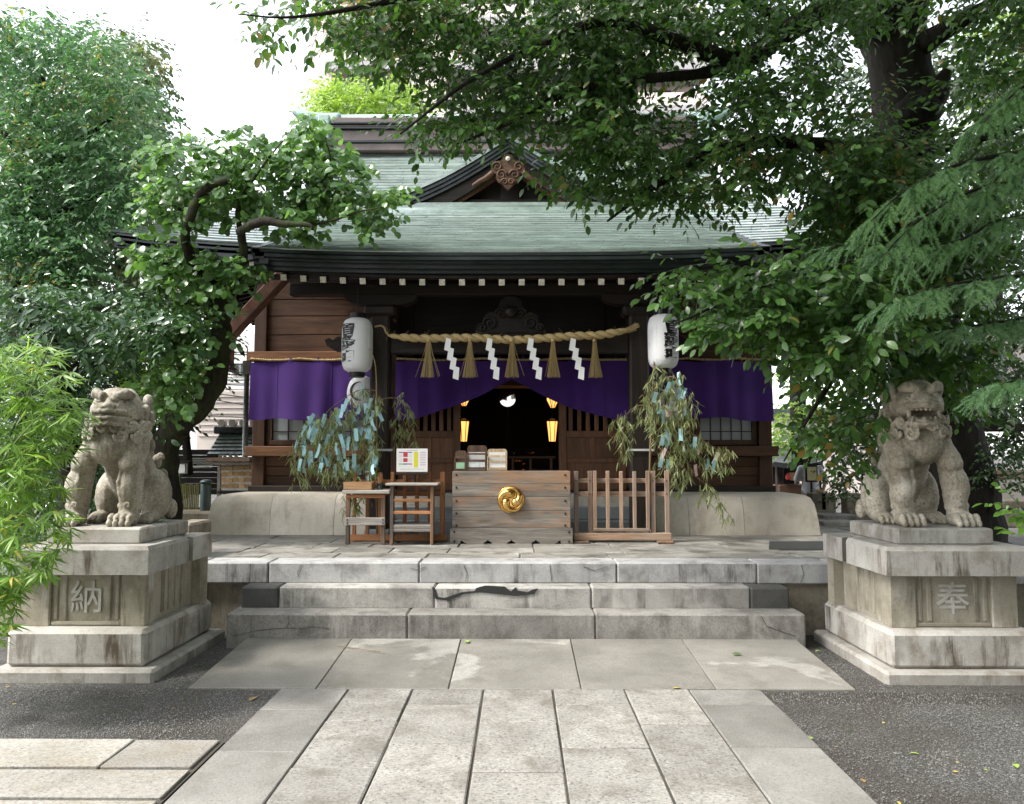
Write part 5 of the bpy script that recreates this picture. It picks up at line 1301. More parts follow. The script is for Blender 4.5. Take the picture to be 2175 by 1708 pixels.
def build_leaves(L, kind, m, parent, lite=False, singles=300, name='foliage', single_name='leaf', budget=None):
    """the leaves that show largest become parts of their own, the rest ONE part"""
    P, D, N, X, S = L.frames(); loc = np.array(parent.location)
    keep = np.ones(len(P), bool)
    if singles:
        c, s_ = math.cos(YAW), math.sin(YAW); Q = P - np.array([0, 0, CAMZ]); xr = Q[:, 0]*c + Q[:, 1]*s_; yr = -Q[:, 0]*s_ + Q[:, 1]*c
        cp, sp = math.cos(PITCH), math.sin(PITCH); dep = yr*cp + Q[:, 2]*sp; up = -yr*sp + Q[:, 2]*cp
        px = PW/2 + PF*xr/np.maximum(dep, .1); py = PH/2 - PF*up/np.maximum(dep, .1)
        inn = (px > 0) & (px < PW) & (py > 0) & (py < PH) & (dep > .2); face = .25 + np.abs((N*(Q/np.linalg.norm(Q, axis=1)[:, None])).sum(1))
        sc = np.where(inn, S*face/np.maximum(dep, .1)/np.maximum(dep, .1)**1.0, 0); pick = np.argsort(-sc)[:singles]; pick = pick[sc[pick] > 0]
        keep[pick] = False; v, f = leaf_shape(kind); me = bpy.data.meshes.new(single_name); me.from_pydata(v.tolist(), [], f); me.materials.append(m); me.polygons.foreach_set('use_smooth', [True]*len(me.polygons))
        for i in pick:
            o = bpy.data.objects.new(single_name, me); z = S[i]
            o.matrix_local = Matrix([[X[i, k]*z, D[i, k]*z, N[i, k]*z, P[i, k]-loc[k]] for k in range(3)] + [[0, 0, 0, 1]]); link(o, parent)
    v, f = leaf_lite(kind) if lite else leaf_shape(kind)
    P, D, N, X, S = P[keep], D[keep], N[keep], X[keep], S[keep]; n = len(P)
    VV = P[:, None]-loc + S[:, None, None]*(X[:, None]*v[None, :, 0, None] + D[:, None]*v[None, :, 1, None] + N[:, None]*v[None, :, 2, None])
    VV = VV.reshape(-1, 3); k = len(v); sizes = np.array([len(q) for q in f]); flat = np.concatenate([np.array(q) for q in f])
    loops = (np.arange(n)[:, None]*k + flat[None]).ravel(); tot = np.tile(sizes, n); start = np.concatenate([[0], np.cumsum(tot)[:-1]])
    o = bpy.data.objects.new(name, raw_mesh(name, VV, loops, tot, m)); o['kind'] = 'stuff'; return link(o, parent)
def in_poly(x, y, poly):
    c = False; j = len(poly)-1
    for i in range(len(poly)):
        if (poly[i][1] > y) != (poly[j][1] > y) and x < (poly[j][0]-poly[i][0])*(y-poly[i][1])/(poly[j][1]-poly[i][1])+poly[i][0]: c = not c
        j = i
    return c
def sample_poly(poly, rnd):
    x0 = min(p[0] for p in poly); x1 = max(p[0] for p in poly); y0 = min(p[1] for p in poly); y1 = max(p[1] for p in poly)
    while True:
        x, y = rnd.uniform(x0, x1), rnd.uniform(y0, y1)
        if in_poly(x, y, poly): return x, y
UP = np.array([0, 0, 1.])
def sprays(L, TW, P, D, length, n, size, rg, droop=.35, flat=.45, tw=.0028, jit=.35, alt=.75, face=.5):
    """many twigs with alternate leaves; leaf faces lean outwards as hanging leaves do"""
    N = len(P); q = P.copy(); d = D/np.linalg.norm(D, axis=1)[:, None]; n = np.broadcast_to(n, N); step = (length/n)[:, None]
    for i in range(int(n.max())):
        k = n > i; d = d + np.array([0, 0, -1.])*(droop*2.2*step) + rg.normal(0, .06, (N, 3)); d /= np.linalg.norm(d, axis=1)[:, None]; q2 = q + d*step
        if TW is not None: TW.add(q[k], q2[k], tw*(1-.07*i))
        q = q2; s = np.cross(d, UP); s /= np.linalg.norm(s, axis=1)[:, None]+1e-6; sd = 1 if i % 2 else -1
        ld = d*(1-alt*.6) + s*sd*alt + rg.normal(0, jit*.5, (N, 3)) + np.array([0, 0, -droop*.9]); last = (n-1 == i)[:, None]; ld = np.where(last, d + np.array([0, 0, -.3]), ld)
        nn = UP*flat + rg.normal(0, jit, (N, 3))*np.array([1, 1, .4]) + s*sd*.15 + np.array([0, -face, 0])
        L.addv(q[k], ld[k], nn[k], size*rg.uniform(.5, 1.25, N)[k])
def branch(b, px, n=5, seg=8, wob=.0, rnd=random):
    """limb through (x, y, depth, radius) measured in the picture frame"""
    P = []
    for x, y, Y, r in px: w = at(x, y, Y); P.append((w.x, w.y, w.z, r))
    C = catmull(P, n)
    b.tube([Vector(c[:3]) + Vector((rnd.gauss(0, wob*c[3]), rnd.gauss(0, wob*c[3]), rnd.gauss(0, wob*c[3]*.5))) for c in C], [max(.002, c[3]*(1+rnd.gauss(0, .05))) for c in C], seg); return C
def bark(name, a, c, moss=0):
    m, nt, b = new_mat(name, .9, .2); v = coords(nt); vv = nd(nt, 'VectorMath', {0: v, 1: (9, 9, 2)}, operation='MULTIPLY').outputs[0]
    n = noise(nt, vv, 2.0, 7, .7, .8); col = ramp(nt, n, [(.35, a), (.65, c)])
    if moss: col = mix(nt, ramp(nt, noise(nt, v, 4, 5), [(.45, 0), (.6, moss)]), col, (.04, .06, .015))
    out(nt, b, col); bump(nt, b, n, .9, .03); return m
MT['bark'] = bark('dark_bark', (.009, .008, .0065), (.03, .025, .02))
MT['bark2'] = bark('mossy_bark', (.012, .01, .008), (.042, .034, .026), .6)
MT['twig'] = plain('twig', (.05, .045, .03), .8)
def tree(name, label, loc, cat='tree', group=None): return thing(name, label, cat, loc, 0, group)
def attach(o, t): o.parent = t; o.location = -t.location; return o

def pts_in(poly, n, rg):
    P = np.array(poly, float); lo, hi = P.min(0), P.max(0); out_ = np.zeros((0, 2))
    while len(out_) < n:
        q = rg.uniform(lo, hi, (n*2, 2)); c = np.zeros(len(q), bool); j = len(P)-1
        for i in range(len(P)):
            t = (P[i, 1] > q[:, 1]) != (P[j, 1] > q[:, 1]); x = (P[j, 0]-P[i, 0])*(q[:, 1]-P[i, 1])/(P[j, 1]-P[i, 1]+1e-12)+P[i, 0]; c ^= t & (q[:, 0] < x); j = i
        out_ = np.concatenate([out_, q[c]])
    return out_[:n]
def inside(q, poly):
    P = np.array(poly, float); c = np.zeros(len(q), bool); j = len(P)-1
    for i in range(len(P)):
        t = (P[i, 1] > q[:, 1]) != (P[j, 1] > q[:, 1]); x = (P[j, 0]-P[i, 0])*(q[:, 1]-P[i, 1])/(P[j, 1]-P[i, 1]+1e-12)+P[i, 0]; c ^= t & (q[:, 0] < x); j = i
    return c
def at_v(q, Y):
    u = (q[:, 0]-PW/2)/PF; v = -(q[:, 1]-PH/2)/PF; dy = math.cos(PITCH)-v*math.sin(PITCH); dz = math.sin(PITCH)+v*math.cos(PITCH); c, s = math.cos(YAW), math.sin(YAW)
    dx, dyy = u*c-dy*s, u*s+dy*c; t = Y/dyy; return np.stack([dx*t, Y, CAMZ+dz*t], 1)
def fill(L, TW, poly, n, Y, size, rnd, nl=(6, 9), length=(.2, .36), dirx=(-.8, .5), droop=.35, skip=None, flat=.45, tw=.0028, diry=.6, clump=0, face=.5, spread=1.0):
    rg = np.random.default_rng(rnd.randrange(1 << 30))
    if clump:                                         # sprays gather round clump centres, leaving gaps between
        c = pts_in(poly, max(3, n//clump), rg); q = c[rg.integers(0, len(c), n)] + rg.normal(0, 1, (n, 2))*np.array([26, 15])*spread*8/np.mean(Y)
        q = q[inside(q, poly)]
    else: q = pts_in(poly, n, rg)
    for s in skip or []: q = q[~inside(q, s)]
    n = len(q); P = at_v(q, rg.uniform(*Y, n)); D = np.stack([rg.uniform(*dirx, n), rg.uniform(-diry, diry, n), rg.uniform(-.5, .25, n)], 1)
    sprays(L, TW, P, D, rg.uniform(*length, n), rg.integers(nl[0], nl[1]+1, n), size, rg, droop, flat, tw, face=face)

# ---- the great tree at the right
R1 = random.Random(11)
base = onz(2035, 1128, 0.0); base = Vector((at(2035, 1100, 8.6).x, 8.6, 0))
bt = tree('broadleaf_tree', 'great dark broadleaf tree on the right, its boughs hanging over the roof', base)
b = MB()
branch(b, [(2052, 1215, 8.6, .55), (2040, 1120, 8.6, .44), (2020, 960, 8.55, .36), (1985, 760, 8.5, .33), (1945, 560, 8.5, .31), (1920, 400, 8.5, .30), (1922, 230, 8.5, .31), (1905, 110, 8.5, .33), (1890, 0, 8.5, .34), (1875, -200, 8.5, .3), (1850, -500, 8.5, .22)], 4, 14, .04, R1)
branch(b, [(1925, 260, 8.4, .24), (1965, 215, 8.3, .22), (1992, 190, 8.25, .14), (2010, 150, 8.2, .05)], 3, 10, .05, R1)
attach(b.build('trunk', MT['bark'], bt, True), bt)
limbs = [[(1900, 90, 8.5, .2), (1800, 15, 8.0, .16), (1700, 50, 7.3, .13), (1575, 125, 6.8, .10), (1440, 88, 6.4, .07), (1290, 45, 6.1, .05), (1150, 95, 5.9, .034), (1000, 170, 5.7, .02), (850, 285, 5.6, .008)],
         [(1580, 125, 6.8, .085), (1500, 155, 6.6, .06), (1350, 170, 6.3, .045), (1200, 200, 6.1, .032), (1080, 262, 6.0, .02), (960, 310, 5.9, .008)],
         [(1905, 320, 8.5, .17), (1800, 318, 7.7, .11), (1650, 300, 7.0, .075), (1500, 330, 6.6, .05), (1370, 410, 6.3, .03), (1290, 470, 6.2, .01)],
         [(1935, 450, 8.4, .13), (1820, 520, 7.2, .07), (1680, 575, 6.4, .035), (1540, 640, 5.9, .018), (1430, 690, 5.6, .006)],
         [(1945, 540, 8.4, .11), (1840, 700, 7.2, .055), (1740, 850, 6.9, .025), (1665, 980, 6.8, .008)],
         [(1880, -150, 8.5, .2), (1600, -130, 7.2, .13), (1200, -70, 6.2, .07), (900, -10, 5.7, .035), (640, 35, 5.5, .014), (505, 30, 5.4, .005)],
         [(1920, 120, 8.5, .16), (2050, 40, 7.8, .1), (2250, -60, 7.2, .06)], [(1930, 330, 8.5, .1), (2060, 300, 7.6, .06), (2200, 260, 7.0, .03)],
         [(1700, 60, 7.2, .07), (1620, 20, 6.9, .05), (1480, -60, 6.4, .03), (1300, -120, 6.0, .015)]]
limbs = [[(x, y, Y-(.3 if r < .14 and k < 6 and k != 4 else 0), r*(.8 if r < .14 else 1)) for x, y, Y, r in l] for k, l in enumerate(limbs)]
for l in limbs: b = MB(); branch(b, l, 5, 8, .05, R1); attach(b.build('limb', MT['bark'], bt, True), bt)
L = Leaves(); TW = Twigs()
eave = [(1120, 430), (1260, 470), (1330, 505), (1400, 505), (1560, 468), (1700, 462), (1650, 540), (1480, 545), (1360, 565), (1300, 600), (1100, 600)]
gaps = [[(1080, 0), (1130, 0), (1120, 40), (1070, 60)], [(1330, 200), (1370, 170), (1385, 215), (1340, 240)], [(1500, 190), (1545, 180), (1550, 240), (1500, 245)], [(1780, 90), (1880, 60), (1885, 180), (1790, 200)], [(1965, 60), (2050, 30), (2040, 160), (1975, 180)], [(1620, 330), (1690, 340), (1650, 400), (1600, 370)], eave, [(640, 40), (760, 130), (640, 140)], [(820, 345), (900, 330), (1010, 318), (1040, 290), (1120, 290), (1190, 380), (1250, 420), (1130, 440), (820, 450)]]
fill(L, TW, [(490, -20), (900, -60), (960, 60), (860, 140), (740, 60), (600, 90), (530, 60)], 202, (5.2, 6.0), .074, R1, skip=gaps, clump=5)
fill(L, TW, [(800, -40), (1350, -60), (1400, 330), (1290, 330), (1180, 290), (1110, 268), (1000, 285), (890, 300), (840, 270), (950, 200), (790, 140), (700, 100)], 1552, (5.4, 6.6), .068, R1, skip=gaps, clump=7)
fill(L, TW, [(1250, -60), (1880, -60), (1900, 320), (1660, 400), (1400, 400), (1290, 380), (1230, 300)], 2295, (5.8, 7.8), .074, R1, skip=gaps, clump=9)
fill(L, TW, [(1150, 330), (1260, 320), (1330, 380), (1420, 400), (1640, 380), (1640, 400), (1420, 440), (1330, 435), (1240, 400), (1170, 370)], 148, (5.8, 6.4), .074, R1, skip=[eave])
fill(L, TW, [(1600, 300), (1960, 300), (1980, 560), (1850, 720), (1720, 640), (1720, 440)], 1107, (6.0, 8.0), .082, R1, skip=gaps[:-1], clump=8)
fill(L, TW, [(1350, 600), (1440, 555), (1640, 540), (1900, 560), (1950, 720), (1780, 790), (1650, 740), (1590, 700), (1500, 650), (1420, 630)], 864, (5.4, 6.8), .088, R1, nl=(5, 8), clump=6)
fill(L, TW, [(1500, 690), (1560, 665), (1650, 660), (1660, 700), (1530, 712)], 40, (5.3, 5.7), .088, R1, dirx=(-1, -.5), length=(.14, .24), nl=(4, 6))
fill(L, TW, [(1650, 720), (1880, 700), (1900, 880), (1830, 1010), (1720, 1010), (1660, 960)], 283, (6.2, 7.6), .082, R1, skip=[[(1635, 700), (1700, 720), (1730, 860), (1640, 930)], [(1630, 920), (1775, 930), (1775, 1080), (1630, 1080)]], clump=5)
fill(L, TW, [(1900, -60), (2300, -80), (2300, 330), (2000, 350), (1990, 200)], 756, (6.6, 8.4), .08, R1, skip=gaps, clump=6)
fill(L, TW, [(1820, 330), (2175, 280), (2200, 560), (1900, 640)], 648, (7.4, 9), .082, R1, clump=6)
fill(L, TW, [(1830, 340), (1990, 330), (2110, 480), (2130, 700), (2080, 880), (1990, 830), (1860, 820), (1840, 560)], 1100, (6.6, 8.0), .088, R1, clump=6)
MT['leaf_big'] = leaf_mat('broad_leaf', (.017, .048, .015), (.1, .21, .048), .44, .32, yellow=(.33, .2, .07), yamt=-.06)
build_leaves(L, 'ovate', MT['leaf_big'], bt)
LU = Leaves(); rg = np.random.default_rng(77); n = 20000  # unseen overhead leaves of this tree, spread and thickened to shade the hall
P = np.stack([rg.uniform(-1.2, 9, n), rg.uniform(-3.5, 10.5, n), rg.uniform(4.6, 10.5, n)], 1)
ok = (P[:, 2] > 1.55 + .62*np.maximum(P[:, 1], .5)) & (P[:, 0] > .25*(P[:, 1]-6)-.6) & ~((P[:, 0] < 1.2) & (P[:, 1] < 3.4))
P = P[ok]; n = len(P); LU.addv(P, rg.normal(0, 1, (n, 3)), rg.normal(0, .6, (n, 3))+UP, rg.uniform(.2, .34, n)); build_leaves(LU, 'oval', MT['leaf_big'], bt, True, 0, 'upper_foliage')
TW.build('twigs', MT['twig'], bt)

# ---- the crooked tree at the left
R2 = random.Random(5)
pt = tree('crooked_tree', 'crooked tree with round leaves leaning before the left roof corner', (at(352, 1010, 8.9).x, 8.9, 0))
b = MB(); branch(b, [(350, 1120, 8.9, .2), (348, 1000, 8.9, .17), (356, 930, 8.9, .16), (395, 885, 8.85, .15), (440, 840, 8.8, .135), (463, 780, 8.8, .12), (470, 710, 8.75, .11), (472, 650, 8.7, .105), (455, 610, 8.7, .10)], 5, 10, .06, R2)
attach(b.build('trunk', MT['bark2'], pt, True), pt)
for l in ([(458, 615, 8.7, .095), (425, 580, 8.65, .07), (404, 545, 8.6, .058), (393, 505, 8.6, .052), (405, 460, 8.55, .05), (425, 415, 8.55, .048), (450, 395, 8.5, .045), (482, 384, 8.5, .035)],
          [(465, 625, 8.7, .08), (500, 590, 8.6, .06), (516, 545, 8.55, .05), (513, 500, 8.5, .045), (512, 490, 8.5, .042), (560, 470, 8.4, .045), (600, 476, 8.35, .035), (655, 478, 8.3, .025), (664, 488, 8.3, .015)],
          [(512, 495, 8.5, .03), (505, 455, 8.5, .028), (520, 410, 8.5, .02), (560, 350, 8.5, .012), (600, 300, 8.5, .006)],
          [(580, 473, 8.4, .03), (640, 430, 8.4, .022), (700, 360, 8.4, .012), (690, 290, 8.4, .006)], [(405, 470, 8.55, .03), (370, 430, 8.6, .02), (340, 380, 8.6, .01)],
          [(640, 478, 8.3, .02), (700, 470, 8.25, .016), (760, 450, 8.2, .01), (815, 440, 8.2, .005)], [(410, 560, 8.6, .03), (360, 560, 8.5, .016), (300, 560, 8.5, .006)]):
    l = [(x, y, Y - min(.55, .14*i), r) for i, (x, y, Y, r) in enumerate(l)]
    b = MB(); branch(b, l, 5, 7, .05, R2); attach(b.build('limb', MT['bark2'], pt, True), pt)
L = Leaves(); TW = Twigs()
g2 = [[(400, 330), (440, 320), (450, 370), (420, 390)], [(560, 250), (640, 290), (600, 330), (560, 300)], [(380, 400), (400, 395), (400, 440), (375, 440)], [(570, 400), (600, 390), (610, 430), (575, 440)]]
fill(L, TW, [(300, 320), (380, 280), (450, 300), (540, 260), (600, 300), (640, 235), (690, 240), (720, 330), (840, 400), (835, 470), (780, 495), (700, 450), (640, 530), (600, 480), (520, 450), (300, 480)], 900, (8.0, 9.0), .088, R2, nl=(5, 8), length=(.15, .3), dirx=(-.8, .8), skip=g2, clump=6)
fill(L, TW, [(270, 560), (330, 500), (430, 520), (500, 540), (560, 560), (570, 590), (530, 610), (460, 610), (400, 640), (340, 600)], 240, (8.1, 8.8), .088, R2, nl=(4, 7), length=(.14, .26), dirx=(-.8, .8), clump=5)
fill(L, TW, [(450, 640), (500, 660), (490, 720), (460, 700)], 8, (8.4, 8.7), .08, R2, nl=(3, 5), length=(.15, .25))
fill(L, TW, [(320, 660), (420, 640), (440, 700), (425, 790), (400, 860), (360, 890), (310, 860)], 230, (8.1, 8.6), .08, R2, nl=(4, 7), length=(.14, .26), dirx=(-.8, .8), clump=7)
MT['leaf_round'] = leaf_mat('round_leaf', (.05, .115, .04), (.15, .28, .085), .42, .27)
build_leaves(L, 'round', MT['leaf_round'], pt); TW.build('twigs', MT['twig'], pt)

# ---- tall evergreen far left, with orange young leaves
def simple_tree(name, label, loc, trunk, regions, kind, m, seed, size, singles=0, lite=True, barkm='bark', cat='tree', tw=False, **kw):
    kw.setdefault('clump', 8)
    r = random.Random(seed); t = tree(name, label, loc, cat); b = MB()
    for l in trunk: branch(b, l, 4, 8, .05, r)
    if trunk: attach(b.build('trunk', MT[barkm], t, True), t)
    L = Leaves(); TW = Twigs() if tw else None
    for poly, n, Y in regions: fill(L, TW, poly, n, Y, size, r, **kw)
    build_leaves(L, kind, m, t, lite, singles)
    if tw: TW.build('twigs', MT['twig'], t)
    return t
MT['leaf_ever'] = leaf_mat('evergreen_leaf', (.05, .115, .06), (.15, .27, .12), .36, .25, yellow=(.45, .33, .07), yamt=-.01, tcol=(1.2, 1.5, .85))
simple_tree('evergreen_tree', 'tall evergreen at the far left with orange young leaves', (at(55, 900, 11).x, 11, 0),
    [[(60, 1010, 11, .24), (55, 800, 11, .22), (48, 600, 11, .2), (52, 470, 11, .17), (70, 300, 11, .11), (90, 150, 11, .05)], [(60, 420, 11, .1), (130, 330, 10.6, .06), (240, 250, 10.4, .02)], [(60, 400, 11, .08), (20, 300, 10.6, .05), (-40, 220, 10.5, .03)], [(55, 500, 11, .09), (150, 440, 10.5, .05), (260, 400, 10.3, .02)]],
    [([(-60, 30), (60, 5), (140, 50), (240, 70), (300, 160), (350, 250), (345, 400), (320, 460), (200, 480), (-60, 520)], 4300, (9.8, 12.4)), ([(-60, 480), (190, 470), (200, 580), (-60, 650)], 900, (9.8, 11))], 'oval', MT['leaf_ever'], 21, .1, 300, True, nl=(6, 10), length=(.25, .5), dirx=(-1, 1), clump=34, spread=2.0)
MT['leaf_far'] = leaf_mat('far_leaf', (.05, .085, .045), (.13, .18, .07), .3, .45, yellow=(.3, .22, .07), yamt=.03)
simple_tree('background_tree', 'rounded brownish green tree behind the far left evergreen', (at(270, 900, 16).x, 16, 0), [[(280, 1000, 16, .3), (270, 500, 16, .22), (265, 250, 16, .1)]],
    [([(170, 120), (240, 60), (330, 90), (345, 170), (335, 300), (330, 480), (200, 500), (150, 300)], 1300, (15, 17.5)), ([(-80, 180), (330, 230), (345, 500), (440, 640), (-80, 720)], 2600, (13, 16))], 'small', MT['leaf_far'], 22, .14, 0, True, nl=(7, 10), length=(.4, .7), dirx=(-1, 1))
# glossy camellia boughs
MT['leaf_gloss'] = leaf_mat('glossy_leaf', (.028, .07, .034), (.07, .14, .055), .25, .22)
simple_tree('camellia', 'glossy dark camellia behind the bamboo at the left', (at(120, 900, 8.6).x, 8.6, 0), [[(150, 1150, 8.6, .12), (140, 900, 8.6, .1), (120, 740, 8.6, .07), (60, 640, 8.5, .05), (-40, 628, 8.4, .05)], [(130, 790, 8.6, .06), (230, 760, 8.5, .04), (360, 690, 8.4, .02)]],
    [([(-40, 590), (120, 600), (330, 620), (440, 665), (450, 700), (380, 740), (220, 760), (-40, 770)], 700, (7.9, 9.2)), ([(-40, 740), (330, 740), (330, 900), (300, 1100), (-40, 1300)], 700, (8.6, 9.8))], 'oval', MT['leaf_gloss'], 23, .1, 300, True, nl=(5, 9), length=(.25, .45), dirx=(-1, 1))
MT['leaf_lime'] = leaf_mat('lime_leaf', (.09, .17, .03), (.25, .38, .08), .45, .45)
simple_tree('maple_bush', 'bright lime green maple between the crooked trunk and the statue', (at(390, 900, 11.2).x, 11.2, 0), [[(400, 1010, 11.2, .07), (390, 850, 11.2, .05), (400, 700, 11.2, .03)]],
    [([(250, 650), (330, 640), (470, 655), (465, 740), (440, 830), (400, 890), (300, 880), (240, 760)], 1200, (10.6, 11.9))], 'small', MT['leaf_lime'], 24, .075, 0, True, nl=(6, 9), length=(.25, .45), dirx=(-1, 1), droop=.15)
MT['leaf_dark'] = leaf_mat('shade_leaf', (.018, .04, .016), (.05, .095, .034), .25, .45)  # dark green leaves for the backdrop shrub and tree
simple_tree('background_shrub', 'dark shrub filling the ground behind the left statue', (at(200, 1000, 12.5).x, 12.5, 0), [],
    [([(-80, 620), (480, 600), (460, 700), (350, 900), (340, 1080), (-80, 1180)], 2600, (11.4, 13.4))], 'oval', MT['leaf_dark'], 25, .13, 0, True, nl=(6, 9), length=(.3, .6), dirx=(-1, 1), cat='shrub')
# ---- lime tree beyond the roof
MT['leaf_lime2'] = leaf_mat('sunlit_leaf', (.13, .22, .04), (.36, .5, .12), .45, .5)  # pale yellow green as the leaves' own colour
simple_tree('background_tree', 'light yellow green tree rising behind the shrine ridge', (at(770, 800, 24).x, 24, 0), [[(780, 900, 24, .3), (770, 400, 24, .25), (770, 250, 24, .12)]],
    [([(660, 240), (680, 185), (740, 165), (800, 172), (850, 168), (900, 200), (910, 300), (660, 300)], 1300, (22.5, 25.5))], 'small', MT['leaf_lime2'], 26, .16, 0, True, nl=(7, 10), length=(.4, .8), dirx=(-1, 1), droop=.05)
# ---- trees and shrubs at the right
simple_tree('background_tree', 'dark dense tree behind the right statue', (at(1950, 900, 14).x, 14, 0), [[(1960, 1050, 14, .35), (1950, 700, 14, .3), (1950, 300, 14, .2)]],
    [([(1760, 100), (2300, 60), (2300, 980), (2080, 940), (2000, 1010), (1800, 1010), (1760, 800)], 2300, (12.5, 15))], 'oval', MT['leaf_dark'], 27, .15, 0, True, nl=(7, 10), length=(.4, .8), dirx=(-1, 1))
simple_tree('background_tree', 'pale sunlit tree seen between the shrine corner and the dark boughs', (at(1690, 900, 19).x, 19, 0), [[(1700, 1000, 19, .2), (1690, 700, 19, .15)]],
    [([(1600, 480), (1790, 480), (1800, 900), (1700, 960), (1630, 960)], 700, (17.5, 20))], 'small', MT['leaf_lime'], 28, .14, 0, True, nl=(6, 9), length=(.35, .7), dirx=(-1, 1), droop=.1)
simple_tree('background_tree', 'light conifer-green tree top at the upper right corner', (at(2100, 700, 17).x, 17, 0), [[(2110, 900, 17, .3), (2100, 200, 17, .15)]],
    [([(2030, 100), (2080, 20), (2300, -20), (2300, 420), (2100, 420)], 900, (16, 18.5))], 'small', MT['leaf_lime'], 29, .15, 0, True, nl=(6, 9), length=(.35, .7), dirx=(-1, 1))
MT['leaf_shrub'] = leaf_mat('shrub_leaf', (.025, .06, .02), (.08, .15, .045), .3, .3)
simple_tree('shrub', 'small glossy shrub standing right of the open-mouth statue', (at(2110, 1040, 8.2).x, 8.2, 0), [[(2105, 1090, 8.2, .03), (2110, 1000, 8.2, .02)]], [([(2060, 960), (2090, 935), (2140, 945), (2200, 970), (2200, 1040), (2080, 1040)], 150, (7.9, 8.5))], 'oval', MT['leaf_shrub'], 30, .055, 200, True, nl=(5, 8), length=(.15, .28), dirx=(-1, 1), cat='shrub')
simple_tree('shrub', 'low grey green shrub beside the stone fence left of the open-mouth statue', (at(1790, 1060, 11.5).x, 11.5, 0), [], [([(1760, 970), (1840, 950), (1850, 1060), (1750, 1070)], 150, (11, 12))], 'oval', MT['leaf_shrub'], 31, .07, 0, True, nl=(5, 8), length=(.15, .3), dirx=(-1, 1), cat='shrub')
MT['leaf_near'] = leaf_mat('fresh_leaf', (.06, .14, .02), (.15, .3, .05), .45, .35)
simple_tree('shrub', 'bright fresh leaves at the right edge above the pedestal cap', (at(2170, 1150, 5.3).x, 5.35, 0), [[(2240, 1420, 5.35, .02), (2220, 1250, 5.3, .014), (2180, 1130, 5.2, .006)]], [([(2140, 1060), (2220, 1040), (2260, 1220), (2150, 1190), (2130, 1150)], 16, (5.1, 5.4))], 'ovate', MT['leaf_near'], 32, .065, 120, False, nl=(5, 7), length=(.1, .2), dirx=(-1, .6), cat='shrub', tw=True)

# ---- unseen trees added around the viewer to keep sky light off the porch
MT['leaf_grove'] = leaf_mat('grove_leaf', (.025, .055, .02), (.07, .13, .04), .3, .45)
for k, (x0, x1, y0, y1, lab) in enumerate(((-3.5, 9, -13, -8, 'tall tree of the grove far behind the viewer'), (2.6, 9, -8, -3.0, 'broad tree of the grove behind the viewer, right of the path'), (9, 17, -7, 3, 'broad tree of the grove standing far right of the path'), (-17, -4, -17, -11, 'broad tree of the grove far behind the viewer, left of the path'))):
    rg = np.random.default_rng(90+k); n = 9000; t = tree('grove_tree', lab, ((x0+x1)/2, (y0+y1)/2, 0)); q = rg.normal(0, 1, (n, 3)); q = q/np.linalg.norm(q, axis=1)[:, None]*rg.random(n)[:, None]**.4
    P = np.stack([(x0+x1)/2 + q[:, 0]*(x1-x0)/2*1.15, (y0+y1)/2 + q[:, 1]*(y1-y0)/2, (9.0 if k < 3 else 5.5) + q[:, 2]*(10 if k < 3 else 6)], 1); P = P[(P[:, 2] > (4.2 if k == 0 else .8))]; n = len(P)
    LG = Leaves(); LG.addv(P, rg.normal(0, 1, (n, 3)), rg.normal(0, .6, (n, 3))+UP*.5, rg.uniform(.5, 1.0, n)); build_leaves(LG, 'oval', MT['leaf_grove'], t, True, 0)
    b = MB(); b.tube([((x0+x1)/2, (y0+y1)/2, -.1), ((x0+x1)/2+.1, (y0+y1)/2, 3), ((x0+x1)/2-.1, (y0+y1)/2+.1, 7)], [.4, .3, .15], 10); attach(b.build('trunk', MT['bark'], t, True), t)
# ---- bamboo in the left foreground
R3 = random.Random(8)
MT['leaf_bam'] = leaf_mat('bamboo_leaf', (.1, .21, .045), (.27, .42, .1), .42, .4, yellow=(.5, .4, .12), yamt=.03)
MT['culm'] = plain('bamboo_culm', (.12, .17, .05), .4)
bm_ = tree('bamboo', 'bright green bamboo in the left foreground beside the pedestal', (-3.75, 4.9, 0), 'bamboo')
L = Leaves(); culms = []
for k in range(9):
    x0 = R3.uniform(-200, -60); xt = R3.uniform(-60, 120); yt = R3.uniform(690, 900); Y0 = R3.uniform(4.7, 5.35)
    pxs = [(x0, 1480, Y0, .011), (x0*.7+xt*.3, 1250, Y0, .010), (x0*.4+xt*.6, 1000, Y0-.05, .008), (xt, yt, Y0-.1, .003)]
    b = MB(); C = branch(b, pxs, 5, 6, 0, R3); attach(b.build('culm', MT['culm'], bm_, True), bm_); culms.append(C)
TW = Twigs()
def fan(L, p, d, size, n, r):
    """a fan of lance leaves at a twig end"""
    d = np.array(d, float); d /= np.linalg.norm(d); s = np.cross(d, UP); s /= np.linalg.norm(s)+1e-6
    for i in range(n):
        a = (i-(n-1)/2)*.42 + r.gauss(0, .12); ld = d*math.cos(a) + s*math.sin(a) + np.array([0, 0, -.35+r.gauss(0, .15)]); L.add(p, ld, UP*.8 + s*r.gauss(0, .4) + d*.3, size*r.uniform(.7, 1.2))
def bam_fill(poly, n, Y, size):
    for _ in range(n):
        x, y = sample_poly(poly, R3); p = np.array(at(x, y, R3.uniform(*Y))); d = np.array([R3.uniform(-.4, 1), R3.uniform(-1, .4), R3.uniform(-.3, .4)])
        q = p - d*R3.uniform(.12, .25) + np.array([0, 0, .03]); TW.tube([tuple(q), tuple((p+q)/2+np.array([0, 0, .02])), tuple(p)], .0014, 3, False)
        fan(L, p, d, size, R3.randint(5, 7), R3)
        if R3.random() < .6: fan(L, (p+q)/2, d + np.array([R3.gauss(0, .5), R3.gauss(0, .5), 0]), size*.8, 3, R3)
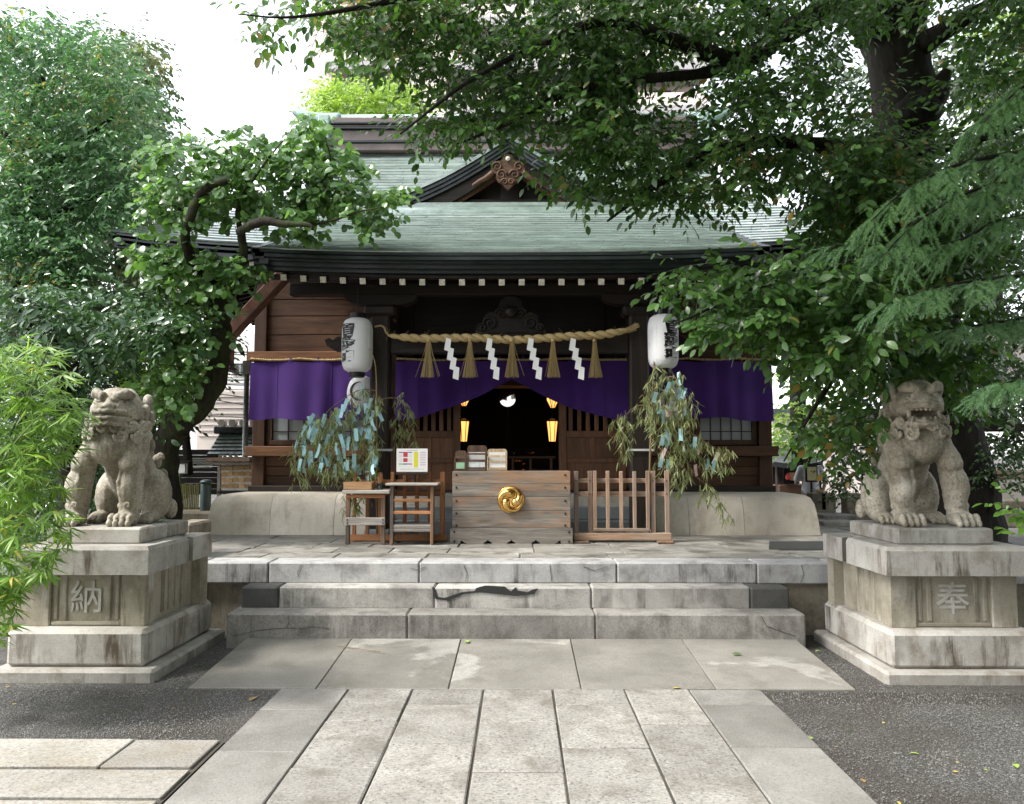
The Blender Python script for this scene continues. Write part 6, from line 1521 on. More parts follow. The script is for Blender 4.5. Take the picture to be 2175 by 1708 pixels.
bam_fill([(-80, 760), (40, 715), (100, 720), (150, 790), (175, 900), (165, 960), (80, 1000), (-80, 1000)], 300, (4.7, 5.35), .125)
bam_fill([(-80, 960), (120, 960), (135, 1040), (150, 1130), (110, 1210), (60, 1250), (-80, 1330)], 300, (4.6, 5.3), .125)
bam_fill([(-80, 1200), (40, 1230), (30, 1330), (-80, 1420)], 90, (4.6, 5.2), .12)
bam_fill([(100, 820), (190, 860), (200, 900), (130, 960)], 14, (4.9, 5.3), .11)
build_leaves(L, 'lance', MT['leaf_bam'], bm_); TW.build('twigs', MT['culm'], bm_)

# ---- cedar with drooping needle boughs at the right
R4 = random.Random(9)
cd = tree('cedar', 'weeping cedar with pale green needle boughs at the right', (at(2330, 1000, 6.6).x, 6.6, 0))
b = MB(); branch(b, [(2380, 1400, 6.6, .2), (2370, 1000, 6.6, .18), (2350, 600, 6.6, .15), (2330, 200, 6.6, .1), (2320, -100, 6.6, .06)], 4, 10, .03, R4); attach(b.build('trunk', MT['bark'], cd, True), cd)
SA, SB, FA, FB = [], [], [], []                                       # shoots that carry needles
shoots = Twigs()
def bough(px, n_side, ln, seed):
    """a bough, flat side branches, and finger shoots hanging from them"""
    r = random.Random(seed); C = catmull([(*at(x, y, Y), rr) for x, y, Y, rr in px], 8); b = MB(); b.tube([Vector(c[:3]) for c in C], [c[3] for c in C], 6); attach(b.build('bough', MT['bark'], cd, True), cd)
    for k in range(n_side):
        f = .1 + .9*(k+r.random())/n_side; i = min(len(C)-2, int(f*(len(C)-1))); p = C[i][:3]; ax = C[i+1][:3]-C[i][:3]; ax = ax/np.linalg.norm(ax); s = np.cross(ax, UP); s /= np.linalg.norm(s)
        sd = r.choice((-1, 1)); d = ax*r.uniform(.5, 1) + s*sd*r.uniform(.3, .9) + UP*r.uniform(-.1, .12); d /= np.linalg.norm(d); q = p; L_ = ln*r.uniform(.6, 1.2)*(1.15-.55*f); m = 6
        for j in range(m):
            d = d + UP*-.10; d /= np.linalg.norm(d); q2 = q + d*L_/m; shoots.add(q, q2, .0028*(1-.1*j)); SA.append(q); SB.append(q2)
            for e_ in (-1, 1):
                for _k in range(1 if r.random() < .8 else 0):
                    t = np.cross(d, UP); e = d*r.uniform(.4, .9) + t*e_*r.uniform(.3, .8) - UP*r.uniform(-.05, .5); e /= np.linalg.norm(e); l2 = r.uniform(.08, .19); m0 = q2; ch = []
                    for w_ in range(3): m1 = m0 + e*l2/3; ch.append((m0, m1)); e = e - UP*.13; e /= np.linalg.norm(e); m0 = m1
                    for u_, v_ in ch: FA.append(u_); FB.append(v_); shoots.add(u_, v_, .0013)
            q = q2
bough([(2345, 300, 6.5, .035), (2200, 320, 6.0, .022), (2050, 345, 5.6, .014), (1930, 400, 5.4, .008), (1850, 470, 5.3, .003)], 34, .5, 1)
bough([(2345, 330, 6.5, .035), (2220, 380, 6.0, .022), (2080, 400, 5.7, .014), (1950, 470, 5.5, .008), (1880, 540, 5.4, .003)], 34, .5, 2)
bough([(2345, 420, 6.5, .035), (2240, 450, 6.1, .022), (2120, 470, 5.8, .014), (2000, 520, 5.7, .008), (1760, 520, 5.6, .003)], 36, .45, 3)
bough([(2350, 560, 6.4, .03), (2240, 580, 5.8, .02), (2120, 590, 5.5, .012), (1990, 610, 5.3, .006), (1900, 640, 5.2, .003)], 30, .42, 4)
bough([(2350, 760, 6.3, .03), (2260, 790, 5.6, .02), (2210, 800, 5.3, .012), (2150, 810, 5.15, .006), (2115, 818, 5.05, .003)], 26, .3, 5)
bough([(2340, 120, 6.5, .035), (2250, 150, 6.0, .02), (2180, 180, 5.8, .012), (2120, 230, 5.7, .006), (2090, 260, 5.6, .003)], 30, .42, 6)
bough([(2340, 200, 6.5, .03), (2260, 260, 6.2, .02), (2160, 330, 6.0, .012), (2080, 430, 5.9, .004)], 30, .42, 7)
bough([(2350, 640, 6.4, .03), (2250, 660, 6.0, .02), (2150, 680, 5.8, .012), (2000, 700, 5.7, .004)], 30, .36, 8)
def needle_mesh(SA, SB, dens, ln, name, m, seed):
    A = np.array(SA); B = np.array(SB); rg = np.random.default_rng(seed); Ls = np.linalg.norm(B-A, axis=1); cnt = np.maximum(6, (Ls/dens).astype(int)); I = np.repeat(np.arange(len(A)), cnt); n = len(I)
    f = rg.random(n); P = A[I] + (B-A)[I]*f[:, None]; d = ((B-A)/Ls[:, None])[I]; s_ = np.cross(d, UP); s_ /= np.linalg.norm(s_, axis=1)[:, None]+1e-6; w_ = np.cross(d, s_); t = rg.uniform(0, 6.283, n)
    D = s_*np.cos(t)[:, None] + w_*np.sin(t)[:, None] + d*rg.uniform(.4, 1.3, n)[:, None]; D /= np.linalg.norm(D, axis=1)[:, None]; N = s_*np.sin(t)[:, None] - w_*np.cos(t)[:, None]; S = rg.uniform(ln*.65, ln*1.2, n)
    VV = np.stack([P-N*.0016, P+N*.0016, P+D*S[:, None]], 1).reshape(-1, 3) - np.array(cd.location)
    o = bpy.data.objects.new(name, raw_mesh(name, VV, np.arange(3*n), np.full(n, 3), m, False)); o['kind'] = 'stuff'; link(o, cd); return n
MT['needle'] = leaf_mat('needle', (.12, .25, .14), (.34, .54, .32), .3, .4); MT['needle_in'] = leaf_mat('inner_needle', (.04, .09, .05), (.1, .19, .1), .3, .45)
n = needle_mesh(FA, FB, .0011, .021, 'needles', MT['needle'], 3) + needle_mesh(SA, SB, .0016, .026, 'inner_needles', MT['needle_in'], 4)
shoots.build('shoots', MT['twig'], cd)
print('needles', n)
# ------------------------------------------------------------------ festival bamboo with wish strips, tied to the porch pillars
MT['leaf_tan'] = leaf_mat('drying_bamboo_leaf', (.12, .15, .06), (.3, .34, .16), .35, .5, yellow=(.42, .36, .18), yamt=.03)
MT['stalk'] = plain('dry_stalk', (.2, .13, .06), .6)
def strip_mat(name, c):
    m, nt, b = new_mat(name, .75, .2); oi = nd(nt, 'ObjectInfo'); h = nd(nt, 'HueSaturation', {'Hue': .5, 'Saturation': 1., 'Value': nd(nt, 'MapRange', {'Value': oi.outputs['Random'], 'To Min': .8, 'To Max': 1.2}).outputs[0], 'Color': (*c, 1)})
    v = coords(nt); c2 = mix(nt, ramp(nt, noise(nt, v, 160, 2), [(.62, 0), (.66, .5)]), h.outputs[0], (.1, .1, .12, 1)); out(nt, b, c2)
    tb = nd(nt, 'BsdfTranslucent', {'Color': h.outputs[0]}); mx = nd(nt, 'MixShader', {'Fac': .3, 1: b.outputs[0], 2: tb.outputs[0]}); nt.links.new(mx.outputs[0], nt.nodes['Material Output'].inputs['Surface']); return m
SM = {'blue': strip_mat('blue_paper', (.45, .72, .78)), 'green': strip_mat('green_paper', (.55, .68, .3)), 'pink': strip_mat('pink_paper', (.72, .5, .5)), 'cream': strip_mat('cream_paper', (.75, .7, .5))}
STRIPS = {}
for k, m in SM.items():
    for v in range(2):
        b = MB(); n = 5; w = .021
        for i in range(n+1):
            f = i/n; y = (.012 if v else -.014)*math.sin(f*3.0); z = -.145*f; tw_ = (.006 if v else -.004)*f
            b.v += [(-w, y-tw_, z), (w, y+tw_, z)]
        for i in range(n): b.f.append([2*i, 2*i+1, 2*i+3, 2*i+2])
        STRIPS[k, v] = b.mesh('wish_strip', m, fix=False)
def fest(label, side, stem, boughs, polys, nstr, stripe_poly, colors, seed, tie):
    r = random.Random(seed); p = at(*stem[0][:3]); t = thing('festival_bamboo', label, 'bamboo', (p.x, p.y, TZ))
    b = MB(); branch(b, stem, 5, 7, 0, r); attach(b.build('stalk', MT['stalk'], t, True), t)
    for q in boughs: b = MB(); branch(b, q, 5, 5, 0, r); attach(b.build('bough', MT['stalk'], t, True), t)
    L = Leaves(); TW = Twigs()
    for poly, n, Y in polys:
        for _ in range(n):
            x, y = sample_poly(poly, r); q = np.array(at(x, y, r.uniform(*Y))); d = np.array([r.gauss(0, .5), r.gauss(0, .5), -.7]); d /= np.linalg.norm(d); e = q + d*r.uniform(.05, .14)
            TW.tube([tuple(q), tuple(e)], .0014, 3, False)
            for k in range(r.randint(4, 6)): L.add(q + (e-q)*r.random(), d*.4 + np.array([r.gauss(0, .45), r.gauss(0, .45), -.75]), (r.gauss(0, 1), r.gauss(0, 1), .5), .1*r.uniform(.6, 1.2))
    build_leaves(L, 'lance', MT['leaf_tan'], t, False, 300); TW.build('twigs', MT['stalk'], t)
    for i in range(nstr):
        x, y = sample_poly(stripe_poly, r); c = r.choice(colors); q = at(x, y, r.uniform(8.68, 9.0))
        o = inst('wish_strip', STRIPS[c, r.randint(0, 1)], None, q, (r.gauss(0, .2), r.gauss(0, .22), r.gauss(0, .6)), (r.uniform(.85, 1.1), 1, r.uniform(.75, 1.1)))
        tag(o, {'blue': 'light blue', 'green': 'yellow green', 'pink': 'pink', 'cream': 'cream'}[c] + ' paper wish strip hanging in the ' + side + ' festival bamboo', 'paper strip', c + ' wish strips in the ' + side + ' bamboo')
    b = MB(); px, w = tie; pc = at(px, 957, 9.27)
    for q in range(2): b.span(pc.x-.15, pc.x+.15, 9.268, 9.276, pc.z-.006+q*.014, pc.z+.004+q*.014, .001)
    attach(b.build('tie_tape', MT['white_w'], t), t); return t
lp = [(735, 860), (765, 812), (806, 835), (812, 1000), (795, 1020), (755, 1050), (715, 1000), (640, 1000), (612, 985), (618, 945), (640, 890), (690, 862)]
fest('festival bamboo hung with light blue wish strips, tied to the left pillar', 'left', [(801, 1140, 9.0, .012), (800, 1000, 9.0, .011), (800, 880, 9.0, .01), (798, 780, 9.0, .008), (785, 740, 9.0, .004)],
     [[(799, 830, 9, .006), (760, 830, 8.95, .005), (700, 870, 8.85, .004), (640, 940, 8.8, .002)], [(800, 880, 9, .005), (750, 920, 8.9, .004), (680, 960, 8.8, .003), (620, 1000, 8.75, .0015)], [(799, 850, 9, .005), (850, 850, 9.05, .004), (880, 920, 9.05, .0015)], [(799, 930, 9, .005), (770, 990, 8.85, .004), (725, 1070, 8.8, .002)]],
     [(lp, 330, (8.65, 9.05)), ([(735, 1040), (775, 1010), (790, 1040), (745, 1090), (715, 1095)], 34, (8.66, 8.9)), ([(835, 845), (860, 825), (878, 870), (890, 960), (850, 975), (835, 930)], 55, (8.9, 9.15)), ([(625, 985), (720, 990), (700, 1025), (620, 1020)], 26, (8.65, 8.8))],
     92, [(735, 850), (765, 815), (803, 840), (808, 960), (790, 1010), (745, 1000), (700, 990), (640, 980), (625, 930), (650, 885), (700, 862)], ['blue']*9 + ['green'], 41, (806, 0))
rp_ = [(1372, 800), (1400, 768), (1445, 775), (1480, 860), (1500, 930), (1560, 950), (1550, 985), (1480, 1005), (1440, 1045), (1400, 1000), (1368, 880)]
fest('festival bamboo with few wish strips in the shade, tied to the right pillar', 'right', [(1378, 1140, 9.0, .013), (1380, 1000, 9.0, .012), (1384, 880, 9.0, .01), (1390, 760, 9.0, .007), (1400, 720, 9.0, .003)],
     [[(1386, 830, 9, .006), (1430, 800, 8.9, .005), (1470, 860, 8.85, .003), (1490, 920, 8.8, .002)], [(1384, 880, 9, .005), (1430, 900, 8.9, .004), (1500, 940, 8.8, .003), (1555, 980, 8.75, .0015)], [(1384, 860, 9, .005), (1340, 870, 9.05, .003), (1300, 940, 9.05, .0015)], [(1382, 930, 9, .005), (1430, 980, 8.85, .004), (1500, 1030, 8.8, .002), (1560, 1110, 8.75, .001)]],
     [(rp_, 330, (8.65, 9.05)), ([(1480, 1000), (1510, 1030), (1565, 1105), (1545, 1115), (1490, 1050)], 30, (8.7, 8.9)), ([(1290, 890), (1330, 868), (1345, 960), (1320, 975)], 45, (8.9, 9.15)), ([(1350, 850), (1380, 800), (1390, 900), (1355, 900)], 25, (8.7, 9))],
     30, [(1390, 800), (1440, 780), (1470, 860), (1490, 930), (1540, 955), (1530, 990), (1450, 1010), (1400, 980)], ['blue']*7 + ['green', 'pink', 'cream'], 42, (1362, 0))
# ------------------------------------------------------------------ background buildings and things
MT['white_wall'] = plain('white_render', (.72, .71, .69), .85, .2, var=.05, scale=1.5)
MT['beige_wall'] = plain('beige_render', (.72, .64, .58), .85, .2, var=.08, scale=1)
MT['pink_wall'] = plain('pinkish_tile', (.55, .45, .42), .8, .3, var=.08, scale=2)
MT['soffit'] = plain('grey_soffit', (.42, .4, .4), .85, .2, var=.06)
MT['glass'] = plain('dark_glass', (.05, .055, .06), .15, .6, var=.1)
MT['metal'] = plain('galvanised', (.5, .51, .52), .4, .5, .6)
MT['wire'] = plain('black_wire', (.02, .02, .022), .5)
# apartment block behind the ridge
AY = 46.
ab = thing('apartment_building', 'tall beige apartment block with grey balcony soffits behind the shrine roof', 'building', (at(900, 300, AY).x, AY, 0))
def ap(name, x0, x1, y0, y1, Ya, Yb, m, parent=None):
    a = at(x0, y0, AY); c = at(x1, y1, AY); b = MB(); b.span(a.x, c.x, Ya, Yb, c.z, a.z, .02); o = b.build(name, MT[m], parent or ab)
    if parent is None: o.location = -ab.location
    return o
ap('wall', 690, 1500, -380, 960, AY+1.6, AY+12, 'pink_wall'); ap('pier', 672, 694, -380, 960, AY-.2, AY+12, 'beige_wall'); ap('wing', 645, 671, 160, 960, AY+3, AY+12, 'pink_wall')
for k in range(-4, 7):
    y = 165 + k*93
    for x0, x1 in ((695, 862), (905, 945), (952, 1240), (1250, 1500)):
        if x0 == 905: 
            ap('pier', 868, 948, y-80, y+13, AY-.3, AY+1.5, 'beige_wall'); continue
        ap('balcony_slab', x0, x1, y-26, y-8, AY-.6, AY+1.6, 'soffit'); ap('parapet', x0+2, x1-2, y-52, y-26, AY-.55, AY-.35, 'beige_wall')
        n = max(1, int((x1-x0)/90))
        for i in range(n):
            xa = x0 + 18 + i*(x1-x0)/n; w = ap('window', xa, xa+46, y+0, y+38, AY+1.5, AY+1.62, 'soffit')
            for q in range(2): ap('pane', xa+3+q*21, xa+22+q*21, y+3, y+36, AY+1.45, AY+1.51, 'glass', w)
    ap('air_conditioner', 800, 822, y+4, y+24, AY+.6, AY+1.2, 'white_wall')
# white house at the left
WYY = 23.
wh = thing('white_house', 'bright white house with a gable behind the left shrine corner', 'building', (at(470, 800, WYY).x, WYY, 0))
def wp(name, x0, x1, y0, y1, Ya, Yb, m, parent=None, base=wh):
    a = at(x0, y0, Ya); c = at(x1, y1, Ya); b = MB(); b.span(a.x, c.x, Ya, Yb, c.z, a.z, .01); o = b.build(name, MT[m], parent or base)
    if parent is None: o.location = -base.location
    return o
pl_ = [at(x, y, WYY) for x, y in ((395, 1010), (700, 1010), (700, 760), (512, 700), (486, 722), (455, 735), (420, 742), (395, 760))]
b = MB(); b.prism([(p.x, p.z) for p in pl_], WYY, WYY+6); o = b.build('wall', MT['white_wall'], wh); o.location = -wh.location
for x0, x1 in ((492, 506), (509, 523), (425, 437)):
    w = wp('window', x0, x1, 770, 795, WYY-.06, WYY+.02, 'metal')
    wp('pane', x0+1.5, x1-1.5, 772, 793, WYY-.08, WYY-.05, 'glass', w)
for i in range(9): wp('siding_seam', 396, 700, 800+i*13, 801+i*13, WYY-.02, WYY+.01, 'soffit')
bh = thing('beige_house', 'low beige wall behind the tiled pavilion at the left', 'building', (at(470, 900, 19).x, 19, 0))
wp('wall', 420, 640, 830, 960, 19, 21, 'beige_wall', base=bh)
for i in range(8): wp('board_line', 421, 640, 842+i*12, 843.2+i*12, 18.98, 19.01, 'soffit', base=bh)
for k, (y0, y1) in enumerate(((742, 745), (750, 748), (770, 768), (784, 788), (790, 794), (806, 800), (812, 815), (826, 850), (836, 872), (880, 884))):
    a = at(380, y0, 17+k*.2); c = at(640, y1, 17+k*.2); m_ = (a+c)/2 - Vector((0, 0, .05)); b = MB(); b.tube([a, m_, c], .012, 4); o = b.build('power_line', MT['wire'])
    tag(o, 'thin black overhead cable crossing before the white house', 'cable', 'overhead cables at the left')
p = at(520, 985, 13); lpst = thing('lamp_post', 'slim pale metal pole beside the left shrine corner', 'pole', (p.x, 13, 0))
zt = at(520, 768, 13).z; b = MB(); b.tube([(0, 0, 0), (0, 0, zt-.2)], [.05, .042], 10); b.build('pole', MT['metal'], lpst, True)
b = MB(); b.box((0, 0, zt-.1), (.12, .1, .22), .01); b.build('box', MT['white_wall'], lpst); b = MB(); b.tube([(0, 0, zt-.22), (-.12, 0, zt-.22), (-.27, 0, zt-.15)], .022, 6); b.build('lamp_arm', MT['metal'], lpst)
b = MB(); b.tube([(0, 0, zt), (0, 0, zt+.2)], .01, 5); b.build('rod', MT['wire'], lpst)
# green tiled pavilion
MT['tile'] = plain('green_tile', (.06, .095, .06), .35, .5, var=.35, scale=8)
MT['tile_d'] = plain('dark_tile', (.04, .045, .045), .4, .5, var=.3, scale=8)
tp_ = thing('tiled_pavilion', 'small pavilion with green tiled roof beyond the left corner', 'building', (at(490, 1000, 14.6).x, 14.6, 0))
PY = 14.6
def tpart(name, b, m, parent=None):
    o = b.build(name, MT[m], parent or tp_)
    if parent is None: o.location = -tp_.location
    return o
ro = None
e0 = at(440, 968, 14.0); e1 = at(640, 968, 14.0); r0 = at(468, 922, 15.2); r1 = at(640, 922, 15.2)
b = MB(); b.add([tuple(e0), tuple(e1), tuple(r1), tuple(r0)], [[0, 1, 2, 3]]); ro = tpart('roof', b, 'tile_d')
for j in range(6):
    for i in range(14):
        u0, u1, v0, v1 = i/14, (i+.92)/14, j/6, (j+1)/6
        f = lambda u, v: e0.lerp(e1, u).lerp(r0.lerp(r1, u), v)
        q = [f(u0, v0)+Vector((0, 0, .035)), f(u1, v0)+Vector((0, 0, .035)), f(u1, v1)+Vector((0, 0, .012)), f(u0, v1)+Vector((0, 0, .012)), f(u0, v0), f(u1, v0)]
        b = MB(); b.add([tuple(x) for x in q], [[0, 1, 2, 3], [4, 5, 1, 0]]); b.build('tile', MT['tile'], ro)
b = MB(); b.span(r0.x-.1, r1.x, 15.1, 15.3, r0.z, r0.z+.14, .02); tpart('ridge', b, 'tile_d')
for i in range(12): b = MB(); b.lathe([(.07, 0), (.07, .12)], n=10, M=Matrix.Translation((r0.x+.1+i*.2, 15.1, r0.z+.2)) @ Matrix.Rotation(math.pi/2, 4, 'X')); tpart('ridge_tile', b, 'beige_wall')
b = MB(); b.span(e0.x+.1, e1.x, 14.5, 14.7, 0, e0.z-.02, .01); tpart('wall', b, 'wood_d')
for q in range(5):
    a = at(404, 973+q*4.6, 14.2); c = at(450, 976+q*4.6, 14.2); b = MB(); b.span(a.x, c.x, 14.2, 14.24, c.z, a.z, .003); tpart('louvre', b, 'white_wall')
for x in (468, 478, 490, 502): p = at(x, 978, 13.9); b = MB(); b.prism([(p.x-.03, p.z+.1), (p.x+.03, p.z+.1), (p.x+.02, p.z+.02), (p.x+.05, p.z-.04), (p.x, p.z-.12), (p.x-.04, p.z-.02)], 13.89, 13.9); tpart('hanging_paper', b, 'white_w')
dw = thing('timber_wall', 'dark timber wall behind the statue and bamboo fence at the left', 'wall', (at(420, 1040, 14.9).x, 14.9, 0))
for i in range(8):
    a = at(330, 955+i*12, 14.9); c = at(470, 967+i*12, 14.9); b = MB(); b.span(a.x, c.x, 14.9, 14.96, c.z+.004, a.z, .005); o = b.build('board', MT['wood_d'], dw); o.location = -dw.location
# plaque rack
ek = thing('plaque_rack', 'small roofed rack for wooden votive plaques at the left corner', 'rack', (at(498, 1050, 12).x, 12, 0))
def ep(name, x0, x1, y0, y1, Ya, Yb, m):
    a = at(x0, y0, 12); c = at(x1, y1, 12); b = MB(); b.span(a.x, c.x, Ya, Yb, c.z, a.z, .005); o = b.build(name, MT[m], ek); o.location = -ek.location; return o
ep('roof_board', 455, 545, 972, 980, 11.7, 12.3, 'fence_wx'); ep('roof_trim', 457, 545, 981, 987, 11.75, 12.25, 'grey_w'); ep('back_board', 468, 545, 988, 1042, 12.0, 12.03, 'white_wall'); ep('post', 463, 468, 987, 1068, 11.98, 12.04, 'grey_w'); ep('foot_rail', 463, 545, 1043, 1048, 11.97, 12.04, 'wood_d')
pm_ = wood('plaque_wood', (.42, .24, .1), (.62, .4, .19), 'X', rough=.6); k_ = 12/PF
b = MB(); b.prism([(-.042, -.03), (.042, -.03), (.042, .022), (0, .036), (-.042, .022)], -.006, .006); pme = b.mesh('votive_plaque', pm_)
for j in range(4):
    for i in range(6):
        q = at(476+i*12.4+random.uniform(-1.2, 1.2), 994+j*12.8+random.uniform(-1, 1), 11.985 - .008*(i % 2))
        tag(inst('votive_plaque', pme, None, q, (0, random.uniform(-.1, .1), random.uniform(-.1, .1))), 'small wooden votive plaque hung on the rack at the left corner', 'plaque', 'votive plaques on the rack')
# sign, bamboo fence, bin, low stone kerbs
p = at(377, 1025, 11); sg = thing('sign', 'white square sign on a thin post behind the left statue', 'sign', (p.x, 11, 0)); z = at(377, 995, 11).z
b = MB(); b.box((0, 0, z), (.2, .015, .13), .003); b.build('panel', MT['white_w'], sg); b = MB(); b.box((0, .02, z), (.25, .02, .15), .004); b.build('frame', MT['soffit'], sg)
b = MB(); b.tube([(0, .04, 0), (0, .04, z-.02)], .014, 6); b.build('post', MT['metal'], sg); b = MB(); b.box((0, .02, z+.09), (.3, .1, .012), .003, (.3, 0, 0)); b.build('hood', MT['wood_d'], sg)
bf = thing('bamboo_fence', 'low mossy bamboo paling fence behind the left statue', 'fence', (at(390, 1090, 10.5).x, 10.5, 0))
MT['bamb_f'] = wood('mossy_bamboo', (.06, .06, .02), (.19, .18, .06), 'Z', rough=.7)
for i in range(19):
    x = 354+i*3.75; a = at(x, 1029+random.uniform(-1.5, 1.5), 10.5); c = at(x, 1094, 10.5); b = MB(); b.tube([(a.x, 10.5, c.z), (a.x, 10.5, a.z)], .0105, 6); o = b.build('pale', MT['bamb_f'], bf); o.location = -bf.location
for y in (1033, 1080): a = at(352, y, 10.53); c = at(425, y, 10.53); b = MB(); b.tube([(a.x, 10.53, a.z), (c.x, 10.53, a.z)], .014, 6); o = b.build('rail', MT['bamb_f'], bf); o.location = -bf.location
p = at(436, 1086, 10.2); bn = thing('bin', 'grey green metal bin with a lid beside the bamboo fence', 'bin', (p.x, 10.2, p.z)); mb_ = plain('bin_paint', (.06, .09, .085), .4, .4, .3)
h_ = at(436, 1026, 10.2).z - p.z; b = MB(); b.lathe([(.062, 0), (.066, .02), (.066, h_-.03), (.064, h_)], n=20); b.build('drum', mb_, bn, True); b = MB(); b.lathe([(.075, h_), (.078, h_+.02), (.05, h_+.04), (.001, h_+.045)], n=20); b.build('lid', mb_, bn, True)
for k, (x0, x1, y0, y1, Y, lab) in enumerate(((355, 460, 1088, 1108, 9.9, 'worn stone kerb before the bamboo fence'), (357, 405, 1112, 1150, 7.3, 'dark stone block behind the left statue plinth'))):
    a = at(x0, y0, Y); c = at(x1, y1, Y); b = MB(); b.span(a.x, c.x, Y, Y+.5, c.z, a.z, .02); tag(b.build('stone_block', MT['core']), lab, 'stone')
# ---- right background: little shrine, person, lit sign, stone fences
sp = thing('small_shrine', 'small wooden shrine with a curved roof beyond the right corner', 'shrine', (at(1690, 1060, 20).x, 20, 0))
def q2(name, b, m, parent=None, base=sp):
    o = b.build(name, MT[m] if isinstance(m, str) else m, parent or base)
    if parent is None: o.location = -base.location
    return o
a = at(1640, 985, 19.4); c = at(1748, 985, 19.4); r_ = at(1694, 952, 20.4)
def sroof(u, v): s = 2*u-1; return Vector((a.x+(c.x-a.x)*u, 19.4+1.2*v, a.z + (r_.z-a.z)*v**1.2 - .10*math.cos(s*math.pi*1.0)*(1-v)*.5 + .16*math.exp(-(s*3.2)**2)*(1-v)))
b = MB(); b.grid(sroof, 20, 6, (0, 0, -.12)); q2('roof', b, 'slate')
b = MB(); b.span(a.x+.1, c.x-.1, 20.5, 20.7, r_.z-.05, r_.z+.16, .03); q2('ridge', b, 'ridge')
for x in (1655, 1735): p = at(x, 1000, 19.8); b = MB(); b.span(p.x-.08, p.x+.08, 19.72, 19.88, 0, a.z-.02, .01); q2('post', b, 'wood_d')
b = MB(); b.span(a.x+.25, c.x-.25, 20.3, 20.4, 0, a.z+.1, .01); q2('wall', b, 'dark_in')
b = MB(); p = at(1690, 1030, 19.6); b.span(p.x-.4, p.x+.4, 19.6, 20.2, 0, p.z, .02); q2('altar_step', b, 'wood_b')
b = MB(); p = at(1674, 1010, 19.55); b.lathe([(.05, 0), (.065, .05), (.05, .11), (.025, .15), (.001, .165)], (p.x, 19.55, p.z-.1), 12); q2('red_bib_figure', b, plain('red_cloth', (.4, .05, .04), .8), None)
for x, y in ((1686, 1012), (1700, 1014)): p = at(x, y, 19.55); b = MB(); b.box(p, (.18, .02, .2), .004, (-.3, 0, 0)); q2('paper_slip', b, 'box_w')
# a far tiled roof and beige wall above it
fh = thing('far_house', 'far pale wall and roof glimpsed through leaves right of the hall', 'building', (at(1740, 900, 30).x, 30, 0))
a = at(1640, 880, 30); c = at(1900, 960, 30); b = MB(); b.span(a.x, c.x, 30, 34, 0, a.z, .02); q2('wall', b, 'beige_wall', None, fh)
a = at(1630, 868, 29.5); c = at(1920, 882, 29.5); b = MB(); b.span(a.x, c.x, 29.4, 34, c.z, a.z, .02); q2('roof', b, 'slate', None, fh)
rh = thing('timber_house', 'brown timber outbuilding behind the shrub at the right edge', 'building', (at(2160, 1000, 13).x, 13, 0))
for x0, x1, y0, y1, m in ((2080, 2500, 700, 800, 'beige_wall'), (2085, 2500, 1000, 1018, 'fence_wx'), (2095, 2500, 1019, 1120, 'beige_wall'), (2060, 2500, 900, 915, 'wood_d')):
    a = at(x0, y0, 16 if y0 < 800 else 13); c = at(x1, y1, 16 if y0 < 800 else 13); b = MB(); b.span(a.x, c.x, a.y, a.y+.6, c.z, a.z, .01); q2('board', b, m, None, rh)
ls = at(1724, 1006, 13.2); lg = thing('sign', 'black framed sign with pale yellow panel on a post, right of the hall', 'sign', (ls.x, 13.2, 0))
ym = plain('yellow_panel', (.75, .68, .38), .7, .2, var=.05)
b = MB(); b.span(-.075, .075, -.012, -.002, ls.z-.11, ls.z+.11, .001); b.build('panel', ym, lg)
b = MB(); b.span(-.1, .1, 0, .03, ls.z-.14, ls.z+.13, .004); b.build('frame', MT['black'], lg); b = MB(); b.tube([(0, .02, 0), (0, .02, ls.z-.1)], .02, 6); b.build('post', MT['black'], lg)
b = MB(); b.prism([(-.13, ls.z+.131), (.13, ls.z+.131), (.1, ls.z+.17), (-.1, ls.z+.17)], -.04, .06); b.build('hood', MT['black'], lg)
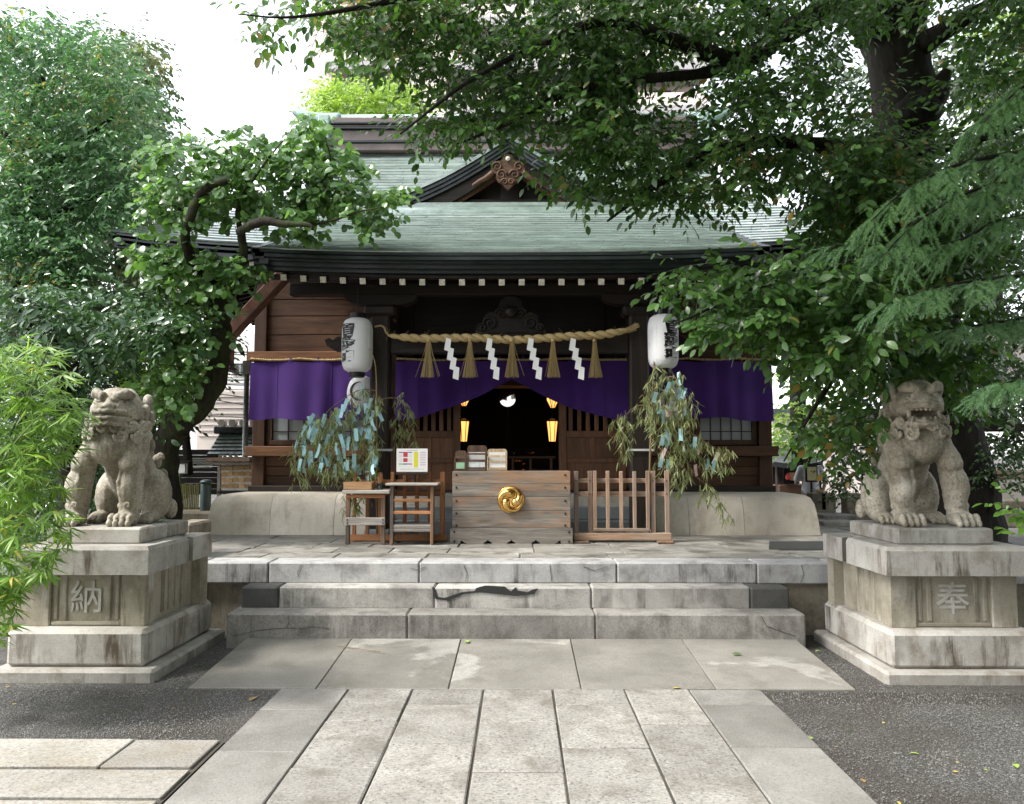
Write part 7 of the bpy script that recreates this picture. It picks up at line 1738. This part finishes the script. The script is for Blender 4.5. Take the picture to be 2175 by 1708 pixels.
# person, seen from behind
def skin_of(prims, lo, hi, h, m, name, parent):
    f = Field(lo, hi, h)
    for pr in prims: getattr(f, pr[0])(*pr[1:])
    v, fc = f.mesh(); me = bpy.data.meshes.new(name); me.from_pydata(v.tolist(), [], fc.tolist()); me.materials.append(m); me.polygons.foreach_set('use_smooth', [True]*len(me.polygons)); me.update()
    return inst(name, me, parent)
pp = at(1722, 1060, 16); 
skin = plain('skin', (.42, .26, .18), .55); 
body = skin_of([('ell', (0, 0, 1.50), (.078, .095, .115), .02), ('cap', (0, .01, 1.32), (0, .0, 1.43), .055, .05, .02), ('ell', (0, 0, 1.2), (.17, .1, .2), .03), ('cap', (0, 0, 1.15), (0, 0, .9), .13, .14, .03),
    ('cap', (-.08, 0, .88), (-.09, .01, .48), .085, .06, .02), ('cap', (-.09, .01, .48), (-.09, .03, .08), .058, .04, .02), ('cap', (.08, 0, .88), (.1, -.02, .48), .085, .06, .02), ('cap', (.1, -.02, .48), (.11, .02, .08), .058, .04, .02),
    ('ell', (-.09, .07, .04), (.045, .11, .04), .02), ('ell', (.11, .07, .04), (.045, .11, .04), .02),
    ('cap', (-.19, 0, 1.3), (-.25, .05, 1.03), .05, .042, .02), ('cap', (-.25, .05, 1.03), (-.14, .25, 1.0), .04, .03, .02), ('ell', (-.11, .29, 1.0), (.035, .05, .03), .01),
    ('cap', (.19, 0, 1.3), (.28, -.03, 1.05), .05, .042, .02), ('cap', (.28, -.03, 1.05), (.2, -.12, .86), .04, .03, .02), ('ell', (.18, -.14, .82), (.035, .03, .05), .01)]
    + [('cap', (.165+.014*i, -.15, .79), (.16+.016*i, -.15, .735+.006*abs(i-1.4)), .0095, .008, .004) for i in range(4)] + [('cap', (-.125+.016*i, .32, 1.0), (-.115+.016*i, .37, .985), .0095, .008, .004) for i in range(4)],
    (-.4, -.3, -.02), (.42, .45, 1.66), .012, skin, 'person', None)
body.location = (pp.x, 16, 0); tag(body, 'person in white shirt and grey trousers seen from behind, right of the hall', 'person')
shirt = plain('white_shirt', (.68, .7, .76), .85, .2, var=.06); trous = plain('grey_trousers', (.26, .24, .21), .85, .2); hair = plain('dark_hair', (.015, .012, .01), .6)
skin_of([('ell', (0, 0, 1.2), (.2, .125, .225), .03), ('cap', (0, 0, 1.15), (0, 0, .86), .155, .17, .03), ('cap', (-.18, 0, 1.31), (-.245, .045, 1.1), .07, .065, .02), ('cap', (.18, 0, 1.31), (.27, -.025, 1.12), .07, .065, .02), ('ell', (0, .01, 1.39), (.075, .07, .04), .02)], (-.4, -.3, .6), (.42, .4, 1.5), .013, shirt, 'shirt', body)
skin_of([('cap', (0, 0, .92), (0, 0, .82), .152, .155, .02), ('cap', (-.08, 0, .84), (-.09, .01, .46), .1, .08, .02), ('cap', (-.09, .01, .46), (-.09, .03, .09), .078, .07, .02), ('cap', (.08, 0, .84), (.1, -.02, .46), .1, .08, .02), ('cap', (.1, -.02, .46), (.11, .02, .09), .078, .07, .02)], (-.3, -.25, 0), (.3, .25, 1.1), .013, trous, 'trousers', body)
skin_of([('ell', (0, -.02, 1.53), (.088, .092, .1), .02), ('ell', (0, -.05, 1.48), (.075, .06, .08), .02)], (-.2, -.2, 1.3), (.2, .2, 1.7), .012, hair, 'hair', body)
bgm = plain('tan_bag', (.5, .36, .2), .7); bag = MB(); bag.box((.12, -.2, .82), (.2, .06, .16), .02, (0, .4, 0)); o = bag.build('shoulder_bag', bgm); o.location = body.location; tag(o, 'tan bag carried by the person right of the hall', 'bag')
# stone fence with posts and rails
def stone_fence(xs, y0, y1, Y, label):
    p = at((xs[0]+xs[-1])/2, y1, Y); t = thing('stone_fence', label, 'fence', (p.x, Y, 0)); z0 = at(xs[0], y1, Y).z; z1 = at(xs[0], y0, Y).z
    for i, x in enumerate(xs):
        q = at(x, y1, Y); big = i in (0, len(xs)-1); w = .11 if big else .055; b = MB(); b.span(q.x-w, q.x+w, Y-w, Y+w, z0, z1+(.12 if big else -.05), .012); o = b.build('end_post' if big else 'baluster', MT['core'], t); o.location = -t.location
    a = at(xs[0], y0, Y); c = at(xs[-1], y0, Y); b = MB(); b.span(a.x-.1, c.x+.1, Y-.1, Y+.1, z1-.06, z1+.05, .015); o = b.build('rail', MT['core'], t); o.location = -t.location
    b = MB(); b.span(a.x-.1, c.x+.1, Y-.12, Y+.12, z0-.12, z0+.08, .02); o = b.build('base', MT['core'], t); o.location = -t.location
stone_fence([1735, 1745, 1755], 1064, 1092, 12.2, 'short stone fence just right of the hall plinth'); stone_fence([1808, 1817, 1826, 1835, 1845, 1860], 1064, 1092, 12.2, 'stone fence behind the open-mouth statue')
stone_fence([2090, 2110, 2130, 2150, 2172, 2195, 2220], 1070, 1100, 10.5, 'low stone fence at the right edge behind the statue')
for k, (y0, y1, Y) in enumerate(((1094, 1106, 11.4), (1108, 1118, 10.8))):
    a = at(1748, y0, Y); c = at(1822, y1, Y); b = MB(); b.span(a.x, c.x, Y, Y+.5, c.z-.2, a.z, .015); tag(b.build('stone_step', MT['step']), ['upper', 'lower'][k] + ' of two stone steps right of the hall plinth', 'step')
# flat black patch painted for the shade in a drain opening beside the right pedestal
dp = MB(); a = onz(1655, 1168, TZ+.004); c = onz(1775, 1150, TZ+.004); dp.add([(a.x-.1, a.y, TZ+.005), (c.x+.3, a.y, TZ+.005), (c.x+.3, c.y, TZ+.005), (a.x+.15, c.y, TZ+.005)], [[0, 1, 2, 3]]); dp.build('drain_cover', MT['tar'], terr)
# ------------------------------------------------------------------ fallen leaves
def flat_leaf(col): 
    m = plain('fallen_leaf', col, .6, .3, var=.2, scale=60); v, f = leaf_shape('ovate'); me = bpy.data.meshes.new('fallen_leaf'); me.from_pydata(v.tolist(), [], f); me.materials.append(m); return me
FL = {'yellow': flat_leaf((.5, .4, .1)), 'green': flat_leaf((.08, .16, .03)), 'lime': flat_leaf((.28, .4, .08)), 'brown': flat_leaf((.3, .2, .09))}
for x, y, c, s, lab in ((1446, 1461, 'yellow', .06, 'bright yellow fallen leaf at the joint of path and landing'), (990, 1360, 'lime', .07, 'fresh green fallen leaf at the foot of the lowest step'), (1555, 1389, 'green', .075, 'dark green fallen leaf on the right landing slab'), (1780, 1447, 'green', .06, 'dark green fallen leaf at the outer edge of the landing'), (1953, 1602, 'lime', .05, 'lime fallen leaf lying out on the right gravel'), (2155, 1622, 'lime', .06, 'lime fallen leaf at the far right of the gravel'), (1836, 1662, 'brown', .05, 'tan fallen leaf near the right path edge'), (1725, 1592-22, 'lime', .05, 'green fallen leaf right beside the path on gravel'), (1745, 1382, 'lime', .06, 'light green leaf between landing and right pedestal'), (432, 1415, 'green', .06, 'green leaf between landing and left pedestal'), (545, 1480, 'brown', .09, 'pale brown dead leaf on the left gravel by the path')):
    z = .045 if 1358 < y < 1458 and 500 < x < 1770 else (.004 if x < 1615 and y > 1458 and x > 600 else ground_z(onz(x, y, -.03).x, onz(x, y, -.03).y)+.004)
    if 1358 < y < 1458 and 500 < x < 1770: z = .072 - (y-1357)/105*.07 + .006
    p = onz(x, y, z); tag(inst('fallen_leaf', FL[c], None, p, (.15, .1, random.uniform(0, 6.28)), (s, s, s)), lab, 'leaf')
for i in range(16):
    x, y = (random.uniform(20, 480), random.uniform(1462, 1560)) if i % 2 else (random.uniform(1640, 2150), random.uniform(1495, 1690))
    q = onz(x, y, -.04); 
    if abs(q.x) < 1.68: continue
    c = random.choice(['yellow', 'lime', 'brown', 'green']); s = random.uniform(.018, .036)
    o = inst('fallen_leaf', FL[c], None, (q.x, q.y, ground_z(q.x, q.y)+.006), (random.uniform(-.2, .2), random.uniform(-.2, .2), random.uniform(0, 6.28)), (s, s, s))
    tag(o, 'tiny %s leaf scrap lying on the %s gravel' % (c, 'left' if i % 2 else 'right'), 'leaf', '%s leaf scraps on the %s gravel' % (c, 'left' if i % 2 else 'right'))
tw_ = MB(); tw_.tube([onz(715, 1372, .068), onz(760, 1378, .064), onz(815, 1385, .06)], .003, 5); tag(tw_.build('twig', MT['stalk']), 'thin dry twig lying on the left landing slab', 'twig')
tw_ = MB()
